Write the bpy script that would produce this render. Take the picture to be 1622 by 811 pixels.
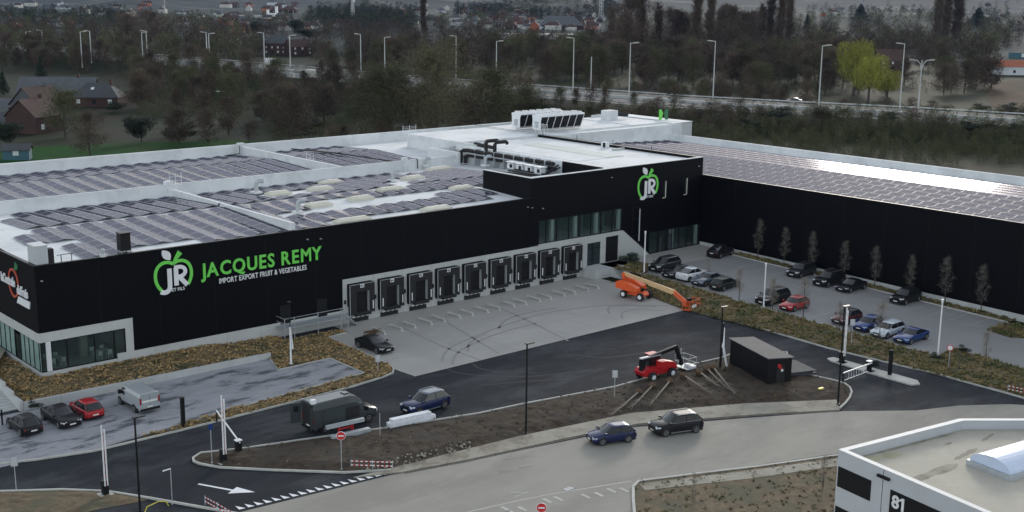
import bpy, math, random
import numpy as np
from mathutils import Vector, Matrix
S = bpy.context.scene
for o in list(bpy.data.objects): bpy.data.objects.remove(o)
RX, RY = S.render.resolution_x, S.render.resolution_y
COL = S.collection
R_ = math.radians
# ------------------------------------------------------------------ camera
F, YAW, PIT, ROL = 1919.17, R_(41.382), R_(12.309), R_(.612)      # focal length in photo pixels (photo is 1622 wide), angles from survey
CAMZ = 37.0
fw = Vector((math.sin(YAW)*math.cos(PIT), math.cos(YAW)*math.cos(PIT), -math.sin(PIT)))
rt = Vector((math.cos(YAW), -math.sin(YAW), 0)); up = rt.cross(fw)
ca = rt*math.cos(ROL)+up*math.sin(ROL); cb = -rt*math.sin(ROL)+up*math.cos(ROL)
cam = bpy.data.cameras.new('camera'); co = bpy.data.objects.new('camera', cam); COL.objects.link(co)
co.matrix_world = Matrix(((ca.x, cb.x, -fw.x, 0), (ca.y, cb.y, -fw.y, 0), (ca.z, cb.z, -fw.z, CAMZ), (0, 0, 0, 1)))
cam.sensor_width = 36; cam.lens = F/1622*36; cam.clip_start = .5; cam.clip_end = 20000
S.camera = co
# ------------------------------------------------------------------ sky and sun
SUN_EL, SUN_AZ = R_(15.9), R_(58.5)          # azimuth from +Y towards +X
W = bpy.data.worlds.new('World'); S.world = W; W.use_nodes = True
wn = W.node_tree; bgn = wn.nodes['Background']
sk = wn.nodes.new('ShaderNodeTexSky'); sk.sky_type = 'NISHITA'; sk.sun_disc = False
sk.sun_elevation = SUN_EL; sk.sun_rotation = SUN_AZ; sk.air_density = 1.0; sk.dust_density = .5; sk.ozone_density = .3; sk.altitude = 50
hs = wn.nodes.new('ShaderNodeHueSaturation'); hs.inputs['Saturation'].default_value = .38      # cloud cover greys the blue sky
wn.links.new(sk.outputs[0], hs.inputs['Color']); wn.links.new(hs.outputs[0], bgn.inputs[0]); bgn.inputs[1].default_value = .15
sl = bpy.data.lights.new('sun', 'SUN'); sl.energy = .7; sl.angle = R_(10); sl.color = (1, .92, .8)
so = bpy.data.objects.new('sun', sl); COL.objects.link(so)
sd = Vector((math.sin(SUN_AZ)*math.cos(SUN_EL), math.cos(SUN_AZ)*math.cos(SUN_EL), math.sin(SUN_EL)))
so.rotation_euler = sd.to_track_quat('Z', 'Y').to_euler()
S.view_settings.view_transform = 'Standard'; S.view_settings.look = 'None'; S.view_settings.exposure = 1.08; S.view_settings.gamma = 1

rnd = random.Random(7)
# ------------------------------------------------------------------ materials
MT = {}
def mat(n, c, rough=.7, var=.12, scale=1.0, bump=0, metal=0, spec=.5, c2=None, scale2=None, detail=4, objrand=0, bscale=None, dirt=None, stretch=None, coat=0):
    """procedural principled material: two-tone noise colour, optional second colour patches, bump, per-object variation"""
    m = bpy.data.materials.new(n); m.use_nodes = True; t = m.node_tree; N = t.nodes; L = t.links
    b = N['Principled BSDF']; b.inputs['Roughness'].default_value = rough; b.inputs['Metallic'].default_value = metal
    b.inputs['Specular IOR Level'].default_value = spec; b.inputs['Coat Weight'].default_value = coat; b.inputs['Coat Roughness'].default_value = .08
    geo = N.new('ShaderNodeNewGeometry'); vec = geo.outputs['Position']
    if stretch:
        mp = N.new('ShaderNodeMapping'); mp.inputs['Scale'].default_value = stretch; L.new(vec, mp.inputs[0]); vec = mp.outputs[0]
    def noise(s, d=detail, r=.6):
        n_ = N.new('ShaderNodeTexNoise'); n_.inputs['Scale'].default_value = s; n_.inputs['Detail'].default_value = d; n_.inputs['Roughness'].default_value = r
        L.new(vec, n_.inputs['Vector']); return n_.outputs[0]
    def ramp(src, a, b2, ca_, cb_):
        r = N.new('ShaderNodeValToRGB'); e = r.color_ramp.elements; e[0].position = a; e[1].position = b2
        e[0].color = (*ca_, 1); e[1].color = (*cb_, 1); L.new(src, r.inputs[0]); return r.outputs[0]
    lo = [x*(1-var) for x in c]; hi = [min(1, x*(1+var)) for x in c]
    col = ramp(noise(scale), .3, .7, lo, hi)
    def mix(fac, x, y, mode='MIX'):
        q = N.new('ShaderNodeMix'); q.data_type = 'RGBA'; q.blend_type = mode
        if hasattr(fac, 'is_output') or not isinstance(fac, (int, float)): L.new(fac, q.inputs[0])
        else: q.inputs[0].default_value = fac
        for k, v in ((6, x), (7, y)):
            if isinstance(v, (tuple, list)): q.inputs[k].default_value = (*v, 1)
            else: L.new(v, q.inputs[k])
        return q.outputs[2]
    if c2:
        f = ramp(noise(scale2 or scale*.2, 5, .7), .47 if not dirt else dirt, .6 if not dirt else dirt+.1, (0, 0, 0), (1, 1, 1))
        col = mix(f, col, c2)
    if objrand:
        oi = N.new('ShaderNodeObjectInfo'); f2 = ramp(oi.outputs['Random'], 0, 1, (1-objrand,)*3, (1+objrand*.6,)*3)
        col = mix(1.0, col, f2, 'MULTIPLY')
    L.new(col, b.inputs['Base Color'])
    if bump:
        bn = N.new('ShaderNodeBump'); bn.inputs['Strength'].default_value = bump; bn.inputs['Distance'].default_value = .05
        L.new(noise(bscale or scale*3, 6), bn.inputs['Height']); L.new(bn.outputs[0], b.inputs['Normal'])
    MT[n] = m; return m
M = MT
mat('asphalt_new', (.02, .024, .03), .85, .22, .35, .25, bscale=14, c2=(.045, .05, .057), scale2=.14, spec=.1, stretch=(.6, 1.3, 1))
mat('asphalt_old', (.265, .255, .222), .85, .1, .12, .2, bscale=12, c2=(.22, .212, .187), scale2=.07, stretch=(1, 2.6, 1))
mat('street_edge', (.085, .08, .07), .9, .35, 1.5, .4)
mat('yard_concrete', (.37, .36, .335), .75, .09, .1, .15, bscale=8, c2=(.32, .315, .295), scale2=.045)
mat('paver', (.27, .28, .3), .7, .13, .5, .2, c2=(.07, .076, .088), scale2=.42, dirt=.51, stretch=(.55, 1.5, 1))
mat('park_paving', (.25, .25, .248), .8, .07, .3, .15, c2=(.225, .228, .23), scale2=.06)
mat('sidewalk', (.3, .285, .235), .9, .22, .7, .3, c2=(.18, .16, .125), scale2=.35)
mat('kerb', (.42, .42, .39), .8, .15, .8)
mat('concrete', (.46, .475, .47), .75, .1, .4, .1, c2=(.41, .425, .42), scale2=.2)
mat('cladding', (.0025, .003, .005), .6, .08, 1, 0, spec=.12)
mat('black_paint', (.008, .0085, .01), .5, .1, 2, spec=.25)
mat('rubber', (.012, .012, .013), .8, .15, 3)
mat('roof_white', (.66, .68, .69), .8, .05, .15, .05, c2=(.57, .59, .6), scale2=.25, spec=.15)
mat('roof_cream', (.58, .56, .47), .6, .08, .5)
mat('roof_grey', (.42, .46, .45), .7, .08, .5)
mat('white_paint', (.74, .75, .77), .45, .05, 1)
mat('steel', (.46, .48, .5), .35, .08, 2, metal=.7)
mat('galv', (.42, .45, .47), .5, .1, 2, metal=.35)
mat('cell', (.03, .032, .055), .06, .15, .8, 0, spec=.22, objrand=.2)
mat('module_frame', (.31, .315, .35), .45, .05, 1, spec=.3)
mat('soil', (.06, .048, .037), .95, .4, 1.2, .9, bscale=3, c2=(.065, .057, .048), scale2=.35, spec=.1)
mat('soil_grass', (.12, .088, .05), .95, .4, 1.5, .9, bscale=4, c2=(.085, .078, .046), scale2=.35)
mat('bed_soil', (.14, .1, .05), .95, .35, 1.5, .8, bscale=4, c2=(.055, .058, .028), scale2=.4)
mat('tuft', (.36, .25, .115), .9, .5, 1.6, 0, c2=(.1, .1, .045), scale2=.5, dirt=.53)
mat('weed', (.13, .105, .05), .9, .4, 1.6, 0, c2=(.07, .08, .03), scale2=.4)
mat('hedge_tuft', (.2, .16, .065), .9, .5, 1.6, 0, c2=(.085, .105, .035), scale2=.35)
mat('grass', (.013, .02, .008), .9, .3, .12, .3, c2=(.022, .02, .012), scale2=.02, dirt=.5, spec=.1)
mat('bark', (.065, .055, .045), .9, .3, 2, objrand=.3)
mat('pale_bark', (.27, .24, .2), .9, .2, 3, objrand=.2)
mat('twig_brown', (.08, .06, .042), .95, .35, .3, objrand=.45)
mat('twig_green', (.066, .07, .03), .95, .35, .3, objrand=.35)
mat('evergreen', (.012, .024, .012), .9, .4, .5, objrand=.3)
mat('willow_leaf', (.21, .215, .035), .9, .3, .3, objrand=.2)
mat('glass', (.035, .05, .055), .06, .3, .5, spec=.7)
mat('glass_green', (.22, .33, .31), .08, .15, .5, spec=.6)
mat('car_glass', (.015, .018, .02), .06, .1, 1, spec=.7)
mat('lime', (.15, .62, .09), .5, .04, 1)
mat('orange', (.75, .11, .025), .4, .1, 1)
mat('lift_boom', (.62, .42, .22), .5, .1, 1)
mat('red', (.42, .012, .016), .4, .06, 1)
mat('sign_red', (.5, .02, .025), .45, .05, 1)
mat('leafgreen', (.03, .16, .07), .5, .05, 1)
mat('orange_ring', (.5, .09, .05), .5, .1, 1)
mat('brick', (.052, .028, .024), .9, .25, .6, objrand=.3)
mat('brick_orange', (.3, .1, .055), .9, .15, .6, objrand=.2)
mat('tile_red', (.055, .03, .025), .85, .2, .6, objrand=.25)
mat('tile_grey', (.07, .077, .085), .8, .15, .6, objrand=.3)
mat('plaster', (.48, .47, .43), .8, .1, .5, objrand=.25)
mat('tyre_mark', (.265, .26, .243), .9, .12, 2)
mat('slab_gap', (.285, .285, .27), .9, .1, 2)
mat('tyre_dark', (.028, .031, .036), .9, .2, 2)
mat('puddle', (.1, .1, .095), .55, .2, 1)
mat('roof_gravel', (.42, .395, .33), .85, .09, .9, .3, c2=(.4, .378, .315), scale2=.25, bscale=10)
mat('stain', (.27, .25, .2), .9, .3, 1.2)
mat('moss', (.37, .36, .24), .9, .2, 1)
mat('wall_panel', (.47, .49, .51), .6, .05, .6)
mat('dome', (.5, .58, .72), .25, .04, 1)
mat('plate', (.7, .7, .66), .5, .03, 2)
mat('lens_red', (.25, .01, .01), .2, .1, 2)
mat('lens_white', (.62, .65, .68), .15, .1, 2)
mat('highway', (.085, .09, .09), .9, .12, .06, 0, spec=.1, c2=(.13, .132, .13), scale2=.02)
mat('blue_tarp', (.03, .1, .13), .6, .2, 1)
mat('yellow', (.6, .5, .05), .5, .05, 1)
mat('window_light', (.55, .58, .58), .3, .1, 2)
mat('rootball', (.1, .062, .035), .95, .3, 6, .5)
mat('wrap', (.68, .7, .74), .35, .12, 4, .5, bscale=3)
mat('fieldland', (.02, .032, .035), .95, .4, .006, 0, c2=(.085, .095, .075), scale2=.003, dirt=.55, spec=.05)
def paint(n, c, metal=.3):
    if max(c) < .03: return mat(n, c, .35, .03, 1, metal=0, coat=.1, spec=.25)
    return mat(n, c, .3, .03, 1, metal=metal*.3, coat=.25, spec=.4)
paint('paint_black', (.012, .012, .015)); paint('paint_dark', (.025, .028, .033)); paint('paint_green_black', (.014, .022, .02))
paint('paint_red', (.36, .012, .016), 0); paint('paint_darkred', (.085, .008, .014)); paint('paint_blue', (.012, .042, .17)); paint('paint_navy', (.01, .018, .07))
paint('paint_white', (.66, .68, .7), 0); paint('paint_silver', (.33, .36, .38)); paint('paint_bluegrey', (.075, .1, .13)); paint('paint_van', (.045, .056, .06))
paint('paint_palesilver', (.5, .56, .62))

cm = MT['cell']; t = cm.node_tree; pb = t.nodes['Principled BSDF']; pb.inputs['Specular IOR Level'].default_value = 0     # dusty solar glass: diffuse cells under a reflection that stays below mirror strength
gl = t.nodes.new('ShaderNodeBsdfGlossy'); gl.inputs['Roughness'].default_value = .07; gl.inputs['Color'].default_value = (.9, .88, .95, 1)
fr = t.nodes.new('ShaderNodeFresnel'); fr.inputs['IOR'].default_value = 1.33; mn = t.nodes.new('ShaderNodeMath'); mn.operation = 'MINIMUM'; mn.inputs[1].default_value = .11
mx = t.nodes.new('ShaderNodeMixShader'); t.links.new(fr.outputs[0], mn.inputs[0]); t.links.new(mn.outputs[0], mx.inputs[0]); t.links.new(pb.outputs[0], mx.inputs[1]); t.links.new(gl.outputs[0], mx.inputs[2]); t.links.new(mx.outputs[0], t.nodes['Material Output'].inputs[0])
# ------------------------------------------------------------------ mesh helpers
class MB:
    def __init__(s): s.v = []; s.f = []; s.m = []; s.mats = []
    def mi(s, m):
        if m not in s.mats: s.mats.append(m)
        return s.mats.index(m)
    def poly(s, pts, m):
        n = len(s.v); s.v += [tuple(p) for p in pts]; s.f.append(tuple(range(n, n+len(pts)))); s.m.append(s.mi(m)); return s
    def faces(s, vs, fs, m):
        n = len(s.v); s.v += [tuple(p) for p in vs]; k = s.mi(m)
        for f in fs: s.f.append(tuple(i+n for i in f)); s.m.append(k)
        return s
    def box(s, x0, x1, y0, y1, z0, z1, m):
        vs = [(x, y, z) for z in (z0, z1) for x, y in ((x0, y0), (x1, y0), (x1, y1), (x0, y1))]
        return s.faces(vs, [(3, 2, 1, 0), (4, 5, 6, 7), (0, 1, 5, 4), (1, 2, 6, 5), (2, 3, 7, 6), (3, 0, 4, 7)], m)
    def prism(s, pts, z0, z1, m, mt=None):
        n = len(pts)
        a = sum(pts[i][0]*pts[(i+1) % n][1]-pts[(i+1) % n][0]*pts[i][1] for i in range(n))
        if a < 0: pts = pts[::-1]
        zf = z1 if callable(z1) else (lambda x, y: z1)
        vs = [(x, y, z0) for x, y in pts]+[(x, y, zf(x, y)) for x, y in pts]
        s.faces(vs, [(i, (i+1) % n, n+(i+1) % n, n+i) for i in range(n)]+[tuple(range(n-1, -1, -1))], m)
        n0 = len(s.v)-2*n; s.f.append(tuple(range(n0+n, n0+2*n))); s.m.append(s.mi(mt or m)); return s
    def bar(s, p, q, w, h, m):      # box along a segment
        p = Vector(p); q = Vector(q); d = (q-p).normalized(); u = Vector((0, 0, 1)) if abs(d.z) < .95 else Vector((1, 0, 0))
        a = d.cross(u).normalized(); b = a.cross(d)
        c = [(-w/2, -h/2), (w/2, -h/2), (w/2, h/2), (-w/2, h/2)]
        vs = [p+a*x+b*y for x, y in c]+[q+a*x+b*y for x, y in c]
        return s.faces(vs, [(3, 2, 1, 0), (4, 5, 6, 7), (0, 1, 5, 4), (1, 2, 6, 5), (2, 3, 7, 6), (3, 0, 4, 7)], m)
    def tube(s, pts, rs, m, n=8, cap=True):
        pts = [Vector(p) for p in pts]
        if isinstance(rs, (int, float)): rs = [rs]*len(pts)
        base = len(s.v); k = s.mi(m); prev = None
        for i, p in enumerate(pts):
            d = (pts[min(i+1, len(pts)-1)]-pts[max(i-1, 0)]).normalized()
            a = (prev-d*prev.dot(d)) if prev is not None else d.cross(Vector((0, 0, 1)) if abs(d.z) < .9 else Vector((0, 1, 0)))
            a = a.normalized(); prev = a; b = d.cross(a)
            for j in range(n):
                t = 2*math.pi*j/n; s.v.append(tuple(p+a*math.cos(t)*rs[i]+b*math.sin(t)*rs[i]))
        for i in range(len(pts)-1):
            for j in range(n):
                s.f.append((base+i*n+j, base+i*n+(j+1) % n, base+(i+1)*n+(j+1) % n, base+(i+1)*n+j)); s.m.append(k)
        if cap:
            s.f.append(tuple(base+j for j in range(n-1, -1, -1))); s.m.append(k)
            e = base+(len(pts)-1)*n; s.f.append(tuple(e+j for j in range(n))); s.m.append(k)
        return s
    def loft(s, secs, m, close=True, caps=True):      # list of rings (same count)
        base = len(s.v); n = len(secs[0]); k = s.mi(m)
        for r in secs: s.v += [tuple(p) for p in r]
        for i in range(len(secs)-1):
            for j in range(n if close else n-1):
                s.f.append((base+i*n+j, base+i*n+(j+1) % n, base+(i+1)*n+(j+1) % n, base+(i+1)*n+j)); s.m.append(k)
        if caps:
            s.f.append(tuple(base+j for j in range(n-1, -1, -1))); s.m.append(k)
            e = base+(len(secs)-1)*n; s.f.append(tuple(e+j for j in range(n))); s.m.append(k)
        return s
    def mesh(s, name, smooth=False, off=None):
        me = bpy.data.meshes.new(name)
        v = s.v if off is None else [(a-off[0], b-off[1], c-off[2]) for a, b, c in s.v]
        me.from_pydata(v, [], s.f)
        for q in s.mats: me.materials.append(MT[q])
        me.polygons.foreach_set('material_index', s.m)
        if smooth: me.polygons.foreach_set('use_smooth', [True]*len(s.f))
        me.update(); return me
    def build(s, name, parent=None, smooth=False, local=False, label=None, kind=None):
        off = None
        if parent is not None and not local:
            off = Vector((0, 0, 0)); p = parent
            while p: off += p.location; p = p.parent
        o = bpy.data.objects.new(name, s.mesh(name, smooth, off)); COL.objects.link(o)
        if parent: o.parent = parent
        if label: o['label'] = label
        if kind: o['kind'] = kind
        return o
def thing(name, label, cat, loc=(0, 0, 0), rz=0, group=None):
    o = bpy.data.objects.new(name, None); o.empty_display_size = .3; COL.objects.link(o); o.location = loc; o.rotation_euler.z = rz
    return tag(o, label, cat, group)
def tag(o, label, cat, group=None):
    o['label'] = label; o['category'] = cat
    if group: o['group'] = group
    return o
def kids(): 
    d = {}
    for o in bpy.data.objects:
        if o.parent: d.setdefault(o.parent.name, []).append(o)
    return d
def copy_tree(o, parent=None, K=None):
    c = o.copy(); COL.objects.link(c); c.parent = parent
    for ch in K.get(o.name, []): copy_tree(ch, c, K)
    return c
def put(mesh, name, parent, loc=(0, 0, 0), rot=(0, 0, 0)):
    o = bpy.data.objects.new(name, mesh); COL.objects.link(o); o.parent = parent; o.location = loc; o.rotation_euler = rot; return o
def text_mb(body, size, m, thick=.04, bold=.0, fn=None, align='LEFT', sx=1.0, shear=0):
    cu = bpy.data.curves.new('t', 'FONT'); cu.body = body; cu.size = size; cu.extrude = thick/2; cu.offset = bold*size; cu.align_x = align; cu.resolution_u = 3; cu.shear = shear
    ob = bpy.data.objects.new('t', cu); COL.objects.link(ob)
    me = bpy.data.meshes.new_from_object(ob); bpy.data.objects.remove(ob); bpy.data.curves.remove(cu)
    b = MB(); k = b.mi(m); b.v = [fn((v.co.x*sx, v.co.y, v.co.z)) for v in me.vertices]
    for p in me.polygons: b.f.append(tuple(p.vertices)); b.m.append(k)
    bpy.data.meshes.remove(me); return b
def text_w(body, size):
    cu = bpy.data.curves.new('t', 'FONT'); cu.body = body; cu.size = size
    ob = bpy.data.objects.new('t', cu); COL.objects.link(ob); me = bpy.data.meshes.new_from_object(ob)
    w = max([v.co.x for v in me.vertices] or [0]); w0 = min([v.co.x for v in me.vertices] or [0]); bpy.data.objects.remove(ob); bpy.data.curves.remove(cu); bpy.data.meshes.remove(me); return w0, w

# ------------------------------------------------------------------ terrain
HW = [(325, 60), (318, 90), (303, 146), (293, 181), (280, 213), (268, 249), (259, 301), (247, 378), (243, 457), (237, 530), (229, 600), (214, 760), (195, 900)]
HWW = 38.0
def offs(poly, d):      # offset a polyline to its +X side
    out = []
    for i, p in enumerate(poly):
        a = Vector(poly[max(i-1, 0)]); b = Vector(poly[min(i+1, len(poly)-1)]); t = (b-a).normalized(); n = Vector((t.y, -t.x))
        out.append((p[0]+n.x*d, p[1]+n.y*d))
    return out
HC = offs(HW, HWW/2)
def seg_d(x, y, P):
    best = 1e9
    for (x0, y0), (x1, y1) in zip(P, P[1:]):
        dx, dy = x1-x0, y1-y0; t = max(0, min(1, ((x-x0)*dx+(y-y0)*dy)/(dx*dx+dy*dy)))
        best = min(best, math.hypot(x-x0-t*dx, y-y0-t*dy))
    return best
def smooth(a, b, x): t = max(0, min(1, (x-a)/(b-a))); return t*t*(3-2*t)
def terr(x, y):
    r = math.hypot(x, y); z = 0
    if 150 < x < 400 and y > 0 and y < 1000:
        z = 4*(1-smooth(HWW/2+1.5, HWW/2+20, seg_d(x, y, HC)))
    az = math.degrees(math.atan2(x, y))
    if r > 900:
        z += 26*math.exp(-((az-34.4)/2.2)**2-((r-1750)/330)**2)
        z += 30*math.exp(-((az-43.5)/3.2)**2-((r-2000)/350)**2)
        z += 14*math.exp(-((az-58)/5)**2-((r-1900)/400)**2)
        z += 18*math.exp(-((az-24)/1.8)**2-((r-2300)/400)**2)
        z += smooth(2300, 5200, r)*(105+22*math.sin(az*.35)+9*math.sin(az*1.3+r*.001)) + smooth(5000, 8500, r)*60
    return z
def ray(px, py): return ca*(px-811)-cb*(py-405.5)+fw*F
def at(px, py, z=0):
    d = ray(px, py); t = (z-CAMZ)/d.z; return Vector((d.x*t, d.y*t, z))
def hit(px, py):
    z = 0
    for _ in range(12): p = at(px, py, z); z = .5*z+.5*terr(p.x, p.y)
    p.z = terr(p.x, p.y); return p
def proj_h(P, py):      # height above P whose image row is py (vertical pole at P)
    lo, hi = 0, 80
    for _ in range(30):
        m = (lo+hi)/2; v = Vector((P.x, P.y, P.z+m-CAMZ)); y = 405.5-F*v.dot(cb)/v.dot(fw)
        if y > py: lo = m
        else: hi = m
    return lo
mb = MB(); azs = [a for a in range(-180, 8, 12)]+[8+.5*i for i in range(135)]+[a for a in range(76, 180, 12)]
rs = [2*(1.06**i) for i in range(80)]; rs = [r for r in rs if r < 180]+[180*(1.018**i) for i in range(222)]
vs = [(r*math.sin(R_(a)), r*math.cos(R_(a)), terr(r*math.sin(R_(a)), r*math.cos(R_(a)))-.08) for r in rs for a in azs]
n = len(azs); fs = [(i*n+j, (i+1)*n+j, (i+1)*n+(j+1) % n, i*n+(j+1) % n) for i in range(len(rs)-1) for j in range(n)]
fs.append(tuple(range(n))[::-1])
mb.faces(vs, fs, 'grass'); mb.mats = ['grass', 'fieldland']
mb.m = [0 if (i//n) < len([r for r in rs if r < 700]) else 1 for i in range(len(fs)-1)]+[0]
mb.build('terrain', smooth=True, kind='structure')
mat('lawn', (.01, .055, .008), .9, .25, .3, .2, c2=(.02, .045, .012), scale2=.06, spec=.05)
b = MB(); q = [at(-80, 268), at(-60, 236), at(60, 232), at(200, 226), at(330, 222), at(470, 224), at(430, 232), at(200, 246)]; b.poly([(p.x, p.y, -.02) for p in q[::-1]], 'lawn'); b.build('lawn', kind='structure')
# ------------------------------------------------------------------ near ground sheets
def zp(y): return 1.2*max(0, min(1, (y-62)/43))
def sheet(name, pts, z, m, kind='structure'):
    b = MB(); a = sum(pts[i][0]*pts[(i+1) % len(pts)][1]-pts[(i+1) % len(pts)][0]*pts[i][1] for i in range(len(pts)))
    b.poly([(x, y, z) for x, y in (pts if a > 0 else pts[::-1])], m); return b.build(name, kind=kind)
def P2(l, z=0): return [tuple(at(x, y, z)[:2]) for x, y in l]
sheet('asphalt_court', [(5, 60), (112, 46), (112, 112.5), (5, 112.5)], -.03, 'asphalt_new')
ROAD = P2([(300, 830), (380, 811), (620, 752), (700, 738), (830, 712), (1000, 677), (1180, 662), (1335, 651), (1450, 650), (1520, 642), (1600, 640), (1760, 650), (1760, 900), (1330, 1000), (300, 1100)])
sheet('street', ROAD, -.012, 'asphalt_old')
sheet('dock_yard', [(68.1, 91.5), (112, 91.5), (112, 112.3), (71.9, 112.3), (71.9, 108.7), (69, 108.5), (67.9, 94.4)], 0, 'yard_concrete')
LOT = [(5, 94.2), (31.9, 93.6), (36.1, 92.6), (50, 94.2), (64.8, 95.4), (64.9, 101.7), (58.8, 101.7), (60.1, 105.6), (5, 105.6)]
sheet('left_car_park', LOT, .004, 'paver')
b = MB()
ys = [40+3*i for i in range(25)]
for y0, y1 in zip(ys, ys[1:]):
    for x0, x1 in ((114.3, 124), (124, 133.2)): b.poly([(x0, y0, zp(y0)), (x1, y0, zp(y0)), (x1, y1, zp(y1)), (x0, y1, zp(y1))], 'park_paving')
b.build('upper_car_park', kind='structure')
b = MB(); b.poly([(119.5, 105, 1.203), (135.3, 105, 1.203), (135.3, 112.1, 1.203), (119.5, 112.1, 1.203)], 'yard_concrete'); b.build('entrance_forecourt', kind='structure')
# expansion joints of the dock yard
b = MB()
for x in [73.5+4.17*i for i in range(10)]: b.box(x-.012, x+.012, 91.6, 111, .002, .006, 'slab_gap')
for y in (97.5, 103.5): b.box(68.3, 111, y-.012, y+.012, .002, .0065, 'slab_gap')
b.build('slab_joint', kind='structure')
# kerbs
def ribbon(b, pts, w, z0, z1, m, closed=False):
    L = pts; o1 = offs(L, w/2); o2 = offs(L, -w/2)
    for i in range(len(L)-1):
        vs = [(*o2[i], z0), (*o1[i], z0), (*o1[i+1], z0), (*o2[i+1], z0), (*o2[i], z1), (*o1[i], z1), (*o1[i+1], z1), (*o2[i+1], z1)]
        b.faces(vs, [(3, 2, 1, 0), (4, 5, 6, 7), (0, 1, 5, 4), (1, 2, 6, 5), (2, 3, 7, 6), (3, 0, 4, 7)], m)
def kerb(pts, w=.18, z1=.11, z0=-.05, m='kerb', name='kerb', stone=1.0):
    # split the run into kerb stones
    b = MB(); ribbon(b, pts, w, z0, z1, m); return b.build(name, kind='structure')
KL = [(29, 94.5), (31.9, 93.4), (36.1, 92.3), (43.9, 92.2), (52.6, 92.4), (61.6, 92.7), (65.4, 93.2), (67, 93.7), (67.9, 94.8), (68.3, 96), (69, 108.4), (71.6, 108.7)]
kerb(KL); kerb([(50, 94.2), (64.8, 95.4), (64.9, 101.7), (58.8, 101.7), (60.1, 105.6)], .15)
M1 = P2([(316, 735), (307, 731), (306, 726), (318, 718), (384, 711), (480, 697), (600, 680), (760, 655), (830, 640), (900, 627), (975, 613), (1010, 603), (1030, 598), (1095, 578), (1140, 568), (1162, 560)])
M1 = M1+[(103.4, 73.2)]+P2([(1255, 588), (1290, 596), (1322, 603), (1338, 608), (1346, 614), (1349, 621), (1346, 630), (1339, 639), (1330, 647)])
M1b = P2([(316, 735), (350, 741), (430, 745), (545, 749), (620, 745)])
kerb(M1); kerb(M1b)
KR = [(109.4, 91.3), (108.6, 80), (108, 71.2), (108.2, 66.0), (108.8, 59.1), (108.5, 51.5), (108, 44)]
kerb(KR)
kerb([(104.6, 68.9), (105.4, 68.8), (105.3, 62.7), (105.2, 59.0), (104.4, 58.3), (103.6, 58.7), (103.7, 62), (104.2, 68.2), (104.6, 68.9)], .15)
sheet('traffic_island', [(104.6, 68.9), (105.4, 68.8), (105.3, 62.7), (105.2, 59.0), (104.4, 58.3), (103.6, 58.7), (103.7, 62), (104.2, 68.2)], .1, 'kerb')
# sidewalk along the street and dark verge
SW_U = P2([(600, 747), (660, 733), (700, 722), (830, 690), (1000, 655), (1180, 640), (1325, 634)])
SW_L = P2([(560, 757), (640, 748), (740, 729), (900, 694), (1010, 672), (1200, 657), (1330, 650)])
b = MB(); pts = SW_U+SW_L[::-1]; a = sum(pts[i][0]*pts[(i+1) % len(pts)][1]-pts[(i+1) % len(pts)][0]*pts[i][1] for i in range(len(pts)))
b.prism(pts, -.05, .07, 'sidewalk'); b.build('pavement', kind='structure')
b = MB(); ribbon(b, SW_L[1:], .55, -.05, .01, 'street_edge'); b.build('gutter', kind='structure')
# bottom right verge with pavement
V1 = P2([(1005, 815), (1003, 790), (1003, 772), (1012, 763), (1100, 752), (1200, 740), (1335, 721)])
VR = V1+[(92, 44), (88, 25), (66, 20), (60, 50)]
b = MB(); b.prism(VR, -.05, .06, 'soil_grass'); b.build('verge', kind='structure')
kerb(V1, .22, .12); V2 = P2([(1022, 778), (1100, 769), (1200, 758), (1335, 738)]); V3 = P2([(1012, 768), (1100, 757), (1200, 745), (1335, 726)])
b = MB(); b.prism(V3+V2[::-1], 0, .085, 'sidewalk'); b.build('pavement', kind='structure')
b = MB(); ribbon(b, P2([(1030, 762), (1100, 751), (1200, 738), (1330, 719)]), .35, -.05, .005, 'street_edge'); b.build('gutter', kind='structure')
# soil humps (median), grid displaced
def inside(x, y, P):
    c = False; n = len(P)
    for i in range(n):
        x0, y0 = P[i]; x1, y1 = P[(i+1) % n]
        if (y0 > y) != (y1 > y) and x < (x1-x0)*(y-y0)/(y1-y0)+x0: c = not c
    return c
def edge_d(x, y, P): return seg_d(x, y, P+[P[0]])
def nz(x, y, s=1.0):
    x *= s; y *= s
    return math.sin(x*1.3+1.7*math.sin(y*.7))*.5+math.sin(y*1.9+2.1*math.sin(x*.9)+1)*.35+math.sin(x*4.1+y*3.3)*.15
def mound(name, P, step, hmax, edge, m, rough=.05, zf=None, z0=.0, seed=3):
    """ground fill inside a polygon: boundary follows it exactly, surface is uneven"""
    import bmesh
    r = random.Random(seed); xs = [p[0] for p in P]; yy = [p[1] for p in P]
    from mathutils.geometry import delaunay_2d_cdt
    pts = []; E = []
    n = len(P)
    for i in range(n):
        a = Vector(P[i]); c = Vector(P[(i+1) % n]); k = max(1, int((c-a).length/step))
        for j in range(k): pts.append(a.lerp(c, j/k))
    nb = len(pts); E = [(i, (i+1) % nb) for i in range(nb)]
    x = min(xs)
    while x < max(xs):
        y = min(yy)
        while y < max(yy):
            q = (x+r.uniform(-.3, .3)*step, y+r.uniform(-.3, .3)*step)
            if inside(*q, P) and edge_d(*q, P) > step*.35: pts.append(Vector(q))
            y += step
        x += step
    v, e, f, *_ = delaunay_2d_cdt(pts, E, [list(range(nb))], 1, 1e-4)
    vs = []
    for q in v:
        d = edge_d(q.x, q.y, P); base = zf(q.x, q.y) if zf else 0
        vs.append((q.x, q.y, z0+base+(hmax*smooth(0, edge, d)+rough*(nz(q.x, q.y, 1.5)+r.uniform(-.6, .6))*smooth(0, .5, d))))
    b = MB(); b.faces(vs, [tuple(t) for t in f], m)
    o = b.build(name, smooth=False, kind='structure')
    return o, P
MED = M1[::1]+SW_U[::-1][:-1]+M1b[::-1][:-1]
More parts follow.
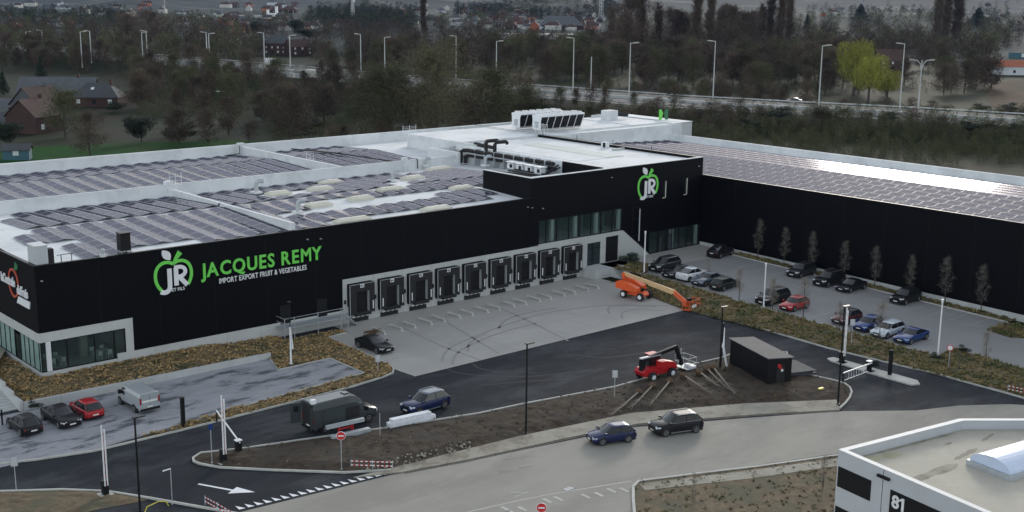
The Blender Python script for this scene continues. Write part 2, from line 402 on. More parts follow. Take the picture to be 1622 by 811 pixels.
mound('soil_verge', MED, .55, .28, 1.6, 'soil', .07)
ISL = P2([(-60, 784), (0, 779), (100, 776), (171, 779), (240, 790), (215, 796), (160, 806), (120, 816), (90, 850), (-80, 860)])
mound('soil_verge', ISL, .5, .12, 1, 'soil_grass', .05)
kerb(P2([(-60, 784), (0, 779), (100, 776), (171, 779), (240, 790), (330, 806), (420, 822)]))
# planted bed round the left part of the building, and the raised bed strip below the upper car park
BED1 = [(36.2, 105.9), (60.1, 105.9), (58.95, 101.85), (65.05, 101.85), (64.95, 95.4), (50, 94.3), (40, 92.9), (43.9, 92.3), (52.6, 92.5), (61.6, 92.8), (65.3, 93.3), (66.9, 93.8), (67.8, 94.9), (68.2, 96), (68.9, 108.5), (71.7, 108.8), (71.7, 110), (64.5, 110.2), (64.5, 112.05), (36.2, 112.05)]
def bedz(x, y):
    e = smooth(106.5, 112, y)*(1 if x < 62 else 1-.9*smooth(62, 68, x)); return e*.25+.4*smooth(105.7, 106.2, y)*(1-smooth(55, 61, x))
mound('planting_bed', BED1, .6, .12, .5, 'bed_soil', .06, bedz)
BED1b = [(35.25, 105.9), (36.2, 105.9), (36.2, 112.05), (39.1, 112.05), (39.1, 121.5), (37.2, 121.3), (35.25, 114)]
mound('planting_bed', BED1b, .7, .1, .5, 'bed_soil', .05, lambda x, y: .4+.3*smooth(106, 112, y))
BED2 = [(108.2, 91.2), (108.4, 71), (108.5, 60), (108.8, 52), (108.6, 44), (118, 44), (117.2, 53), (118.4, 62), (114.3, 62.3), (114.3, 90), (114.9, 105), (119.4, 105), (119.4, 109.2), (114.2, 109.2), (113.9, 104), (110, 99)]
mound('planting_bed', BED2, .7, .1, .5, 'bed_soil', .06, lambda x, y: zp(y)*smooth(108.4, 113.8, x)+.05)
BED3 = [(133.3, 63.9), (135.15, 63.9), (135.15, 104.6), (133.3, 104.6)]
mound('planting_bed', BED3, .6, .08, .4, 'bed_soil', .04, lambda x, y: zp(y))
BED4 = [(118.7, 56), (127.8, 56), (133.3, 63.8), (127.5, 63.8), (126, 60)]
BED4 = P2([(1564, 525), (1594, 512), (1640, 522), (1640, 536), (1600, 535)], 0)
mound('planting_bed', BED4, .6, .08, .4, 'bed_soil', .04, lambda x, y: zp(y))
b = MB()
for a, c in (((114.3, 62.3), (114.3, 105)), ((133.2, 63.9), (133.2, 104.7))):
    k = 14
    for i in range(k):
        y0 = a[1]+(c[1]-a[1])*i/k; y1 = a[1]+(c[1]-a[1])*(i+1)/k
        b.bar((a[0], y0, zp(y0)+.03), (a[0], y1, zp(y1)+.03), .15, .16, 'kerb')
b.build('kerb', kind='structure')
# parking bay lines
b = MB()
for y in [66+2.55*i for i in range(15)]:
    b.poly([(114.5, y, zp(y)+.006), (119.3, y, zp(y)+.006), (119.3, y+.07, zp(y)+.006), (114.5, y+.07, zp(y)+.006)], 'kerb')
    b.poly([(128.2, y, zp(y)+.006), (133, y, zp(y)+.006), (133, y+.07, zp(y)+.006), (128.2, y+.07, zp(y)+.006)], 'kerb')
b.build('parking_line', kind='structure')
# ground cover tufts
def tufts(name, P, dens, zf, m, h=(.2, .45), seed=1, lab=None, cat='plants'):
    r = random.Random(seed); xs = [p[0] for p in P]; yy = [p[1] for p in P]; A = (max(xs)-min(xs))*(max(yy)-min(yy)); b = MB()
    for _ in range(int(A*dens)):
        x = r.uniform(min(xs), max(xs)); y = r.uniform(min(yy), max(yy))
        if not inside(x, y, P) or nz(x, y, .8) < -.75: continue
        z = zf(x, y)
        for k in range(5):
            a = r.uniform(0, 6.28); hh = r.uniform(*h); w = r.uniform(.1, .2); ln = r.uniform(.05, .28)
            dx, dy = math.cos(a), math.sin(a)
            b.poly([(x-dy*w/2, y+dx*w/2, z-.03), (x+dy*w/2, y-dx*w/2, z-.03), (x+dx*ln+dy*w*.35, y+dy*ln-dx*w*.35, z+hh), (x+dx*ln-dy*w*.3, y+dy*ln+dx*w*.3, z+hh*.85)], m)
    o = b.build(name, kind='stuff'); return tag(o, lab, cat)
tufts('ground_cover', BED1, 13, lambda x, y: bedz(x, y)+.06, 'tuft', (.08, .2), seed=2, lab='dry brown ornamental grasses in the bed below the black facade')
tufts('ground_cover', BED1b, 9, lambda x, y: .45+.3*smooth(106, 112, y), 'tuft', (.08, .2), seed=3, lab='dry brown grasses beside the outdoor stairs')
tufts('ground_cover', BED2, 9, lambda x, y: zp(y)*smooth(108.4, 113.8, x)+.06, 'hedge_tuft', (.12, .32), seed=4, lab='green and brown ground cover on the bank between asphalt court and upper car park')
tufts('ground_cover', BED3, 8, lambda x, y: zp(y)+.04, 'hedge_tuft', (.1, .25), seed=5, lab='low planting strip at the foot of the long black wall')
tufts('ground_cover', BED4, 8, lambda x, y: zp(y)+.05, 'hedge_tuft', seed=6, lab='small green planting patch at the right end of the car park')
tufts('weeds', VR, 1.6, lambda x, y: .06, 'weed', (.03, .1), seed=7, lab='thin brown weeds on the bare verge beside the pale building')
tufts('weeds', MED, .15, lambda x, y: .25, 'weed', (.03, .08), seed=8, lab='sparse weeds on the dark soil verge')
# small stones and clods on the soil
def clods(P, n_, z, m, seed, lab, smin=.04, smax=.16):
    r = random.Random(seed); b = MB(); xs = [p[0] for p in P]; yy = [p[1] for p in P]; k = 0
    while k < n_:
        x = r.uniform(min(xs), max(xs)); y = r.uniform(min(yy), max(yy)); k += 1
        if not inside(x, y, P): continue
        s = r.uniform(smin, smax); a = r.uniform(0, 3); vs = [(x+s*math.cos(a+t)*r.uniform(.7, 1.2), y+s*math.sin(a+t)*r.uniform(.7, 1.2), z-.03) for t in (0, 1.57, 3.14, 4.71)]+[(x, y, z+s*.8)]
        b.faces(vs, [(0, 1, 4), (1, 2, 4), (2, 3, 4), (3, 0, 4)], m)
    tag(b.build('clods', kind='stuff'), lab, 'rubble')
clods(MED, 1300, .3, 'soil', 11, 'dark earth clods on the soil verge')
clods(VR, 200, .06, 'soil_grass', 21, 'brown clods on the bare verge')
clods(P2([(560, 752), (620, 745), (760, 712), (740, 700), (600, 735)]), 160, .2, 'sidewalk', 12, 'pale rubble at the end of the soil verge', .05, .2)
clods(MED, 90, .3, 'stain', 13, 'light stones scattered over the dark soil verge', .03, .1)
# tyre marks
b = MB()
def arc(b, cx, cy, r, a0, a1, w, m, z, sx=1):
    k = 28; pts = []
    for i in range(k+1):
        a = R_(a0+(a1-a0)*i/k); pts.append((cx+r*math.cos(a)*sx, cy+r*math.sin(a)))
    o1 = offs(pts, w/2); o2 = offs(pts, -w/2)
    for i in range(k): b.poly([(*o2[i], z), (*o1[i], z), (*o1[i+1], z), (*o2[i+1], z)], m)
def pl(b, px, w, m, z):
    g = P2(px); pts = []
    for i in range(len(g)-1):      # catmull-rom
        p0 = Vector(g[max(i-1, 0)]); p1 = Vector(g[i]); p2 = Vector(g[i+1]); p3 = Vector(g[min(i+2, len(g)-1)])
        for j in range(6):
            t = j/6; pts.append(tuple(.5*((2*p1)+(p2-p0)*t+(2*p0-5*p1+4*p2-p3)*t*t+(3*p1-p0-3*p2+p3)*t**3)))
    pts.append(g[-1]); o1 = offs(pts, w/2); o2 = offs(pts, -w/2)
    for i in range(len(pts)-1): b.poly([(*o2[i], z), (*o1[i], z), (*o1[i+1], z), (*o2[i+1], z)], m)
for q in ([(700, 573), (704, 560), (720, 547), (760, 530), (810, 512), (870, 495), (960, 484), (1060, 484)], [(716, 578), (722, 562), (742, 548), (790, 528), (850, 512)], [(790, 520), (800, 508), (830, 497), (880, 488)],
          [(741, 556), (743, 545), (755, 535), (772, 529)], [(965, 497), (964, 488), (980, 484), (1040, 486)], [(780, 484), (830, 505), (900, 540)], [(690, 500), (740, 530), (790, 560)], [(985, 505), (987, 495), (1010, 490), (1050, 492)], [(640, 520), (700, 548), (760, 570)]):
    pl(b, q, .28, 'tyre_mark', .009)
for q in ([(706, 583), (725, 590), (760, 594), (830, 596), (880, 592), (940, 585)], [(748, 575), (760, 583), (790, 588), (850, 590)], [(895, 560), (960, 566), (1020, 558)], [(760, 610), (830, 604), (900, 600)]): pl(b, q, .26, 'tyre_dark', -.022)
b.build('tyre_mark', kind='structure')
b = MB()
for q, w in (([(795, 728), (815, 726), (835, 722)], .28), ([(790, 747), (815, 744)], .5), ([(822, 741), (842, 738)], .35)): pl(b, q, w, 'puddle', -.006)
b.build('damp_patch', kind='structure')
# street markings: shark teeth, arrow, faded zebra strokes
A0, A1 = at(384, 806), at(613, 751); d = (A1-A0); L = d.length; d.normalize(); nrm = Vector((-d.y, d.x, 0))
for i in range(18):
    c = A0+d*(L*i/17); b = MB(); q = [c-d*.25, c+d*.25, c+nrm*.75-d*.25]; q = [Vector((p.x, p.y, .004)) for p in q]; b.poly(q, 'white_paint'); b.build('yield_triangle', kind='structure')
a0, a1, a2 = at(314, 766), at(368, 776), at(404, 779); dd = (a2-a0); dd.normalize(); nn = Vector((-dd.y, dd.x, 0)); b = MB()
b.poly([(p.x, p.y, -.022) for p in (a0-nn*.1, a1-nn*.12, a1+nn*.12, a0+nn*.1)], 'white_paint'); b.poly([(p.x, p.y, -.022) for p in (a1-nn*.65, a2, a1+nn*.65)], 'white_paint'); b.build('road_arrow', kind='structure')
b = MB()
for x, y in ((827, 806), (866, 793), (884, 790), (927, 786), (948, 783), (968, 777), (988, 776), (812, 812), (800, 806)):
    c = at(x, y); b.poly([(c.x-.12, c.y-.5, .003), (c.x+.15, c.y-.45, .003), (c.x+.2, c.y+.45, .003), (c.x-.1, c.y+.5, .003)], 'kerb')
pl(b, [(808, 781), (830, 780), (838, 779)], .12, 'kerb', .003); pl(b, [(815, 787), (836, 780)], .12, 'kerb', .003)
pl(b, [(740, 811), (860, 785), (1000, 762)], .14, 'kerb', -.004)
b.build('faded_marking', kind='structure')
b = MB(); c = at(901, 774); b.box(c.x-.45, c.x+.45, c.y-.3, c.y+.3, -.012, .0, 'street_edge')
for k in range(6): b.box(c.x-.4+k*.14, c.x-.34+k*.14, c.y-.26, c.y+.26, .0, .01, 'steel')
tag(b.build('drain_grate'), 'dark rectangular drain grate set in the grey street', 'drain')
# ================================================================== main building
X0, XJ, XJR, XW, XB, YF, YM, YB = 39.33, 101.8, 135.2, 135.2, 165.0, 112.04, 142.3, 172.3
BR = thing('warehouse_building', 'long black clad warehouse with white roof, loading docks and solar panels', 'warehouse', (87, 112, 0))
ZR = 11.45
def wallface(b, pts, holes_x=None, m='cladding'): pass
b = MB(); T = .25
# front wall: upper cladding, cladding between glazing and docks
b.box(X0, XJ, YF, YF+T, 4.98, ZR, 'cladding'); b.box(48.5, 73.3, YF, YF+T, 1.58, 4.98, 'cladding')
b.box(X0, X0+T, YF+T, YB, 4.9, ZR, 'cladding')
b.box(73.3, XJ, YF+.001, YF+T, 5.15, 4.981+.2, 'cladding')
# office block
b.box(XJ, XW, YF-.02, YF+T, 8.42, 14, 'cladding'); b.box(XJ, 103.2, YF-.02, YF+T, 5.25, 8.42, 'cladding')
b.poly([(118.7, YF-.02, 8.42), (118.7, YF-.02, 5.32), (124.25, YF-.02, 1.3), (124.25, YF-.02, 8.42)], 'cladding')
b.box(124.2, XW, YF-.02, YF+T, 4.35, 8.42, 'cladding')
b.box(XJ, XJ+T, YF+T, 121.5, 11, 14, 'cladding'); pass
b.box(116.2, 116.4, 113.7, 121.5, 11.5, 13.95, 'cladding')
b.box(XW-.22, XW+.0, YF+T, 147, 11, 13.9, 'cladding')
# wing wall
b.poly([(XW, YF-.03, ZR), (XW, YF-.03, 1.69), (XW, 30, .15), (XW, 30, ZR)], 'cladding')
b.box(XW, XB, 29.75, 30, 0, ZR, 'cladding'); b.box(XB, XB+T, 30, 147, 0, ZR+.8, 'cladding')
b.box(X0, XB+5, YB, YB+T, 0, 12.8, 'cladding')
b.build('wall', BR)
# cladding seams: slim vertical ribs each metre? only wide sheet joints show
b = MB()
for x in [X0+6.1*i for i in range(1, 11)]: b.box(x-.02, x+.02, YF-.012, YF, 5.2 if x > 73 or x < 49 else 1.6, ZR-.1, 'black_paint')
for x in (110, 118.7, 127): b.box(x-.02, x+.02, YF-.035, YF-.02, 8.5, 13.9, 'black_paint')
for y in [34+6*i for i in range(13)]: b.box(XW-.012, XW, y-.02, y+.02, 1.8, ZR-.1, 'black_paint')
b.build('cladding_joint', BR, kind='stuff')
# copings
b = MB()
b.box(X0-.06, XJ, YF-.06, YF+.3, ZR, ZR+.07, 'black_paint'); b.box(X0-.06, X0+.3, YF+.3, YM, ZR, ZR+.07, 'black_paint')
b.box(XJ-.05, XW+.03, YF-.08, YF+.35, 14, 14.08, 'roof_white'); b.box(XJ-.05, XJ+.35, YF+.35, 121.5, 14, 14.08, 'roof_white')
pass
b.box(XW-.3, XW+.05, YF+.35, 147, 13.9, 14.02, 'black_paint')
b.box(XW-.05, XW+.2, 30, YF-.08, ZR, ZR+.06, 'black_paint')
b.box(X0, XB+5, YB-.1, YB+.35, 12.8, 12.88, 'roof_white'); b.box(XB-.1, XB+.4, 30, 147, ZR+.8, ZR+.88, 'roof_white')
b.build('coping', BR)
# roof decks
def roofz(y, y0, y1, yr, zr=11.85, ze=11.2): return ze+(zr-ze)*((y-y0)/(yr-y0) if y < yr else (y1-y)/(y1-yr))
b = MB()
def deckY(b, x0, x1, y0, y1, yr):
    for a, c in ((y0, yr), (yr, y1)):
        za = roofz(a, y0, y1, yr); zc = roofz(c, y0, y1, yr)
        b.poly([(x0, a, za), (x1, a, za), (x1, c, zc), (x0, c, zc)], 'roof_white')
YR1, YR2, XR = 127.6, 160.4, 149.6
deckY(b, X0+T, 67.4, YF+T, YM, YR1); deckY(b, 67.6, XJ, YF+T, YM, YR1)
deckY(b, XJ, 116.2, 121.5, YM, YR1); deckY(b, 20, XW+2, YM+.3, YB, YR2)
b.build('roof_deck', BR, label='white low pitched roof membrane')
b = MB()
def wz(x): return 11.25+.6*((x-XW)/(XR-XW) if x < XR else (XB-x)/(XB-XR))
for a, c in ((XW, XR), (XR, XB)): b.poly([(a, 30, wz(a)), (c, 30, wz(c)), (c, 147, wz(c)), (a, 147, wz(a))], 'roof_white')
b.build('roof_deck', BR, label='white roof membrane of the right wing')
b = MB()
b.box(20, 114.3, YM, YM+.3, 10.8, 12.75, 'roof_white'); b.box(67.2, 67.6, YF+T+.02, YM, 10.8, 12.3, 'roof_white'); b.box(93.6, 94, YM+.3, YB, 10.8, 12.7, 'roof_white')
b.box(20, 116, YB-.25, YB, 11, 12.8, 'roof_white'); b.box(XB-.3, XB, 30, 147, 11, ZR+.8, 'roof_white')
b.box(113.9, 114.4, YM-.4, YM+7, 10.9, 13.2, 'roof_white'); b.box(114.4, 134.8, YM+5.5, YM+5.8, 10.8, 13.3, 'roof_white')
b.box(116, XB+4.9, YB-.25, YB, 11, 12.8, 'roof_white')
b.build('parapet_wall', BR, label='white fire wall dividing the roof')
for p, q in (((67, YM-.3), (67.9, YM+.6)), ((93.4, YB-.9), (94.4, YB)), ((104, YM-.2), (104.8, YM+.5))):
    b = MB(); b.box(p[0], q[0], p[1], q[1], 11, 13.15, 'roof_white'); b.build('parapet_pier', BR)
# office block roof
b = MB()
b.box(116.4, XW-.23, YF+.35, 121.5, 13.2, 13.62, 'roof_white'); b.box(117.4, XW-.23, 121.5, 146.8, 12.9, 13.62, 'roof_white')
b.box(XJ+.25, 116.2, YF+.35, 121.5, 11.9, 12.3, 'roof_white')
b.loft([[(116.4, y, 12.9), (117.4, y, 12.9), (117.4, y, 13.8), (117.0, y, 13.75), (116.6, y, 13.5), (116.4, y, 13.2)] for y in (121.5, 132, 143)], 'roof_white')
b.box(125.5, 129, 121.9, 140.4, 13.62, 13.70, 'roof_grey'); b.box(119.2, 125.5, 121.7, 140.6, 13.62, 13.66, 'roof_white')
b.box(132.2, 134.6, 127.0, 127.4, 13.62, 13.9, 'roof_grey')
b.build('roof_deck', BR, label='white roof of the office block')
b = MB(); b.box(XW, 167.5, 144.4, 161.3, 11, 14, 'roof_white'); b.box(141.5, 168.6, 146.5, 146.7, 14, 14.25, 'roof_white')
b.box(158, 167.5, 147.0, 161.2, 14, 14.12, 'roof_white'); b.box(161.5, 169.4, 160.9, 161.3, 14.0, 14.5, 'roof_white')
b.box(167.5, 170.4, 144.2, 161.3, 0, 14.2, 'wall_panel'); b.box(167.3, 170.5, 144.1, 161.4, 14.2, 14.3, 'roof_white'); b.box(165.6, 167.52, 144.1, 149, 11.1, 14.25, 'roof_white')
b.build('roof_block', BR, label='raised white roof block with grey end wall')
b = MB(); b.box(118.5, 134.9, 147.0, 161, 11, 13.95, 'roof_white'); b.box(118.5, 119, 143, 147, 12, 13.9, 'roof_white'); b.build('roof_block', BR)
b = MB()
for y in (122, 130, 138, 146): b.bar((XW-.1, y, 13.9), (XW-.1, y, 14.75), .06, .06, 'black_paint')
b.bar((XW-.1, 114, 14.16), (XW-.1, 168, 14.16), .05, .05, 'black_paint'); b.build('lifeline_rail', BR)
# concrete plinth, bands and precast panels (left corner)
b = MB(); b.box(X0-.02, 48.55, YF-.04, YF+T, 4.05, 4.98, 'concrete'); b.build('concrete_band', BR)
b = MB(); b.box(47.75, 48.55, YF-.04, YF+T, 1.2, 4.05, 'concrete'); b.build('concrete_pier', BR)
b = MB(); b.box(X0-.02, X0+T, YF+T, YB, 4.0, 4.92, 'concrete'); b.build('concrete_band', BR)
xs = [X0-.02, 42.9, 46.8, 50.8, 54.8, 58.8, 62.8, 66.8, 70.2, 73.4]
for a, c in zip(xs, xs[1:]):
    b = MB(); b.box(a+.012, c-.012, YF-.05, YF+T-.01, -.2, 1.1 if c < 48 else 1.57, 'concrete'); b.build('plinth_panel', BR)
b = MB(); b.box(X0-.03, X0+T, YF+T, YB, -.2, 1.05, 'concrete'); b.build('plinth_panel', BR)
y = YF-.06
while y > 32:
    y2 = y-6.0
    b = MB(); zt = lambda v: 1.68-(YF-v)*.0187
    vs = [(XW-.06, y-.015, -.3), (XW-.06, y2+.015, -.3), (XW-.06, y2+.015, zt(y2)), (XW-.06, y-.015, zt(y))]
    b.faces(vs+[(XW+.15, p[1], p[2]) for p in vs], [(3, 2, 1, 0), (0, 1, 5, 4), (1, 2, 6, 5), (2, 3, 7, 6), (3, 0, 4, 7), (4, 5, 6, 7)], 'concrete'); b.build('plinth_panel', BR); y = y2
# precast wall around the docks
PITCH = 4.17; DX0 = 73.3
for i in range(9):
    xa = DX0+PITCH*i
    b = MB()
    top = 5.14
    b.box(xa+.015, xa+.55, YF-.1, YF+T, -.1, top, 'concrete'); b.box(xa+.55, xa+PITCH-.015, YF-.1, YF+T, 4.55, top, 'concrete')
    b.box(xa+3.95, xa+PITCH-.015, YF-.1, YF+T, -.1, 4.55, 'concrete'); b.box(xa+.55, xa+3.95, YF-.1, YF+T, -.1, .98, 'concrete')
    b.build('concrete_panel', BR)
b = MB()
b.box(110.83, 112.0, YF-.1, YF+T, -.1, 5.3, 'concrete'); b.box(112.0, 114.55, YF-.1, YF+T, 4.3, 5.3, 'concrete'); b.box(114.55, 115.5, YF-.1, YF+T, -.1, 5.3, 'concrete')
b.box(115.5, 118.0, YF-.1, YF+T, 4.75, 5.3, 'concrete'); b.box(112, 118, YF-.1, YF+T, -.1, 1.22, 'concrete')
b.loft([[(118.0, y, -.1), (124.6, y, -.1), (124.6, y, 1.0), (118.8, y, 5.3), (118.0, y, 5.3)] for y in (YF-.1, YF+T)], 'concrete')
b.box(103.2, 110.8, YF-.11, YF+T, 5.143, 5.33, 'concrete')
b.build('concrete_panel', BR, label='pale concrete end panel with a sloping edge')
b = MB(); b.loft([[(118.75, y, 5.32), (124.65, y, .98), (124.8, y, 1.08), (118.85, y, 5.44)] for y in (YF-.14, YF+.1)], 'black_paint'); b.build('sloping_coping', BR)
# ---- glazing helper on the front (Y plane) and on the side (X plane)
def frame_y(x0, x1, z0, z1, mulls, y, parent=BR, name='window', recess=.08, pane='glass', fr='black_paint', w=.1, panes=None, trans=()):
    b = MB(); b.box(x0, x1, y, y+.12, z1-w, z1, fr); b.box(x0, x1, y, y+.12, z0, z0+w, fr)
    xs = [x0]+list(mulls)+[x1]
    for k, x in enumerate(xs):
        a, c = (x, x+w) if k == 0 else ((x-w, x) if k == len(xs)-1 else (x-w/2, x+w/2)); b.box(a, c, y-.002, y+.122, z0+w, z1-w, fr)
    for z in trans: b.box(x0+w, x1-w, y+.002, y+.11, z-w/2, z+w/2, fr)
    f = b.build(name, parent)
    for k in range(len(xs)-1):
        p = MB(); p.box(xs[k]+w/2, xs[k+1]-w/2, y+recess, y+recess+.02, z0+w/2, z1-w/2, (panes[k] if panes else pane)); p.build('pane', f)
    return f
# see-through glass would show a lit interior: the corner showroom has real depth behind its glazing
gm = bpy.data.materials.new('clear_glass'); gm.use_nodes = True; t = gm.node_tree; pb = t.nodes['Principled BSDF']
pb.inputs['Base Color'].default_value = (.04, .055, .055, 1); pb.inputs['Roughness'].default_value = .05; pb.inputs['Specular IOR Level'].default_value = .8
trn = t.nodes.new('ShaderNodeBsdfTransparent'); trn.inputs[0].default_value = (.9, .97, .95, 1); mx = t.nodes.new('ShaderNodeMixShader'); mx.inputs[0].default_value = .3
t.links.new(trn.outputs[0], mx.inputs[1]); t.links.new(pb.outputs[0], mx.inputs[2]); t.links.new(mx.outputs[0], t.nodes['Material Output'].inputs[0]); MT['clear_glass'] = gm
b = MB(); b.box(X0+.3, 48.2, YF+.3, 121, 1.06, 1.1, 'concrete'); b.box(X0+.3, 48.2, YF+.3, 121, 4.1, 4.2, 'plaster'); b.box(48.2, 48.4, YF+.3, 121, 1.1, 4.1, 'plaster'); b.box(X0+.3, 48.2, 121, 121.2, 1.1, 4.1, 'tile_grey')
b.box(44.2, 44.9, YF+2.6, YF+3.3, 1.1, 4.1, 'plaster'); b.build('showroom_interior', BR)
frame_y(X0+.05, 47.75, 1.1, 4.05, (41.9, 44.6, 46.6), YF+.02, pane='clear_glass')
b = MB(); b.box(X0+.55, X0+1.0, YF-.03, YF+.2, 1.14, 4.05, 'roof_white'); b.build('corner_column', BR)
def frame_x(y0, y1, z0, z1, mulls, x, parent=BR, pane='clear_glass', name='window', fr='black_paint', w=.07):
    b = MB(); b.box(x, x+.12, y0, y1, z1-w, z1, fr); b.box(x, x+.12, y0, y1, z0, z0+w, fr); ys = [y0]+list(mulls)+[y1]
    for y in ys: b.box(x-.002, x+.122, y-w/2, y+w/2, z0+w, z1-w, fr)
    f = b.build(name, parent)
    for k in range(len(ys)-1): p = MB(); p.box(x+.06, x+.08, ys[k]+w/2, ys[k+1]-w/2, z0+w/2, z1-w/2, pane); p.build('pane', f)
    return f
frame_x(YF+.1, 117.5, 1.05, 4.0, (112.6, 114, 115.2, 116.4), X0+.05, pane='glass_green')
frame_x(117.5, 119.0, 1.05, 3.6, (), X0+.03, name='glass_door'); frame_x(119.0, 126, 1.05, 4.0, (120.4, 121.8, 123.2, 124.6), X0+.05, pane='glass_green')
b = MB(); b.box(X0+.3, 48, 121.3, 127, 1.06, 4.1, 'tile_grey'); b.build('inner_wall', BR)
# table and chairs in the showroom
for cx, cy in ((41.3, 114.0), (45.8, 113.6)):
    t_ = thing('dining_table', 'white table inside the glazed corner, '+('left of the white pillar' if cx < 44 else 'right of the white pillar'), 'table', (cx, cy, 1.1))
    p = MB(); p.box(-.7, .7, -.4, .4, .7, .74, 'white_paint'); p.build('tabletop', t_, local=True)
    for sx in (-.62, .62):
        for sy in (-.33, .33): p = MB(); p.box(sx-.03, sx+.03, sy-.03, sy+.03, 0, .7, 'white_paint'); p.build('leg', t_, local=True)
    for k, (dx, dy) in enumerate(((-.5, -.8), (.5, -.8), (-.5, .8), (.5, .8))):
        c_ = thing('chair', 'white chair at the table inside the glazed corner', 'chair', (cx+dx, cy+dy, 1.1), 0 if dy < 0 else math.pi, 'white chairs in the glazed corner')
        p = MB(); p.box(-.22, .22, -.22, .22, .43, .47, 'white_paint'); p.build('seat', c_, local=True)
        p = MB(); p.box(-.22, .22, -.25, -.21, .47, .9, 'white_paint'); p.build('backrest', c_, local=True)
        for sx in (-.2, .2):
            for sy in (-.2, .2): p = MB(); p.box(sx-.02, sx+.02, sy-.02, sy+.02, 0, .43, 'white_paint'); p.build('leg', c_, local=True)
# office windows above the docks
b = MB(); b.box(103.3, 118.6, YF+.35, 119, 5.35, 5.45, 'concrete'); b.box(103.3, 118.6, YF+.35, 119, 8.35, 8.4, 'plaster'); b.box(103.3, 118.6, 119, 119.1, 5.4, 8.4, 'glass_green')
for x in (105.8, 110.0, 113.9, 118.2): b.box(x-.25, x+.25, YF+.16, YF+.5, 5.45, 8.35, 'white_paint')
for x in (107, 112, 116): b.box(x, x+.1, YF+1, 119, 5.45, 8.35, 'glass_green')
b.build('office_interior', BR)
for a, c, m in ((103.2, 106.4, (104.55,)), (106.4, 110.55, (108.6,)), (110.55, 114.6, (112.7,)), (114.6, 118.7, (116.75,))):
    frame_y(a, c, 5.33, 8.42, m, YF+.0, pane='clear_glass')
frame_y(112.0, 114.55, 1.22, 4.3, (113.15,), YF+.05, name='glass_door', pane='glass', trans=(3.5,))
b = MB(); b.box(115.5, 118.0, YF+.05, YF+.12, 1.22, 4.75, 'black_paint'); b.build('steel_door', BR); 
# stair window and entrance glazing
frame_y(120.6, 122.0, 4.2, 8.2, (), YF-.06, pane='glass', trans=(6.6,)); 
b = MB(); b.box(122.0, 122.18, YF-.09, YF, 3.4, 7.9, 'wall_panel'); b.build('window_reveal', BR)
b = MB(); b.box(124.3, 135.1, YF+2.6, YF+2.7, 1.2, 4.3, 'tile_grey'); b.box(124.3, 135.1, YF+.3, YF+2.6, 1.19, 1.2, 'concrete')
for x in (129.3, 134.5): b.box(x-.25, x+.25, YF+.16, YF+.6, 1.2, 4.35, 'white_paint')
b.build('lobby_interior', BR)
frame_y(124.2, 135.15, 1.22, 4.35, (126.1, 127.8, 129.1, 130.6, 132.3, 133.7), YF+.02, pane='clear_glass')
for x in (126.2, 128.1): frame_y(x, x+1.0, 1.24, 3.5, (), YF-.03, name='entrance_door', pane='glass')
for xa in (127.25, 131.75):
    b = MB(); b.box(xa-.35, xa, YF-.03, YF-.018, 9, 11.3, 'glass'); b.box(xa, xa+.14, YF-.05, YF-.02, 8.95, 11.3, 'roof_cream'); b.box(xa-.6, xa, YF-.05, YF-.02, 8.9, 9.0, 'roof_cream'); b.build('slot_window', BR)
# ---- loading docks
def dock(i):
    xa = DX0+PITCH*i; d = MB()
    # shelter: side curtains and head, projecting
    d.box(xa+.62, xa+1.55, YF-.55, YF-.45, .95, 4.4, 'rubber'); d.box(xa+3.35, xa+4.0, YF-.55, YF-.45, .95, 4.4, 'rubber'); d.box(xa+1.55, xa+3.35, YF-.55, YF-.45, 3.55, 4.4, 'rubber')
    d.box(xa+.62, xa+.66, YF-.55, YF-.1, .9, 4.4, 'black_paint'); d.box(xa+.62, xa+4.0, YF-.55, YF-.1, 4.4, 4.46, 'black_paint'); d.box(xa+3.98, xa+4.02, YF-.55, YF-.1, .9, 4.4, 'black_paint')
    s = d.build('dock_shelter', BR)
    p = MB(); p.box(xa+.60, xa+.66, YF-.6, YF-.55, .9, 4.46, 'galv'); p.box(xa+.6, xa+4.02, YF-.6, YF-.55, 4.42, 4.47, 'galv'); p.build('edge_trim', s)
    p = MB(); p.box(xa+1.5, xa+3.4, YF-.1, YF+.1, 1.0, 3.7, 'black_paint'); 
    for k in range(1, 5): p.box(xa+1.52, xa+3.38, YF-.11, YF-.1, 1+.54*k-.01, 1+.54*k+.01, 'rubber')
    p.build('sectional_door', s)
    p = MB(); p.box(xa+3.28, xa+3.36, YF-.44, YF-.1, 1.05, 3.55, 'galv'); p.build('side_lining', s)
    p = MB(); p.box(xa+1.4, xa+3.5, YF-.6, YF-.1, .72, 1.1, 'rubber'); p.build('dock_leveller', s)
    p = MB(); p.box(xa+.9, xa+3.3, YF-.28, YF-.1, .02, .5, 'rubber'); p.build('bumper_beam', s)
    for k in range(4):
        p = MB(); c = xa+1.0+k*.62; p.tube([(c, YF-.5, .63), (c+.35, YF-.45, .66)], .07, 'lens_white', 6); p.build('hose', s)
    for x in (xa+.95, xa+3.75):
        if i == 0 and x < xa+2: continue
        p = MB(); p.box(x-.05, x+.05, YF-.66, YF-.6, 1.35, 2.3, 'white_paint'); p.build('guide_light', s)
    n_ = str(43+i)
    p = MB(); p.box(xa+2.05, xa+2.55, YF-.585, YF-.56, 4.0, 4.4, 'white_paint'); p.build('number_plate', s)
    p = text_mb(n_, .4, 'black_paint', .02, .012, lambda v: (xa+2.07+v[0], YF-.6-v[2]*-1, 4.06+v[1])); p.build('number', s)
    p = MB(); p.box(xa+.12, xa+.3, YF-.26, YF-.1, 2.3, 2.75, 'black_paint'); p.build('control_box', BR)
for i in range(9): dock(i)
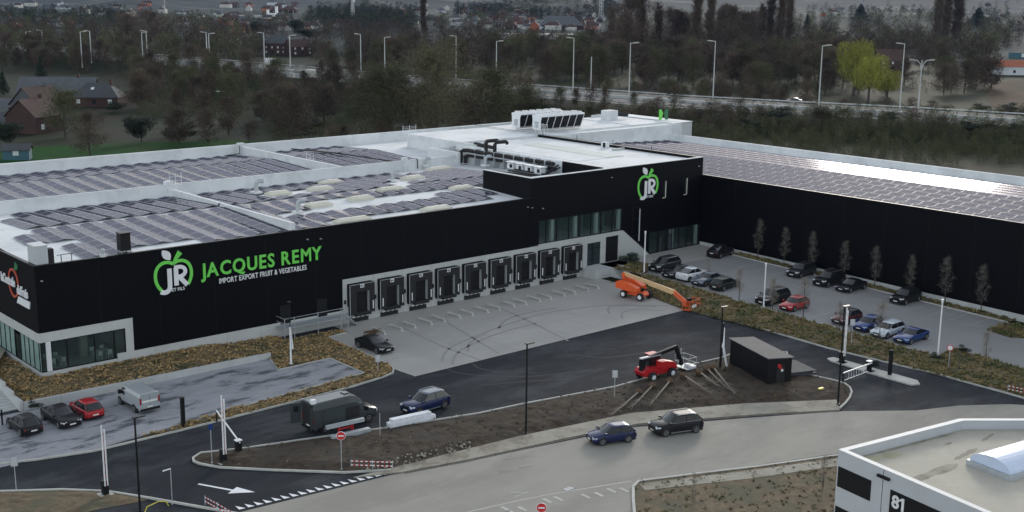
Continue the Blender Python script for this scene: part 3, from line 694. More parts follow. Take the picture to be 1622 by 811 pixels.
# wall lamps
for px, py in ((969, 281), (843, 399+-70), (508, 378), (487, 379), (836, 328), (860, 330), (66, 445), (1107, 263), (1114, 289)):
    v = ray(px, py); t_ = (YF-.1)/v.y; q = v*t_
    b = MB(); b.box(q.x-.09, q.x+.09, YF-.22, YF-.02, q.z+37-.06, q.z+37+.04, 'galv'); b.build('wall_lamp', BR)
# ---- signs
def glyphs(body, size, m, base, parent, thick, bold, sx, plane='Y', gap=1.0):
    x = 0; cache = {}
    for ch in body:
        if ch == ' ': x += size*.32*sx; continue
        if plane == 'Y': fn = lambda v, x=x: (base[0]+x+v[0], base[1]-v[2]-thick/2, base[2]+v[1])
        else: fn = lambda v, x=x: (base[0]-v[2]-thick/2, base[1]-x-v[0], base[2]+v[1])
        b = text_mb(ch, size, m, thick, bold, fn, sx=sx); b.build('letter', parent)
        w0, w1 = text_w(ch, size); x += (w1+size*.09*gap)*sx
    return x
def width(body, size, gap=1.0):
    x = 0
    for ch in body: x += size*.32 if ch == ' ' else text_w(ch, size)[1]+size*.09*gap
    return x
def lettering(body, x0, x1, y, z, size, m, label, thick=.08, bold=.02, gap=1.0):
    t_ = thing('lettering_sign', label, 'sign', (x0, y, z)); sx = (x1-x0)/width(body, size, gap); glyphs(body, size, m, (x0, y, z), t_, thick, bold, sx, gap=gap); return t_
lettering('JACQUES REMY', 56.25, 70.75, YF-.03, 7.95, 2.05, 'lime', 'big green letters spelling a name across the black facade', .12, .022, 1.3)
lettering('IMPORT EXPORT FRUIT & VEGETABLES', 58.1, 68.7, YF-.03, 7.0, .78, 'white_paint', 'small white line of text under the green letters on the black facade', .05, .012, .8)
def stroke(b, pts, w, y, th, m, taper=None, caps=True):
    # thick flat stroke in the XZ plane at Y=y
    k = len(pts); L = [(p[0], p[1]) for p in pts]; ws = taper or [w]*k
    o1 = []; o2 = []
    for i, p in enumerate(L):
        a = Vector(L[max(i-1, 0)]); c = Vector(L[min(i+1, k-1)]); t = (c-a).normalized(); n = Vector((t.y, -t.x)); o1.append((p[0]+n.x*ws[i]/2, p[1]+n.y*ws[i]/2)); o2.append((p[0]-n.x*ws[i]/2, p[1]-n.y*ws[i]/2))
    for i in range(k-1):
        f = [o2[i], o1[i], o1[i+1], o2[i+1]]; vs = [(q[0], y-th, q[1]) for q in f]+[(q[0], y, q[1]) for q in f]
        b.faces(vs, [(0, 1, 2, 3), (0, 4, 5, 1), (2, 6, 7, 3), (1, 5, 6, 2), (3, 7, 4, 0)], m)
def bez(p, q, r, s, n=12): return [tuple((1-t)**3*a+3*(1-t)**2*t*b_+3*(1-t)*t*t*c+t**3*d for a, b_, c, d in zip(p, q, r, s)) for t in [i/n for i in range(n+1)]]
def apple(x, z, s, sy, label):
    """fruit emblem: x,z centre, s half width, sy half height of the body"""
    t_ = thing('apple_emblem', label, 'sign', (x, YF-.03, z-sy)); y = YF-.04
    X = lambda u, v: (x+u*s, z+v*sy)
    b = MB(); stroke(b, [X(*q) for q in bez((0, .78), (-.35, 1.12), (-1.0, .95), (-1.0, .1))+bez((-1.0, .1), (-1.0, -.25), (-.9, -.55), (-.68, -.82))[1:]], .17*s, y, .08, 'lime'); b.build('apple_outline', t_)
    b = MB(); stroke(b, [X(*q) for q in bez((0, .78), (.35, 1.12), (1.0, .95), (1.0, .1))+bez((1.0, .1), (1.0, -.2), (.92, -.42), (.78, -.66))[1:]], .17*s, y-.002, .08, 'lime'); b.build('apple_outline', t_)
    b = MB(); stroke(b, [X(0, .78), X(.14, 1.08), X(.42, 1.48)], 0, y-.004, .08, 'lime', taper=[.1*s, .17*s, .3*s]); b.build('stem', t_)
    lf = [X(*q) for q in bez((-.14, 1.06), (-.62, 1.1), (-.62, 1.5), (-.56, 1.72))+bez((-.56, 1.72), (-.2, 1.7), (-.02, 1.5), (-.14, 1.06))[1:-1]]
    b = MB(); nn_ = len(lf); b.faces([(q[0], y-.08, q[1]) for q in lf]+[(q[0], y, q[1]) for q in lf], [tuple(range(nn_))]+[(i, (i+1) % nn_, nn_+(i+1) % nn_, nn_+i) for i in range(nn_)], 'white_paint'); b.build('leaf', t_)
    b = MB(); stroke(b, [X(-.22, .52), X(-.22, -.55)]+[X(*q) for q in bez((-.22, -.55), (-.22, -.95), (-.5, -1.05), (-.74, -.88), 8)[1:]], .24*s, y-.006, .08, 'white_paint'); b.build('letter', t_)
    b = MB(); stroke(b, [X(.14, .52), X(.14, -.62)], .24*s, y-.006, .08, 'white_paint')
    stroke(b, [X(.05, .55), X(.3, .55)]+[X(*q) for q in bez((.3, .55), (.78, .55), (.78, -.08), (.3, -.08), 10)[1:]]+[X(.1, -.08)], .2*s, y-.008, .08, 'white_paint')
    stroke(b, [X(.3, -.08), X(.74, -.68)], .24*s, y-.004, .08, 'white_paint'); b.build('letter', t_)
    b = text_mb('ET FILS', .24*s, 'white_paint', .04, .01, lambda v: (x-.14*s+v[0], y-.02-v[2], z-.97*sy+v[1])); b.build('lettering', t_)
apple(53.1, 8.55, 1.95, 1.62, 'green apple outline emblem with white letters left of the green name')
apple(123.55, 10.85, 1.95, 1.6, 'green apple outline emblem high on the black office block')
# left side sign
t_ = thing('fruit_sign', 'white lettering through an orange ring with a green leaf on the left side wall', 'sign', (X0-.03, 117.5, 7.4))
b = MB(); pts = [(117.75+1.35*math.cos(a), 8.85+1.45*math.sin(a)) for a in [2*math.pi*i/32 for i in range(33)]]
o1 = [(117.75+1.15*math.cos(a), 8.85+1.25*math.sin(a)) for a in [2*math.pi*i/32 for i in range(33)]]
for i in range(32):
    q = [pts[i], pts[i+1], o1[i+1], o1[i]]; b.faces([(X0-.12, *p) for p in q]+[(X0-.02, *p) for p in q], [(0, 3, 2, 1), (0, 1, 5, 4), (2, 3, 7, 6)], 'orange_ring')
b.build('ring', t_)
b = MB(); q = [(117.3, 10.2), (116.9, 11.1), (116.2, 10.8), (116.5, 10.35)]; b.faces([(X0-.1, *p) for p in q]+[(X0-.02, *p) for p in q], [(0, 3, 2, 1), (0, 1, 5, 4), (1, 2, 6, 5), (2, 3, 7, 6), (3, 0, 4, 7)], 'leafgreen'); b.build('leaf', t_)
wd = width('laCentrale', 1.35, .5); 
def side_text(body, y0, y1, z, size, bold):
    b = text_mb(body, size, 'white_paint', .1, bold, lambda v: v); w = max(v[0] for v in b.v); k = (y0-y1)/w
    b.v = [(X0-.14-v[2], y0-v[0]*k, z+v[1]) for v in b.v]; b.build('lettering', t_)
side_text('laCentrale', 121.0, 117.2, 8.55, 1.25, .03); side_text('duFrais', 116.7, 113.9, 8.05, 1.25, .03)
b = MB(); b.loft([[(X0-.1, 117.2, 7.0), (X0-.1, 116.6, 7.75), (X0-.1, 113.6, 7.75), (X0-.1, 113.9, 7.0)], [(X0-.02, 117.2, 7.0), (X0-.02, 116.6, 7.75), (X0-.02, 113.6, 7.75), (X0-.02, 113.9, 7.0)]], 'white_paint'); b.build('white_plate', t_)

# ================================================================== solar arrays
PL, PW, TILT = 2.0, 1.22, R_(9)
pm = MB(); pm.box(-PL/2, PL/2, -PW/2, PW/2, -.018, .0, 'module_frame')
e = .07; pm.m = pm.m; pm.poly([(-PL/2+e, -PW/2+e, .004), (PL/2-e, -PW/2+e, .004), (PL/2-e, PW/2-e, .004), (-PL/2+e, PW/2-e, .004)], 'cell')
PMESH = pm.mesh('solar_panel')
def module_mats(xr, y, z, sl_=0.0, sx_=0.0):
    # two modules of one tent, ridge along Y at x=xr
    out = []
    for s in (-1, 1):
        cx = xr+s*(PW/2*math.cos(TILT)+.02)
        M_ = Matrix.Translation((cx, y, z+.1+PW/2*math.sin(TILT)))@Matrix.Rotation(sl_, 4, 'X')@Matrix.Rotation(s*TILT-sx_, 4, 'Y')@Matrix.Rotation(math.pi/2, 4, 'Z')
        out.append(M_)
    return out
SKY = []      # (x0,x1,y0,y1) rectangles kept free of modules
def free(x, y): return not any(a-1.0 < x < c+1.0 and d_-.9 < y < e_+.9 for a, c, d_, e_ in SKY)
def array(label, ridges, ysegs, zf, cuts, npart, cam=(0, 0)):
    t_ = thing('solar_array', label, 'solar panels', (ridges[0], ysegs[0][0], 11.3), 0, 'solar arrays on the white roof')
    L = []
    for xr in ridges:
        for a, c in ysegs:
            k = int((c-a)/(PL+.05))
            for j in range(k):
                y = a+(c-a-k*(PL+.05))/2+(j+.5)*(PL+.05)
                if not free(xr, y) or (cuts and cuts(xr, y)): continue
                for M_ in module_mats(xr, y, zf(xr, y), math.atan((zf(xr, y+.1)-zf(xr, y-.1))/.2), math.atan((zf(xr+.1, y)-zf(xr-.1, y))/.2)): L.append(M_)
    L.sort(key=lambda m: m.translation.xy.length)
    inv = Matrix.Translation(-t_.location)
    for M_ in L[:npart]:
        o = bpy.data.objects.new('solar_panel', PMESH); COL.objects.link(o); o.parent = t_; o.matrix_local = inv@M_
    if L[npart:]:
        b = MB(); k0 = b.mi('module_frame'); k1 = b.mi('cell')
        for M_ in L[npart:]:
            n0 = len(b.v); b.v += [tuple(M_@v.co) for v in PMESH.vertices]
            for p in PMESH.polygons: b.f.append(tuple(i+n0 for i in p.vertices)); b.m.append(k0 if p.material_index == 0 else k1)
        b.build('solar_panels_beyond', t_, kind='stuff')
    return t_
# skylights first
SL = [((483, 322.5), (526, 322)), ((549.5, 313.5), (591.6, 311)), ((596.6, 301), (640, 298)), ((711, 296), (750, 295)), ((683.4, 329), (721, 323)), ((549.5, 349), (600, 342)), ((422, 306), (459, 302.5)), ((490, 298.5), (524, 295)), ((508.8, 285), (539, 283)), ((638.7, 281), (668.5, 278)), ((678, 264), (713, 260.5))]
def r1z(x, y): return roofz(y, YF, YM, YR1)
def r2z(x, y): return roofz(y, YM, YB, YR2)
spots = []
where = ['second row, left one', 'second row, next to the left one', 'third along the row behind the vent', 'near the office block corner', 'at the front edge, right one', 'at the front edge, left one', 'in the back row at the far left', 'in the back row, second from left', 'right against the fire wall', 'in the back row beside the bent vent', 'at the far back by the pipes']
for (p, q), w_ in zip(SL, where):
    a = at(*p, 12.0); c = at(*q, 12.0); cx = (a.x+c.x)/2; cy = max(113.5, (a.y+c.y)/2); hx = max(1.6, (c.x-a.x)/2); z = r1z(cx, cy)
    hy = .75
    SKY.append((cx-hx, cx+hx, cy-hy, cy+hy))
    t_ = thing('roof_skylight', 'cream box skylight on the white roof, '+w_, 'skylight', (cx, cy, z), 0, 'cream skylights among the solar panels')
    b = MB(); b.prism([(cx-hx, cy-hy), (cx+hx, cy-hy), (cx+hx, cy+hy), (cx-hx, cy+hy)], z-.1, z+.32, 'roof_cream'); b.build('kerb_frame', t_)
    b = MB(); b.loft([[(cx-hx+.05, cy-hy+.05, z+.32), (cx+hx-.05, cy-hy+.05, z+.32), (cx+hx-.05, cy+hy-.05, z+.32), (cx-hx+.05, cy+hy-.05, z+.32)], [(cx-hx+.4, cy-.25, z+.55), (cx+hx-.4, cy-.25, z+.55), (cx+hx-.4, cy+.25, z+.55), (cx-hx+.4, cy+.25, z+.55)]], 'roof_cream'); b.build('dome', t_)
# free walkways seen as white patches
for p, q in (((45, 383), (110, 366)), ((470, 345), (530, 330)), ((560, 330), (640, 312)), ((600, 318), (650, 304)), ((640, 240), (641, 240))):
    pass
SKY += [(72, 77, 119.8, 121.0), (77, 92, 120.5, 121.6), (92, 100.8, 121.2, 122.2)]
for q in ((472, 333), (405, 322), (625, 290)): 
    a = at(*q, 11.9); SKY.append((a.x-.8, a.x+1.2, a.y-.5, a.y+.5))
def cut1(x, y):
    if x < 44.3: return not (121 < y < 125) or x < 41.5
    if x < 45.9: return y < 113.8 or (119.5 < y < 121.5) or y > 137
    if x < 48: return y < 117.5 or 122.5 < y < 124
    if x < 50: return y < 112.9
    return y < 115 and 50.2 < x < 57 
ridges1 = [43.25+2.55*i for i in range(10)]
array('solar panel rows on the front left roof field above the green name', ridges1, ((112.6, YR1), (YR1+.1, 141.6)), r1z, cut1, 300)
ridges2 = [69.0+2.55*i for i in range(13)]
array('solar panel rows among the cream skylights on the middle front roof field', ridges2, ((112.6, YR1), (YR1+.1, 141.4)), r1z, lambda x, y: y < 114.2 and x > 72 or (x > 97.5 and y < 117), 300)
array('short solar panel rows beside the black pipes behind the office block', [102.2+2.55*i for i in range(4)], ((122.2, YR1), (YR1+.1, 138)), r1z, lambda x, y: x > 107.5 and y < 126, 40)
array('solar panel rows on the rear left roof field', [20.5+2.55*i for i in range(29)], ((143.4, YR2), (YR2+.1, 171)), r2z, None, 300)
array('solar panel rows on the rear middle roof field before the pipes', [95.4+2.55*i for i in range(7)], ((143.4, YR2), (YR2+.1, 171)), r2z, None, 150)
array('long strips of solar panels on the roof of the right wing', [XW+1.35+2.5*i for i in range(6)]+[XR+1.6+2.5*i for i in range(5)], ((31, 143.5),), lambda x, y: wz(x), lambda x, y: y > 121 and x < 141, 300)
# ================================================================== roof equipment
def rotpts(p, c, a): return (c[0]+(p[0])*math.cos(a)-(p[1])*math.sin(a), c[1]+p[0]*math.sin(a)+p[1]*math.cos(a))
# big chillers with V coils and fans
for (yy, xa, xb, lab) in ((150.2, 137.6, 147.6, 'nearer of the two long chillers with fan rows on the roof'), (155.0, 137.2, 147.2, 'farther of the two long chillers with fan rows on the roof')):
    t_ = thing('chiller', lab, 'chiller', ((xa+xb)/2, yy, 14)); b = MB(); z0 = 14.15
    b.box(xa, xb, yy-.15, yy+.15, z0, z0+.3, 'steel'); b.box(xa, xb, yy-1.2, yy+1.2, z0+2.35, z0+2.62, 'white_paint')
    for k in range(7):
        x = xa+(xb-xa)*k/6; b.bar((x, yy-.2, z0+.1), (x, yy-1.15, z0+2.4), .1, .08, 'white_paint'); b.bar((x, yy+.2, z0+.1), (x, yy+1.15, z0+2.4), .1, .08, 'white_paint')
    b.build('frame', t_)
    for s in (-1, 1):
        for k in range(6):
            x = xa+(xb-xa)*k/6+.08; x2 = xa+(xb-xa)*(k+1)/6-.08; p = MB(); p.loft([[(x, yy+s*.2, z0+.3), (x2, yy+s*.2, z0+.3), (x2, yy+s*.3, z0+.3), (x, yy+s*.3, z0+.3)], [(x, yy+s*1.0, z0+2.34), (x2, yy+s*1.0, z0+2.34), (x2, yy+s*1.1, z0+2.34), (x, yy+s*1.1, z0+2.34)]], 'black_paint'); p.build('coil_panel', t_)
    p = MB(); p.box(xa-.1, xa, yy-1.0, yy+1.0, z0+.2, z0+2.35, 'white_paint'); p.box(xa-.16, xa-.1, yy-.5, yy+.4, z0+.5, z0+1.6, 'galv'); p.build('end_panel', t_)
    for k in range(6):
        for s in (-.58, .58):
            cx = xa+(xb-xa)*(k+.5)/6; p = MB(); p.tube([(cx, yy+s, z0+2.62), (cx, yy+s, z0+2.9)], [.55, .5], 'white_paint', 14); p.tube([(cx, yy+s, z0+2.9), (cx, yy+s, z0+2.92)], .42, 'black_paint', 14); p.build('fan', t_)
# pipes on the terrace
t_ = thing('pipe_rack', 'thick black insulated pipes along the white terrace wall on the roof', 'pipes', (115.7, 132, 11.4))
b = MB(); b.tube([(114.9, 142.4, 11.5), (114.9, 142.4, 13.2), (115.1, 142.0, 13.45), (115.3, 141.3, 13.5), (115.6, 122.6, 13.5)], .3, 'rubber', 8); b.build('pipe', t_)
b = MB(); b.tube([(115.4, 141.9, 11.5), (115.4, 141.9, 12.5), (115.6, 141.3, 12.75), (115.9, 122.6, 12.75)], .3, 'rubber', 8); b.build('pipe', t_)
b = MB(); b.tube([(115.0, 140.8, 13.1), (115.2, 128.0, 13.1)], .09, 'steel', 6); b.build('pipe', t_, label='thin bare steel pipe')
for yy in (137.3, 135.3):
    b = MB(); b.tube([(115.6, yy, 13.6), (115.6, yy, 14.9), (115.9, yy, 15.25), (117.4, yy-.4, 15.3), (117.7, yy-.4, 15.0)], .28, 'rubber', 8); b.build('pipe', t_, label='black pipe bent up over the wall')
for yy in [124+2.2*i for i in range(8)]: b = MB(); b.box(115.1, 116.3, yy-.05, yy+.05, 11.4, 13.9, 'galv'); b.build('bracket', t_)
b = MB(); b.box(116.2, 116.38, 121.5, 142.2, 11.2, 12.95, 'wall_panel'); b.build('terrace_wall', BR)
for yy, xx in ((139, 122), (136.5, 121)):
    pass
t_ = thing('pipe_run', 'low black pipes crossing the white roof behind the terrace', 'pipes', (121, 143, 13.6))
for (a, c) in (((119, 141.6), (122.5, 145.5)), ((118.3, 139), (119, 144))):
    b = MB(); b.tube([(*a, 13.95), (*c, 13.95)], .28, 'rubber', 8); b.build('pipe', t_)
for k in range(4):
    yy = 129.4-k*2.05; xx = 113.9-.1*k
    labs = ['leftmost of the four white condenser units on the roof terrace', 'second from left of the four white condenser units', 'third from left of the four white condenser units', 'rightmost of the four white condenser units on the roof terrace']
    t_ = thing('condenser_unit', labs[k], 'condenser', (xx, yy, 11.7)); p = MB(); p.box(xx-.45, xx+.45, yy-.65, yy+.65, 12.25, 13.05, 'white_paint'); p.build('casing', t_)
    p = MB(); p.box(xx-.6, xx+.6, yy-.85, yy+.85, 13.15, 13.25, 'white_paint'); p.build('rain_cover', t_); p = MB(); p.box(xx-.47, xx-.45, yy-.45, yy+.1, 12.4, 12.9, 'black_paint'); p.build('grille', t_)
    p = MB()
    for sx in (-.35, .35):
        for sy in (-.5, .5): p.box(xx+sx-.04, xx+sx+.04, yy+sy-.04, yy+sy+.04, 11.7, 12.25, 'galv')
        for sy in (-.7, .7): p.box(xx+sx-.03, xx+sx+.03, yy+sy-.03, yy+sy+.03, 12.9, 13.15, 'galv')
    p.build('stand', t_)
t_ = thing('condenser_pipes', 'dark pipework beside the condenser units', 'pipes', (114, 123, 11.7))
for q in (((112.8, 129, 12.1), (112.8, 122, 12.1), (115.8, 121.8, 13.4)), ((113.2, 128, 12.3), (113.4, 121.9, 12.3), (116, 121.7, 13.1)), ((111.5, 131, 11.9), (112.4, 127, 11.9), (112.4, 122.2, 12.0))): b = MB(); b.tube(q, .12, 'rubber', 6); b.build('pipe', t_)
# vents
def vent(px, py, lab, s=1.0, bent=True, z=11.8):
    q = at(px, py, z); t_ = thing('roof_vent', lab, 'vent', tuple(q)); p = MB(); p.tube([(0, 0, -.1), (0, 0, .9*s), (.05, -.05, 1.15*s), (.3*s, -.2*s, 1.35*s), (.75*s, -.4*s, 1.3*s)] if bent else [(0, 0, -.1), (0, 0, 1.1*s)], .26*s, 'galv', 10); p.build('duct', t_, local=True)
    p = MB(); p.box(-.5*s, .5*s, -.5*s, .5*s, -.1, .15, 'roof_white'); p.build('base', t_, local=True)
    if not bent: p = MB(); p.tube([(0, 0, 1.1*s), (0, 0, 1.35*s)], [.45*s, .3*s], 'galv', 10); p.build('cap', t_, local=True)
vent(472, 336, 'bent silver vent duct at the left end of the front skylight'); vent(406, 305, 'pale branching vent duct beside the left dividing wall', 1.1); vent(622, 286, 'curved white vent duct between rear panel rows'); vent(769, 262, 'curled white vent duct beside the office block corner', 1.0, z=12); vent(674, 262, 'small bent vent duct by the rear fire wall', .8)
vent(163, 405, 'small grey roof outlet near the facade edge, left of the black box', .5, False)
q = at(201, 402, 11.4); t_ = thing('roof_unit', 'black upright ventilation box standing at the facade edge of the roof', 'vent', (q.x, q.y+.6, 11.3))
p = MB(); p.box(-.5, .5, -.5, .5, .4, 2.1, 'black_paint'); p.build('casing', t_, local=True)
for sx in (-.45, .45):
    for sy in (-.45, .45): p = MB(); p.box(sx-.05, sx+.05, sy-.05, sy+.05, 0, .55, 'galv'); p.build('leg', t_, local=True)
for k in range(5): p = MB(); p.box(-.47, .47, -.53, -.5, .6+.3*k, .68+.3*k, 'rubber'); p.build('louvre', t_, local=True)
p = MB(); p.box(-.56, .56, -.56, .56, 2.1, 2.18, 'black_paint'); p.build('cover', t_, local=True)
t_ = thing('cabinet', 'pale grey roof cabinet with dark side units at the left front roof corner', 'cabinet', (40.6, 113.6, 11.3))
p = MB(); p.box(-.9, .3, -1.0, .9, 0, 1.9, 'wall_panel'); p.box(-.95, .35, -1.05, .95, 1.9, 1.97, 'roof_white'); p.build('casing', t_, local=True)
p = MB(); p.box(.35, .9, -.9, -.1, .1, 1.5, 'rubber'); p.box(.5, 1.2, .0, .6, .1, 1.2, 'galv'); p.build('unit', t_, local=True)
p = MB()
for x in (1.6, 2.6): p.bar((x, -.8, 0), (x, -.8, .8), .06, .06, 'black_paint')
p.bar((1.2, -.8, .8), (2.8, -.8, .8), .06, .06, 'black_paint'); p.build('rail', t_, local=True)
# ladders over the parapets
def ladder(x, y, z, h, lab, axis='x', w=1.3):
    t_ = thing('roof_ladder', lab, 'ladder', (x, y, z)); p = MB()
    for s in (0, w/2, w):
        q = (s, 0) if axis == 'x' else (0, s); p.bar((q[0], q[1], 0), (q[0], q[1], h), .05, .05, 'white_paint')
    p.build('rail', t_, local=True)
    for k in range(5):
        zz = h*(k+1)/6; a = (0, 0, zz); c = (w, 0, zz) if axis == 'x' else (0, w, zz); p = MB(); p.bar(a, c, .03, .03, 'white_paint'); p.build('rung', t_, local=True)
ladder(67.4, YM-.4, 11.2, 3.0, 'white guard ladder over the front fire wall, by the dividing wall', w=1.6); ladder(93.3, 149.5, 11.3, 2.6, 'white guard ladder over the rear dividing wall', 'y', 1.8); ladder(124.5, YB-2, 12.5, 1.6, 'small white guard frame on the far roof edge left of the chillers', w=2.8)
q = at(820, 208, 13.8)
t_ = thing('roof_ladder', 'white guard frame in front of the chillers', 'ladder', (135.6, 147.4, 14)); p = MB()
for x in (0, .6, 1.2, 1.8):
    for y in (0, 1.0): p.bar((x, y, 0), (x, y, 1.5), .05, .05, 'white_paint')
p.bar((0, 0, 1.5), (1.8, 0, 1.5), .05, .05, 'white_paint'); p.bar((0, 1, 1.5), (1.8, 1, 1.5), .05, .05, 'white_paint'); p.build('rail', t_, local=True)
t_ = thing('roof_cabinet', 'white cabinet with dark ducts on the far white roof block', 'cabinet', (161.5, 156.5, 14.1)); p = MB(); p.box(-1.2, 1.2, -1, 1, 0, 1.7, 'roof_white'); p.build('casing', t_, local=True)
p = MB(); p.tube([(1.3, -.3, .9), (3.6, -1.2, .8)], .35, 'rubber', 8); p.tube([(1.3, .5, 1.1), (2.4, .4, 1.1)], .4, 'rubber', 8); p.build('duct', t_, local=True)
t_ = thing('inverter_box', 'small white box with a black face on the office block roof', 'cabinet', (133.6, 130.2, 13.62)); p = MB(); p.box(-.4, .4, -.5, .5, 0, .9, 'roof_white'); p.build('casing', t_, local=True); p = MB(); p.box(-.42, -.4, -.45, .1, .1, .85, 'black_paint'); p.build('front', t_, local=True)
q = at(1068, 190, 14.3)
t_ = thing('rooftop_sculpture', 'pair of bright green figures standing on the far roof corner', 'sculpture', (168.2, 149.2, 14.3))
for s, m in ((-1, 'lime'), (1, 'leafgreen')):
    p = MB(); a = s*.8; p.loft([[(a-.2*s, -.1, 0), (a+.12*s, -.1, 0), (a+.12*s, .1, 0), (a-.25*s, .1, 0)], [(a*.35, -.15, 1.2), (a+.3*s, -.15, 1.1), (a+.3*s, .15, 1.1), (a*.35, .15, 1.2)], [(a*.95, -.1, 1.9), (a+.35*s, -.1, 1.8), (a+.35*s, .1, 1.8), (a*.95, .1, 1.9)]], m)
    p.bar((a+.2*s, 0, 1.5), (a+.35*s, 0, 0), .18, .15, m); p.build('figure', t_, local=True)
# roof drains cables
b = MB(); b.tube([(93.2, 171, 12.85), (93.2, 171, 11.6), (90.5, 170.8, 11.5)], .07, 'black_paint', 6); b.tube([(106.5, YM+.2, 12.8), (106.5, YM-.2, 12.8), (106.5, YM-.2, 11.4)], .08, 'black_paint', 6); b.tube([(67.0, 128, 12.3), (66.8, 128, 12.3), (66.8, 128, 11.7)], .08, 'black_paint', 6)
b.tube([(106.5, YM+.3, 11.9), (103, 158, 12.3), (102, 170, 11.8)], .1, 'black_paint', 6); b.build('cable', BR)
# ================================================================== vehicles (local +X is forward, origin on the ground)
STY = {  # length, width, height, belt, hood start z, [windscreen base, roof front, roof rear, rear base] as fractions of length from the front, tail height
 'hatch': (4.05, 1.76, 1.47, .93, .80, (.25, .44, .84, .985), .92), 'sedan': (4.75, 1.84, 1.43, .92, .78, (.28, .45, .70, .87), .98),
 'wagon': (4.75, 1.84, 1.47, .93, .80, (.27, .43, .87, .985), .95), 'suv': (4.6, 1.9, 1.68, 1.07, .98, (.25, .41, .86, .985), 1.08),
 'coupe_suv': (4.7, 1.92, 1.6, 1.08, .98, (.25, .42, .68, .95), 1.12), 'coupe': (4.75, 1.86, 1.38, .9, .76, (.29, .47, .66, .92), .95),
 'bigsuv': (4.9, 1.95, 1.75, 1.1, 1.02, (.25, .40, .88, .985), 1.1)}
def wheel_parts(car, xs, w, r, rimm='steel', tw=.22):
    for x in xs:
        for s in (-1, 1):
            p = MB(); y0 = s*(w/2-tw+.02); y1 = s*(w/2+.015); p.tube([(x, y0, r), (x, y0+s*.03, r), (x, y1-s*.03, r), (x, y1, r)], [r*.9, r, r, r*.88], 'rubber', 18); wh = p.build('wheel', car, local=True)
            q = MB(); q.tube([(x, y1-s*.01, r), (x, y1+s*.012, r)], r*.66, 'rubber', 16)
            for k in range(5):
                a = k*1.2566+.3; q.bar((x, y1+s*.018, r), (x+r*.64*math.cos(a), y1+s*.018, r+r*.64*math.sin(a)), .08, .02, rimm)
            n0 = 16; c = []
            for k in range(n0):
                a0, a1 = 2*math.pi*k/n0, 2*math.pi*(k+1)/n0; q.poly([(x+r*e_*math.cos(t), y1+s*.02, r+r*e_*math.sin(t)) for e_, t in ((.6, a0), (.68, a0), (.68, a1), (.6, a1))], rimm)
            q.build('rim', wh, local=True)
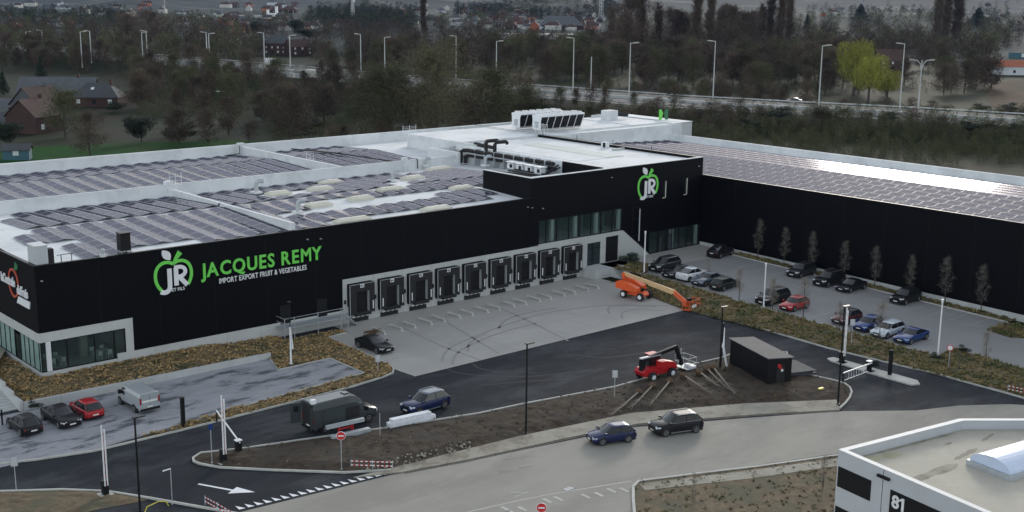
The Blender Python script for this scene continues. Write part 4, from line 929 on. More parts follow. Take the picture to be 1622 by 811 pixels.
def car(style, paint_, label, loc, rz, group='cars in the car parks', roof=None, rimm='steel', rails=False, chrome=False):
    L, Wd, H, belt, hood, fr, tail = STY[style]; h = L/2; t_ = thing('parked_car', label, 'car', loc, rz, group)
    xf = lambda f: h-f*L; g0, g1, g2, g3 = [xf(f) for f in fr]; w = Wd/2
    notch = style in ('sedan', 'coupe')
    # body: stations with rounded section
    st = [(h, .62, .46, .80*w), (h-.05, hood-.14, .26, .88*w), (h-.28, hood-.02, .2, .965*w), (h-.75, hood+.03, .19, w), (g0+.12, belt-.02, .19, w), (g1, belt, .19, w), (0, belt, .19, w), (g2, belt+.01, .19, w), (min(g3+.15, g2-.05), tail-.01 if notch else belt+.02, .2, w*.995), (-h+.28, tail-.02, .22, .975*w), (-h+.06, tail-.09, .3, .9*w), (-h, tail-.28, .42, .84*w)]
    secs = []
    for x, zt, zb, ww in st:
        mid = zb+(zt-zb)*.5
        half = [(ww*.86, zb), (ww*.985, zb+.1), (ww, mid), (ww*.985, zt-(zt-zb)*.2), (ww*.93, zt-.05), (ww*.82, zt)]
        secs.append([(x, y, z) for y, z in half]+[(x, -y, z) for y, z in half[::-1]])
    b = MB(); b.loft(secs, paint_); body = b.build('body', t_, smooth=True, local=True)
    # dark lower sill + wheel arches
    r = .34 if 'suv' in style else .32; wx = (h-.86, -h+.82)
    b = MB(); b.box(-h+.1, h-.1, -w*.9, w*.9, .17, .3, 'black_paint')
    for x in wx:
        for s in (-1, 1): b.tube([(x, s*(w-.28), r+.02), (x, s*(w+.004), r+.02)], r+.065, 'rubber', 20)
    b.build('underbody', t_, local=True)
    wheel_parts(t_, wx, Wd, r, rimm)
    # cabin: glass band lofted from belt to roof
    wb, wr = w*.90, w*.70; zb = belt-.03
    def ring(x0, x1, ww, z, k=.12): return [(x0, 0, z), (x0-k*.3, ww*.55, z), (x0-k, ww*.93, z), (x0-k*2.4, ww, z), (0.5*(x0+x1), ww, z), (x1+k*2, ww, z), (x1+k*.6, ww*.93, z), (x1, ww*.6, z), (x1, 0, z), (x1, -ww*.6, z), (x1+k*.6, -ww*.93, z), (x1+k*2, -ww, z), (.5*(x0+x1), -ww, z), (x0-k*2.4, -ww, z), (x0-k, -ww*.93, z), (x0-k*.3, -ww*.55, z)]
    R0 = ring(g0, g3, wb, zb); R1 = ring(g1+.04, g2-.04, wr+.03, H-.07)
    b = MB(); b.loft([R0[::-1], R1[::-1]], 'car_glass', caps=False); b.build('windows', t_, smooth=False, local=True)
    R2 = ring(g1+.05, g2-.05, wr+.045, H-.085); R3 = ring(g1-.02, g2+.04, wr-.03, H-.02); R4 = ring(g1-.3, g2+.3, wr*.6, H)
    b = MB(); b.loft([R2[::-1], R3[::-1], R4[::-1]], roof or paint_, caps=False); b.poly(R4[::-1][::-1], roof or paint_); b.build('roof', t_, smooth=True, local=True)
    b = MB()
    def pil(i, j, wd, out=.012):
        for s in (1, -1):
            p = Vector(R0[i]); q = Vector(R1[j]); p.y = abs(p.y)*s; q.y = abs(q.y)*s; o = Vector((0, out*s, 0)); d = Vector((wd, 0, 0))
            b.faces([p+o-d, p+o+d, q+o+d*.7, q+o-d*.7, p-o-d, p-o+d, q-o+d*.7, q-o-d*.7], [(0, 1, 2, 3), (3, 2, 1, 0), (0, 4, 5, 1), (2, 6, 7, 3)], paint_)
    pil(2, 2, .05, .015); pil(4, 4, .035, .012); pil(6, 6, .09 if not notch else .12, .015)
    b.build('pillar', t_, local=True)
    if rails:
        for s in (-1, 1): b = MB(); b.tube([(g1-.15, s*wr, H-.04), (g1-.3, s*wr, H+.03), (g2+.3, s*wr, H+.03), (g2+.1, s*wr, H-.04)], .022, 'steel', 6); b.build('roof_rail', t_, local=True)
    if chrome:
        for s in (-1, 1): b = MB(); b.bar((g0-.3, s*(wb+.03), belt+.01), (g3+.3, s*(wb+.03), belt+.02), .03, .03, 'steel'); b.bar((g0-.2, s*(w+.01), .28), (-h+1.3, s*(w+.01), .28), .05, .05, 'steel'); b.build('trim', t_, local=True)
    for s in (-1, 1):
        b = MB(); b.loft([[(h-.02-.0, s*w*.84, hood-.16), (h-.03, s*w*.55, hood-.17), (h-.03, s*w*.55, hood-.27), (h-.02, s*w*.84, hood-.28)], [(h-.36, s*w*.985, hood-.1), (h-.12, s*w*.5, hood-.09), (h-.1, s*w*.5, hood-.2), (h-.34, s*w*.99, hood-.22)]], 'lens_white'); b.build('headlight', t_, local=True)
        b = MB(); b.box(-h+.02, -h+.14, min(s*w*.5, s*w*.9), max(s*w*.5, s*w*.9), tail-.36, tail-.2, 'lens_red'); b.build('tail_light', t_, local=True)
        b = MB(); b.box(g0-.22, g0-.02, min(s*(w-.02), s*(w+.16)), max(s*(w-.02), s*(w+.16)), belt-.0, belt+.14, paint_); b.build('mirror', t_, local=True)
        b = MB()
        for x in ((g0+g1)/2-.15, .5*(g1+g2)-.05, g2+.15): b.box(x-.008, x+.008, min(s*w*.99, s*(w+.006)), max(s*w*.99, s*(w+.006)), .32, belt-.12, 'rubber')
        for x in (.5*(g1+g2)+.12, g2+.35): b.box(x-.1, x+.1, min(s*w*.98, s*(w+.03)), max(s*w*.98, s*(w+.03)), belt-.2, belt-.165, paint_)
        b.build('door_gap', t_, local=True)
    b = MB(); b.box(h-.045, h+.012, -w*.42, w*.42, hood-.34, hood-.16, 'black_paint'); b.box(h-.03, h+.02, -w*.7, w*.7, .3, .42, 'black_paint'); b.build('grille', t_, local=True)
    for x, z in ((h+.025, .45), (-h-.015, tail-.42)): b = MB(); b.box(x-.012, x+.012, -.26, .26, z-.055, z+.055, 'plate'); b.build('licence_plate', t_, local=True)
    return t_
def cp(px, py): 
    q = at(px, py, 0)
    if q.x > 112.5:
        for _ in range(6): q = at(px, py, zp(q.y) if q.y < 105 else 1.2)
    return (q.x, q.y, q.z+.005)
PI = math.pi
UP = 'cars in the upper car park'
car('coupe_suv', 'paint_black', 'black SUV with its back to the entrance, nearest the building corner', cp(1141, 405), R_(8), UP)
car('bigsuv', 'paint_dark', 'large dark SUV at the near end of the row, beside the white pole', cp(1053, 427), PI+.05, UP, chrome=True)
car('sedan', 'paint_black', 'black car between the large dark SUV and the white car', cp(1074, 437), PI, UP)
car('coupe_suv', 'paint_white', 'white coupe SUV, the only pure white car near the entrance', cp(1096, 442), 0, UP)
car('sedan', 'paint_bluegrey', 'blue grey sedan beside the white coupe SUV', cp(1121, 449), PI, UP)
car('wagon', 'paint_green_black', 'dark greenish car at the right end of the five by the entrance', cp(1148, 456), R_(5), UP)
car('bigsuv', 'paint_black', 'black SUV parked directly left of the red hatchback', cp(1224, 479), PI, UP, rails=True)
car('hatch', 'paint_red', 'bright red hatchback in the upper car park', cp(1258, 489), PI, UP)
car('suv', 'paint_dark', 'dark grey SUV alone under the first trees by the long wall', cp(1269, 436), PI+.04, UP)
car('bigsuv', 'paint_black', 'tall black SUV nose out by the long wall, beside the low black sedan', cp(1313, 450), PI, UP, rails=True)
car('sedan', 'paint_black', 'low black sedan by the long wall beside the tall SUV', cp(1348, 459), PI, UP)
car('suv', 'paint_black', 'black SUV standing alone farthest right by the long wall', cp(1434, 478), PI, UP)
car('hatch', 'paint_darkred', 'dark wine red hatchback at the left of the front four', cp(1341, 510), PI, UP, roof='paint_black')
car('hatch', 'paint_blue', 'blue hatchback between the wine red and the silver car', cp(1375, 521), PI, UP)
car('wagon', 'paint_palesilver', 'pale silver estate car between the two blue cars', cp(1406, 530), PI, UP, rails=True)
car('coupe', 'paint_blue', 'blue coupe at the right end of the front four', cp(1443, 539), PI, UP)
LO = 'cars in the lower left car park'
car('hatch', 'paint_black', 'small black hatchback seen from behind, leftmost by the outdoor stairs', cp(39, 681), PI/2+.05, LO)
car('sedan', 'paint_black', 'black saloon facing out between the small black and the red hatchback', cp(97, 668), -PI/2+.05, LO)
car('hatch', 'paint_red', 'red hatchback seen from behind by the low retaining wall', cp(137, 656), PI/2+.02, LO)
car('sedan', 'paint_black', 'black saloon parked on the dock yard beside the grass edge', cp(593, 553), -PI/2+.06, 'cars standing alone')
car('suv', 'paint_navy', 'dark blue SUV with silver roof rails on the asphalt near the open van', cp(674, 648), PI+.03, 'cars standing alone', rails=True, chrome=True, roof='paint_bluegrey')
a_, b_ = at(934, 706), at(1110, 686); hd = math.atan2((a_-b_).y, (a_-b_).x)
car('hatch', 'paint_navy', 'dark blue hatchback on the grey street, nearer the no entry sign', cp(968, 698), hd+.02, 'cars on the street')
car('suv', 'paint_black', 'black SUV on the grey street behind the blue hatchback', cp(1070, 683), hd+.05, 'cars on the street', rails=True, chrome=True)
# vans
def van(label, paint_, loc, rz, L, Wd, H, openv=False):
    t_ = thing('parked_van', label, 'van', loc, rz); h = L/2; w = Wd/2
    st = [(h, .5, .95, .78*w), (h-.1, .32, 1.12, .88*w), (h-.55, .3, 1.28, .97*w), (h-1.0, .3, 1.42, w)]
    secs = []
    def sec(x, zb, zt, ww, top): return [(x, y, z) for y, z in ((ww*.9, zb), (ww, zb+.15), (ww, zt*.55), (ww*.985, zt-(zt-1)*.35 if zt > 1.5 else zt-.1), (ww*top, zt-.06), (ww*top*.86, zt))]+[(x, -y, z) for y, z in ((ww*.9, zb), (ww, zb+.15), (ww, zt*.55), (ww*.985, zt-(zt-1)*.35 if zt > 1.5 else zt-.1), (ww*top, zt-.06), (ww*top*.86, zt))[::-1]]
    for x, zb, zt, ww in st: secs.append(sec(x, zb, zt, ww, .9))
    xw = h-1.0; xr = h-1.0-(H-1.42)*.95
    for x, zt, tp in ((xw-.02, 1.47, .88), ((xw+xr)/2, (1.42+H)/2+.02, .87), (xr, H-.08, .86), (xr-.4, H, .86), (0, H, .87), (-h+.1, H-.02, .87), (-h, H-.08, .86)): secs.append(sec(x, .3, zt, w, tp))
    b = MB(); b.loft(secs, paint_); b.build('body', t_, smooth=False, local=True)
    b = MB()   # windscreen just outside the slope
    for s in (0,): b.poly([(xw+.05, -w*.8, 1.5), (xw+.05, w*.8, 1.5), (xr+.1, w*.72, H-.12), (xr+.1, -w*.72, H-.12)], 'car_glass')
    b.build('windscreen', t_, local=True)
    for s in (-1, 1):
        b = MB(); q = [(xw-.1, s*(w+.012), 1.2), (xw-1.1, s*(w+.012), 1.15), (xw-1.1, s*(w*.965), 1.85), (xw-.65, s*(w*.965), 1.85)]; b.poly(q if s < 0 else q[::-1], 'car_glass'); b.build('side_window', t_, local=True)
        b = MB(); b.box(h-.16, h+.01, min(s*w*.5, s*w*.84), max(s*w*.5, s*w*.84), .78, 1.0, 'lens_white'); b.build('headlight', t_, local=True)
        b = MB(); b.box(xw-.35, xw-.15, min(s*w, s*(w+.24)), max(s*w, s*(w+.24)), 1.15, 1.5, 'black_paint'); b.build('mirror', t_, local=True)
        b = MB(); b.box(-h+.3, h-.6, min(s*w, s*(w+.02)), max(s*w, s*(w+.02)), .42, .56, 'black_paint'); b.build('side_trim', t_, local=True)
        b = MB(); b.box(-h-.01, -h+.06, min(s*w*.82, s*w*.98), max(s*w*.82, s*w*.98), .95, 1.55, 'lens_red'); b.build('tail_light', t_, local=True)
    b = MB()
    for x in (h-1.0, -h+1.15):
        for s in (-1, 1): b.tube([(x, s*(w-.3), .37), (x, s*(w+.006), .37)], .43, 'rubber', 18)
    b.box(h-.03, h+.02, -w*.6, w*.6, .55, .85, 'black_paint'); b.build('wheel_arch', t_, local=True)
    wheel_parts(t_, (h-1.0, -h+1.15), Wd, .36)
    b = MB(); b.box(-h-.08, -h+.02, -w*.95, w*.95, .35, .55, 'black_paint'); b.build('bumper', t_, local=True)
    if openv:
        b = MB(); b.box(-h-.012, -h+.01, -w*.86, w*.86, .6, H-.25, 'rubber'); b.build('cargo_opening', t_, local=True)
        for s in (-1, 1):
            ex = -h-.1; b = MB(); b.bar((ex, s*w, 1.55), (ex-.85*(.5 if s < 0 else 1), s*(w+.3 if s > 0 else w+.35), 1.55), .06, H-.95, paint_); d = b.build('rear_door', t_, local=True)
            q = MB(); q.bar((ex-.18, s*(w+.1)-.04*s, 1.9), (ex-.6*(.5 if s < 0 else 1), s*(w+.22), 1.9), .08, .5, 'car_glass'); q.build('pane', d, local=True)
        b = MB(); b.box(-.1, 1.3, -w-.014, -w+.01, .75, 1.75, 'rubber'); b.box(-h+.9, -.25, -w-.045, -w-.01, .6, 1.95, paint_); b.build('sliding_door', t_, local=True)
        b = MB(); b.box(-h-.1, -h+.3, -.9, -.55, H-.02, H+.35, 'white_paint'); b.build('roof_lamp', t_, local=True)
        b = MB(); b.box(.2, .7, -.3, .3, H-.02, H+.08, paint_); b.build('roof_vent', t_, local=True)
    else:
        b = MB(); b.box(-h-.012, -h+.01, -.01, .01, .6, H-.3, 'rubber')
        b.build('door_gap', t_, local=True)
        b = MB(); b.box(-h-.02, -h+.01, -.7, .7, 1.1, 1.28, 'plate'); b.build('rear_strip', t_, local=True)
    b = MB(); b.box(-h-.03, -h+.0, -.26, .26, .62, .73, 'plate'); b.build('licence_plate', t_, local=True)
    return t_
q = at(545, 684); van('dark green grey high roof van with open rear doors and a dark side opening', 'paint_van', (55.1, 84.9, -.02), R_(-1), 6.5, 2.02, 2.75, True)
q = at(222, 646); van('silver grey delivery van parked by the low retaining wall', 'paint_silver', (q.x, q.y+.5, .01), PI/2+.02, 5.0, 1.94, 1.97)
# roof sheets / packaged stock beside the van
def stack(name, label, x0, y0, rz, L, items, cat='stack'):
    t_ = thing(name, label, cat, (x0, y0, -.02), rz)
    for k, (dx, dy, z, ln, wd, hh, m) in enumerate(items): b = MB(); b.box(dx, dx+ln, dy, dy+wd, z, z+hh, m); b.build('bundle', t_, local=True)
    for x in (.8, L*.5, L-.8): b = MB(); b.box(x-.06, x+.06, -.1, .9, 0, .12, 'soil'); b.build('bearer', t_, local=True)
    return t_
stack('white_bundle_stack', 'long white wrapped bundles stacked on the kerb between the van and blue SUV', 57.6, 81.0, R_(-6), 4.6, [(0, 0, .12, 4.6, .42, .35, 'wrap'), (.1, .45, .12, 4.5, .4, .3, 'wrap'), (.3, .1, .48, 3.9, .6, .3, 'wrap')])
t_ = stack('trestle_stack', 'pale grey profiles lying on a low trestle beside the open van', 52.2, 81.6, R_(-5), 3.9, [(0, 0, .12, 3.6, .5, .35, 'galv'), (-.1, .9, .85, 3.6, .3, .3, 'galv')])
for x in (1.1, 2.4): b = MB(); b.bar((x, .95, 0), (x, .95, .85), .06, .06, 'sign_red'); b.bar((x, 1.2, 0), (x, 1.2, .85), .06, .06, 'sign_red'); b.build('trestle_leg', t_, local=True)
b = MB(); b.bar((1.1, 1.07, .6), (2.4, 1.07, .6), .06, .1, 'sign_red'); b.build('trestle_bar', t_, local=True)
# ---------------------------------------------------------------- orange boom lift
q0 = at(993, 470); q1 = at(1092, 489)
t_ = thing('boom_lift', 'orange boom lift with its cream arm lowered across the dock yard', 'boom lift', (108.0, 99.2, .0), R_(-82))
# local +x towards -Y (boom direction)
for sx in (-1.25, 1.25):
    for sy in (-.95, .95):
        b = MB(); b.tube([(sx, sy-.17, .5), (sx, sy-.12, .5), (sx, sy+.12, .5), (sx, sy+.17, .5)], [.42, .5, .5, .42], 'rubber', 18); wh = b.build('wheel', t_, local=True)
        b = MB(); s_ = 1 if sy > 0 else -1; b.tube([(sx, sy+s_*.15, .5), (sx, sy+s_*.19, .5)], .27, 'white_paint', 12); b.build('rim', wh, local=True)
b = MB(); b.loft([[(-1.3, y, .45), (1.3, y, .45), (1.6, y, .7), (1.3, y, 1.0), (-1.2, y, 1.0)] for y in (-.55, .55)], 'orange'); b.box(-1.35, -1.15, -.9, .9, .42, .6, 'orange'); b.box(1.15, 1.35, -.9, .9, .42, .6, 'orange'); b.build('chassis', t_, local=True)
b = MB(); b.loft([[(-2.3, y, 1.2), (-.9, y, 1.05), (.7, y, 1.1), (.6, y, 1.6), (-.6, y, 2.15), (-2.0, y, 2.3), (-2.4, y, 2.0)] for y in (.32, 1.2)], 'orange'); b.build('engine_cover', t_, local=True)
b = MB(); b.loft([[(-2.3, y, 1.2), (-.9, y, 1.05), (.9, y, 1.1), (.8, y, 1.5), (-.6, y, 1.9), (-2.0, y, 2.1), (-2.4, y, 1.9)] for y in (-1.2, -.32)], 'orange'); b.build('engine_cover', t_, local=True)
b = MB(); b.tube([(0, 0, 1.0), (0, 0, 1.15)], .5, 'black_paint', 14); b.box(-2.2, 1.0, -.3, .3, 1.1, 1.4, 'black_paint'); b.build('turntable', t_, local=True)
b = MB(); b.bar((-1.9, 0, 2.85), (5.6, 0, 1.75), .3, .42, 'lift_boom'); b.build('boom', t_, local=True)
b = MB(); b.bar((1.8, 0, 2.05), (5.3, 0, 1.5), .22, .2, 'lift_boom'); b.build('boom', t_, local=True)
b = MB(); b.bar((-1.9, 0, 2.3), (-1.9, 0, 2.95), .45, .4, 'orange'); b.build('boom_pivot', t_, local=True)
b = MB(); b.bar((5.4, 0, 1.9), (7.3, 0, .75), .22, .3, 'orange'); b.bar((5.4, .0, 1.5), (7.2, 0, .4), .12, .12, 'orange'); b.build('jib', t_, local=True)
b = MB(); b.box(7.2, 7.5, -.25, .25, .15, 1.1, 'orange'); b.build('jib_head', t_, local=True)
b = MB(); b.box(7.5, 8.5, -1.15, 1.15, .08, .16, 'orange')
for x in (7.5, 8.5):
    for y in (-1.15, -.38, .38, 1.15): b.bar((x, y, .1), (x, y, 1.25), .05, .05, 'orange')
    for z in (.65, 1.25): b.bar((x, -1.15, z), (x, 1.15, z), .05, .05, 'orange')
for y in (-1.15, 1.15):
    for z in (.65, 1.25): b.bar((7.5, y, z), (8.5, y, z), .05, .05, 'orange')
b.build('basket', t_, local=True)
b = MB(); b.box(7.55, 7.85, -.35, .35, .9, 1.35, 'black_paint'); b.build('control_panel', t_, local=True); b = MB(); b.box(8.5, 8.54, -.6, .3, .35, .7, 'white_paint'); b.build('label_plate', t_, local=True)
# ---------------------------------------------------------------- telehandler
q = at(1046, 600); t_ = thing('telehandler', 'red telehandler with its black arm folded over, on the asphalt by the kerb', 'telehandler', (q.x, q.y+.6, -.02), R_(-4))
for sx in (-1.3, 1.3):
    for sy in (-.9, .9):
        b = MB(); b.tube([(sx, sy-.18, .5), (sx, sy-.12, .5), (sx, sy+.12, .5), (sx, sy+.18, .5)], [.42, .5, .5, .42], 'rubber', 18); wh = b.build('wheel', t_, local=True)
        b = MB(); s_ = 1 if sy > 0 else -1; b.tube([(sx, sy+s_*.15, .5), (sx, sy+s_*.2, .5)], .25, 'white_paint', 12); b.build('rim', wh, local=True)
b = MB(); b.loft([[(-2.1, y, .6), (2.0, y, .55), (2.2, y, .8), (1.9, y, 1.15), (-2.0, y, 1.3), (-2.3, y, 1.0)] for y in (-.7, .7)], 'red'); b.build('chassis', t_, local=True)
b = MB(); b.loft([[(-.3, y, 1.2), (1.8, y, 1.1), (1.5, y, 1.6), (.4, y, 1.9), (-.3, y, 1.9)] for y in (-1.1, -.3)], 'red'); b.build('engine_cover', t_, local=True)
b = MB(); b.loft([[(-.9, y, 1.2), (.9, y, 1.15), (.75, y, 1.9), (.4, y, 2.35), (-.7, y, 2.35)] for y in (.2, .95)], 'car_glass'); b.box(-.75, .45, .18, .97, 2.35, 2.42, 'red'); b.build('cab', t_, local=True)
b = MB(); b.bar((-2.2, -.1, 2.1), (2.6, -.1, 2.75), .28, .36, 'black_paint'); b.build('boom', t_, local=True); b = MB(); b.box(-2.3, .4, -.26, .06, 2.3, 2.42, 'galv'); b.build('boom_cover', t_, local=True)
b = MB(); b.bar((-2.0, -.1, 1.1), (-2.0, -.1, 2.2), .5, .4, 'black_paint'); b.build('boom_pivot', t_, local=True)
b = MB(); b.bar((2.5, -.1, 2.8), (3.4, -.1, .75), .3, .34, 'black_paint'); b.build('jib', t_, local=True); b = MB(); b.bar((2.9, -.1, 1.0), (3.3, -.1, 2.4), .1, .1, 'galv'); b.build('hydraulic_ram', t_, local=True)
b = MB()
for z in (.35, .9, 1.5):
    for y in (-.9, .9): b.bar((3.5, y, z), (4.7, y, z), .035, .035, 'galv')
    for x in (3.5, 4.7): b.bar((x, -.9, z), (x, .9, z), .035, .035, 'galv')
for x in (3.5, 4.7):
    for y in (-.9, 0, .9): b.bar((x, y, .3), (x, y, 1.5), .035, .035, 'galv')
b.box(3.5, 4.7, -.9, .9, .3, .36, 'galv'); b.build('basket', t_, local=True); b = MB(); b.box(4.2, 4.75, -.9, .3, .36, .6, 'white_paint'); b.build('label_plate', t_, local=True)
# ---------------------------------------------------------------- poles, lamps, signs, barriers
def pole(name, label, px, py, top, r0=.09, r1=.06, m='black_paint', cat='pole', head=None, z=0, group=None, hgt=None):
    P = at(px, py, z); h = hgt or proj_h(P, top); t_ = thing(name, label, cat, tuple(P), 0, group)
    b = MB(); b.tube([(0, 0, 0), (0, 0, h*.5), (0, 0, h)], [r0, (r0+r1)/2, r1], m, 8); b.build('pole', t_, local=True)
    b = MB(); b.tube([(0, 0, 0), (0, 0, .12)], r0*2.2, m if m != 'white_paint' else 'kerb', 8); b.build('base', t_, local=True)
    return t_, h
for px, py, top, lab in ((222, 811, 662, 'slim black lamp post at the bottom left between two asphalt lanes'), (833, 688, 545, 'slim black lamp post on the soil verge before the dock yard'), (1327, 641, 486, 'slim black lamp post at the tip of the verge by the entry gate'), (1140, 585, 487, 'dark lamp post beside the folded white umbrella and the black shed')):
    t_, h = pole('lamp_post', lab, px, py, top, .09, .07, cat='lamp post', group='black lamp posts')
    b = MB(); b.box(-.16, .16, -.16, .16, h, h+.08, 'black_paint'); b.box(-.1, .75, -.14, .14, h-.02, h+.06, 'black_paint'); b.build('lamp_head', t_, local=True)
WP = 'white flag and lamp poles round the upper car park'
for px, py, top, lab, z in ((1020, 437, 366, 'white pole standing before the office block entrance', .9), (1153.5, 391, 333, 'white pole beside the first black SUV at the wall corner', 1.2), (1209.5, 487, 417, 'white pole in front of the black SUV beside the red car', .6), (1356, 443, 377, 'white pole between the young trees along the long wall', .7), (1485, 567, 474, 'white pole at the right end of the front row of cars', .1)):
    t_, h = pole('white_pole', lab, px, py, top, .1, .07, 'white_paint', 'pole', z=z, group=WP)
    b = MB(); b.tube([(0, 0, h-.5), (0, 0, h)], [.08, .13], 'white_paint', 8); b.build('pole_cap', t_, local=True)
t_, h = pole('flag_pole', 'white flagpole with a limp white flag in the planting bed by the left car park', 461, 577, 517, .1, .06, 'white_paint', 'flagpole', z=.15, hgt=3.9)
b = MB(); b.loft([[(.05, -.05, 3.6), (.15, .05, 3.6)], [(.05, -.1, 2.6), (.3, .1, 2.6)], [(.05, -.1, 1.6), (.42, .1, 1.5)]], 'white_paint', close=False, caps=False); b.build('flag', t_, local=True)
b = MB(); b.tube([(0, 0, 3.9), (0, 0, 6.4)], .05, 'black_paint', 6); b.tube([(0, 0, 6.4), (0, 0, 6.5)], .2, 'black_paint', 8); b.build('lamp_mast', t_, local=True)
P = at(1147, 584); t_ = thing('folded_umbrella', 'folded white umbrella on a tilted white stand beside the black shed', 'umbrella', tuple(P))
b = MB(); b.tube([(-.6, 0, 0), (-.45, 0, 2.0), (-.3, .1, 4.8)], .06, 'black_paint', 6); b.build('pole', t_, local=True); b = MB(); b.tube([(.1, -.3, .1), (-.35, 0, 2.4), (-.2, .05, 4.3)], [.1, .16, .05], 'white_paint', 7); b.build('canopy', t_, local=True); b = MB(); b.box(-1, -.2, -.4, .4, 0, .2, 'kerb'); b.build('base', t_, local=True)
def sign(name, label, px, py, top, kind):
    t_, h = pole(name, label, px, py, top, .035, .035, 'galv', 'road sign'); cz = h-.32
    fd = -Vector((t_.location.x, t_.location.y, 0)).normalized(); sd_ = Vector((-fd.y, fd.x, 0))
    def disc(r, m, o, nm, dz=0, sx=1, sz=1):
        b = MB(); k = 22; c = fd*o+Vector((0, 0, cz+dz)); a = [c+sd_*(r*sx*math.cos(2*PI*i/k))+Vector((0, 0, r*sz*math.sin(2*PI*i/k))) for i in range(k)]; a2 = [p-fd*.02 for p in a]; b.loft([a2, a], m); b.build(nm, t_, local=True)
    def plate(w, hh, m, o, nm, dz=0):
        b = MB(); c = fd*o+Vector((0, 0, cz+dz)); q = [c-sd_*w/2-Vector((0, 0, hh/2)), c+sd_*w/2-Vector((0, 0, hh/2)), c+sd_*w/2+Vector((0, 0, hh/2)), c-sd_*w/2+Vector((0, 0, hh/2))]; b.loft([[p-fd*.02 for p in q], q], m); b.build(nm, t_, local=True)
    if kind == 'noentry': disc(.36, 'white_paint', .05, 'sign_disc'); disc(.33, 'sign_red', .058, 'sign_face'); plate(.46, .1, 'white_paint', .075, 'bar')
    if kind == 'limit': disc(.32, 'sign_red', .05, 'sign_disc'); disc(.24, 'white_paint', .058, 'sign_face')
    if kind == 'plate': plate(.5, .7, 'galv', .05, 'sign_plate'); plate(.4, .6, 'wall_panel', .06, 'sign_face')
    if kind == 'blue': plate(.35, .5, 'paint_blue', .05, 'sign_plate')
    if kind == 'lamp': b = MB(); b.bar((0, 0, h-.02), tuple(sd_*-.55+Vector((0, 0, h-.15))), .1, .06, 'white_paint'); b.build('arm', t_, local=True)
sign('no_entry_sign', 'round red no entry sign with white bar on the tip of the soil verge', 541, 745, 684, 'noentry')
sign('no_entry_sign', 'round red no entry sign cut by the bottom edge of the picture', 857, 850, 797, 'noentry')
sign('speed_sign', 'small round red rimmed sign on the planted bank at the right', 1502, 585, 546, 'limit')
sign('small_sign', 'grey rectangular sign seen from behind in the middle of the soil verge', 973, 634, 587, 'plate'); sign('small_sign', 'grey rectangular sign at the bottom left kerb', 26, 778, 725, 'plate'); sign('small_sign', 'narrow blue sign beside the raised barrier', 336, 735, 670, 'blue')
sign('small_post', 'thin grey post with bent top at the bottom left', 273, 799, 742, 'lamp'); sign('small_sign', 'thin pale sign post in the brown planting bed before the black car', 599, 590, 563, 'plate'); sign('small_sign', 'thin white sign post on the bank before the wine red car', 1348, 548, 506, 'plate')
sign('small_post', 'thin dark post in the soil verge right of the white bundles', 602, 694, 655, 'none')
def ticket(px, py, top, lab, w=.3, d=.3):
    P = at(px, py); h = proj_h(P, top); t_ = thing('black_pillar', lab, 'pillar', tuple(P), 0); b = MB(); b.box(-w/2, w/2, -d/2, d/2, 0, h, 'black_paint'); b.build('casing', t_, local=True); b = MB(); b.box(-w/2-.02, w/2+.02, -d/2-.02, d/2+.02, h, h+.04, 'rubber'); b.build('cap', t_, local=True)
    b = MB(); b.box(-w/2-.012, -w/2, -d/2+.05, d/2-.05, h*.55, h*.8, 'rubber'); b.build('display', t_, local=True)
ticket(290.5, 676, 630, 'tall square black pillar beside the lower left car park'); ticket(1409, 595, 555, 'tall square black pillar on the white traffic island'); ticket(4, 673, 650, 'black post at the foot of the outdoor stairs', .12, .12)
def barrier(px, py, top, lab, ang=None, armlen=3.8, down=False, d=None):
    P = at(px, py); t_ = thing('car_park_barrier', lab, 'barrier', tuple(P)); b = MB(); b.box(-.5, .5, -.45, .45, -.02, .1, 'kerb'); b.build('footing', t_, local=True)
    b = MB(); b.box(-.22, .22, -.2, .2, .1, 1.1, 'black_paint'); b.box(-.26, .26, -.24, .24, 1.1, 1.18, 'white_paint' if down else 'black_paint'); b.build('housing', t_, local=True)
    if not down:
        h = proj_h(P, top)
        for dx, m in ((-.08, 'white_paint'), (.12, 'white_paint')):
            b = MB(); b.bar((dx, -.25, .8), (dx, -.25, h-(0 if dx < 0 else .35)), .1, .08, m); b.build('boom', t_, local=True)
        b = MB()
        for k in range(8): b.box(.01, .03, -.27, -.25, .9+k*(h-1.2)/8, 1.2+k*(h-1.2)/8, 'sign_red')
        b.build('reflector_strip', t_, local=True)
    else:
        q = Vector(d)-P; b = MB(); b.bar((0, -.28, 1.0), (q.x, q.y-.28, 1.05), .1, .1, 'white_paint'); b.build('boom', t_, local=True)
        k = 9
        if armlen > 4:
            for i in range(1, k): f = i/k*.8+.1; b = MB(); b.bar((q.x*f, q.y*f-.28, 1.0), (q.x*f+.03, q.y*f-.28, .25), .03, .03, 'white_paint'); b.build('hanging_bar', t_, local=True)
            b = MB(); b.bar((q.x*.12, q.y*.12-.28, .25), (q.x*.95, q.y*.95-.28, .25), .04, .04, 'white_paint'); b.build('lower_rail', t_, local=True)
        b = MB(); b.bar((q.x, q.y-.28, 0), (q.x, q.y-.28, 1.0), .09, .09, 'black_paint'); b.build('rest_post', t_, local=True)
barrier(167, 784, 672, 'raised white barrier boom at the bottom left verge'); barrier(354, 733, 625, 'raised white barrier boom at the left tip of the soil verge')
barrier(378, 718, 0, 'lowered white barrier across the lane beside the raised one', down=True, armlen=3, d=at(341, 667)); barrier(1333, 575, 487, 'raised white barrier at the left end of the traffic island'); barrier(1376, 589, 0, 'lowered white gate barrier with hanging bars beside the traffic island', down=True, armlen=6, d=at(1331, 606))
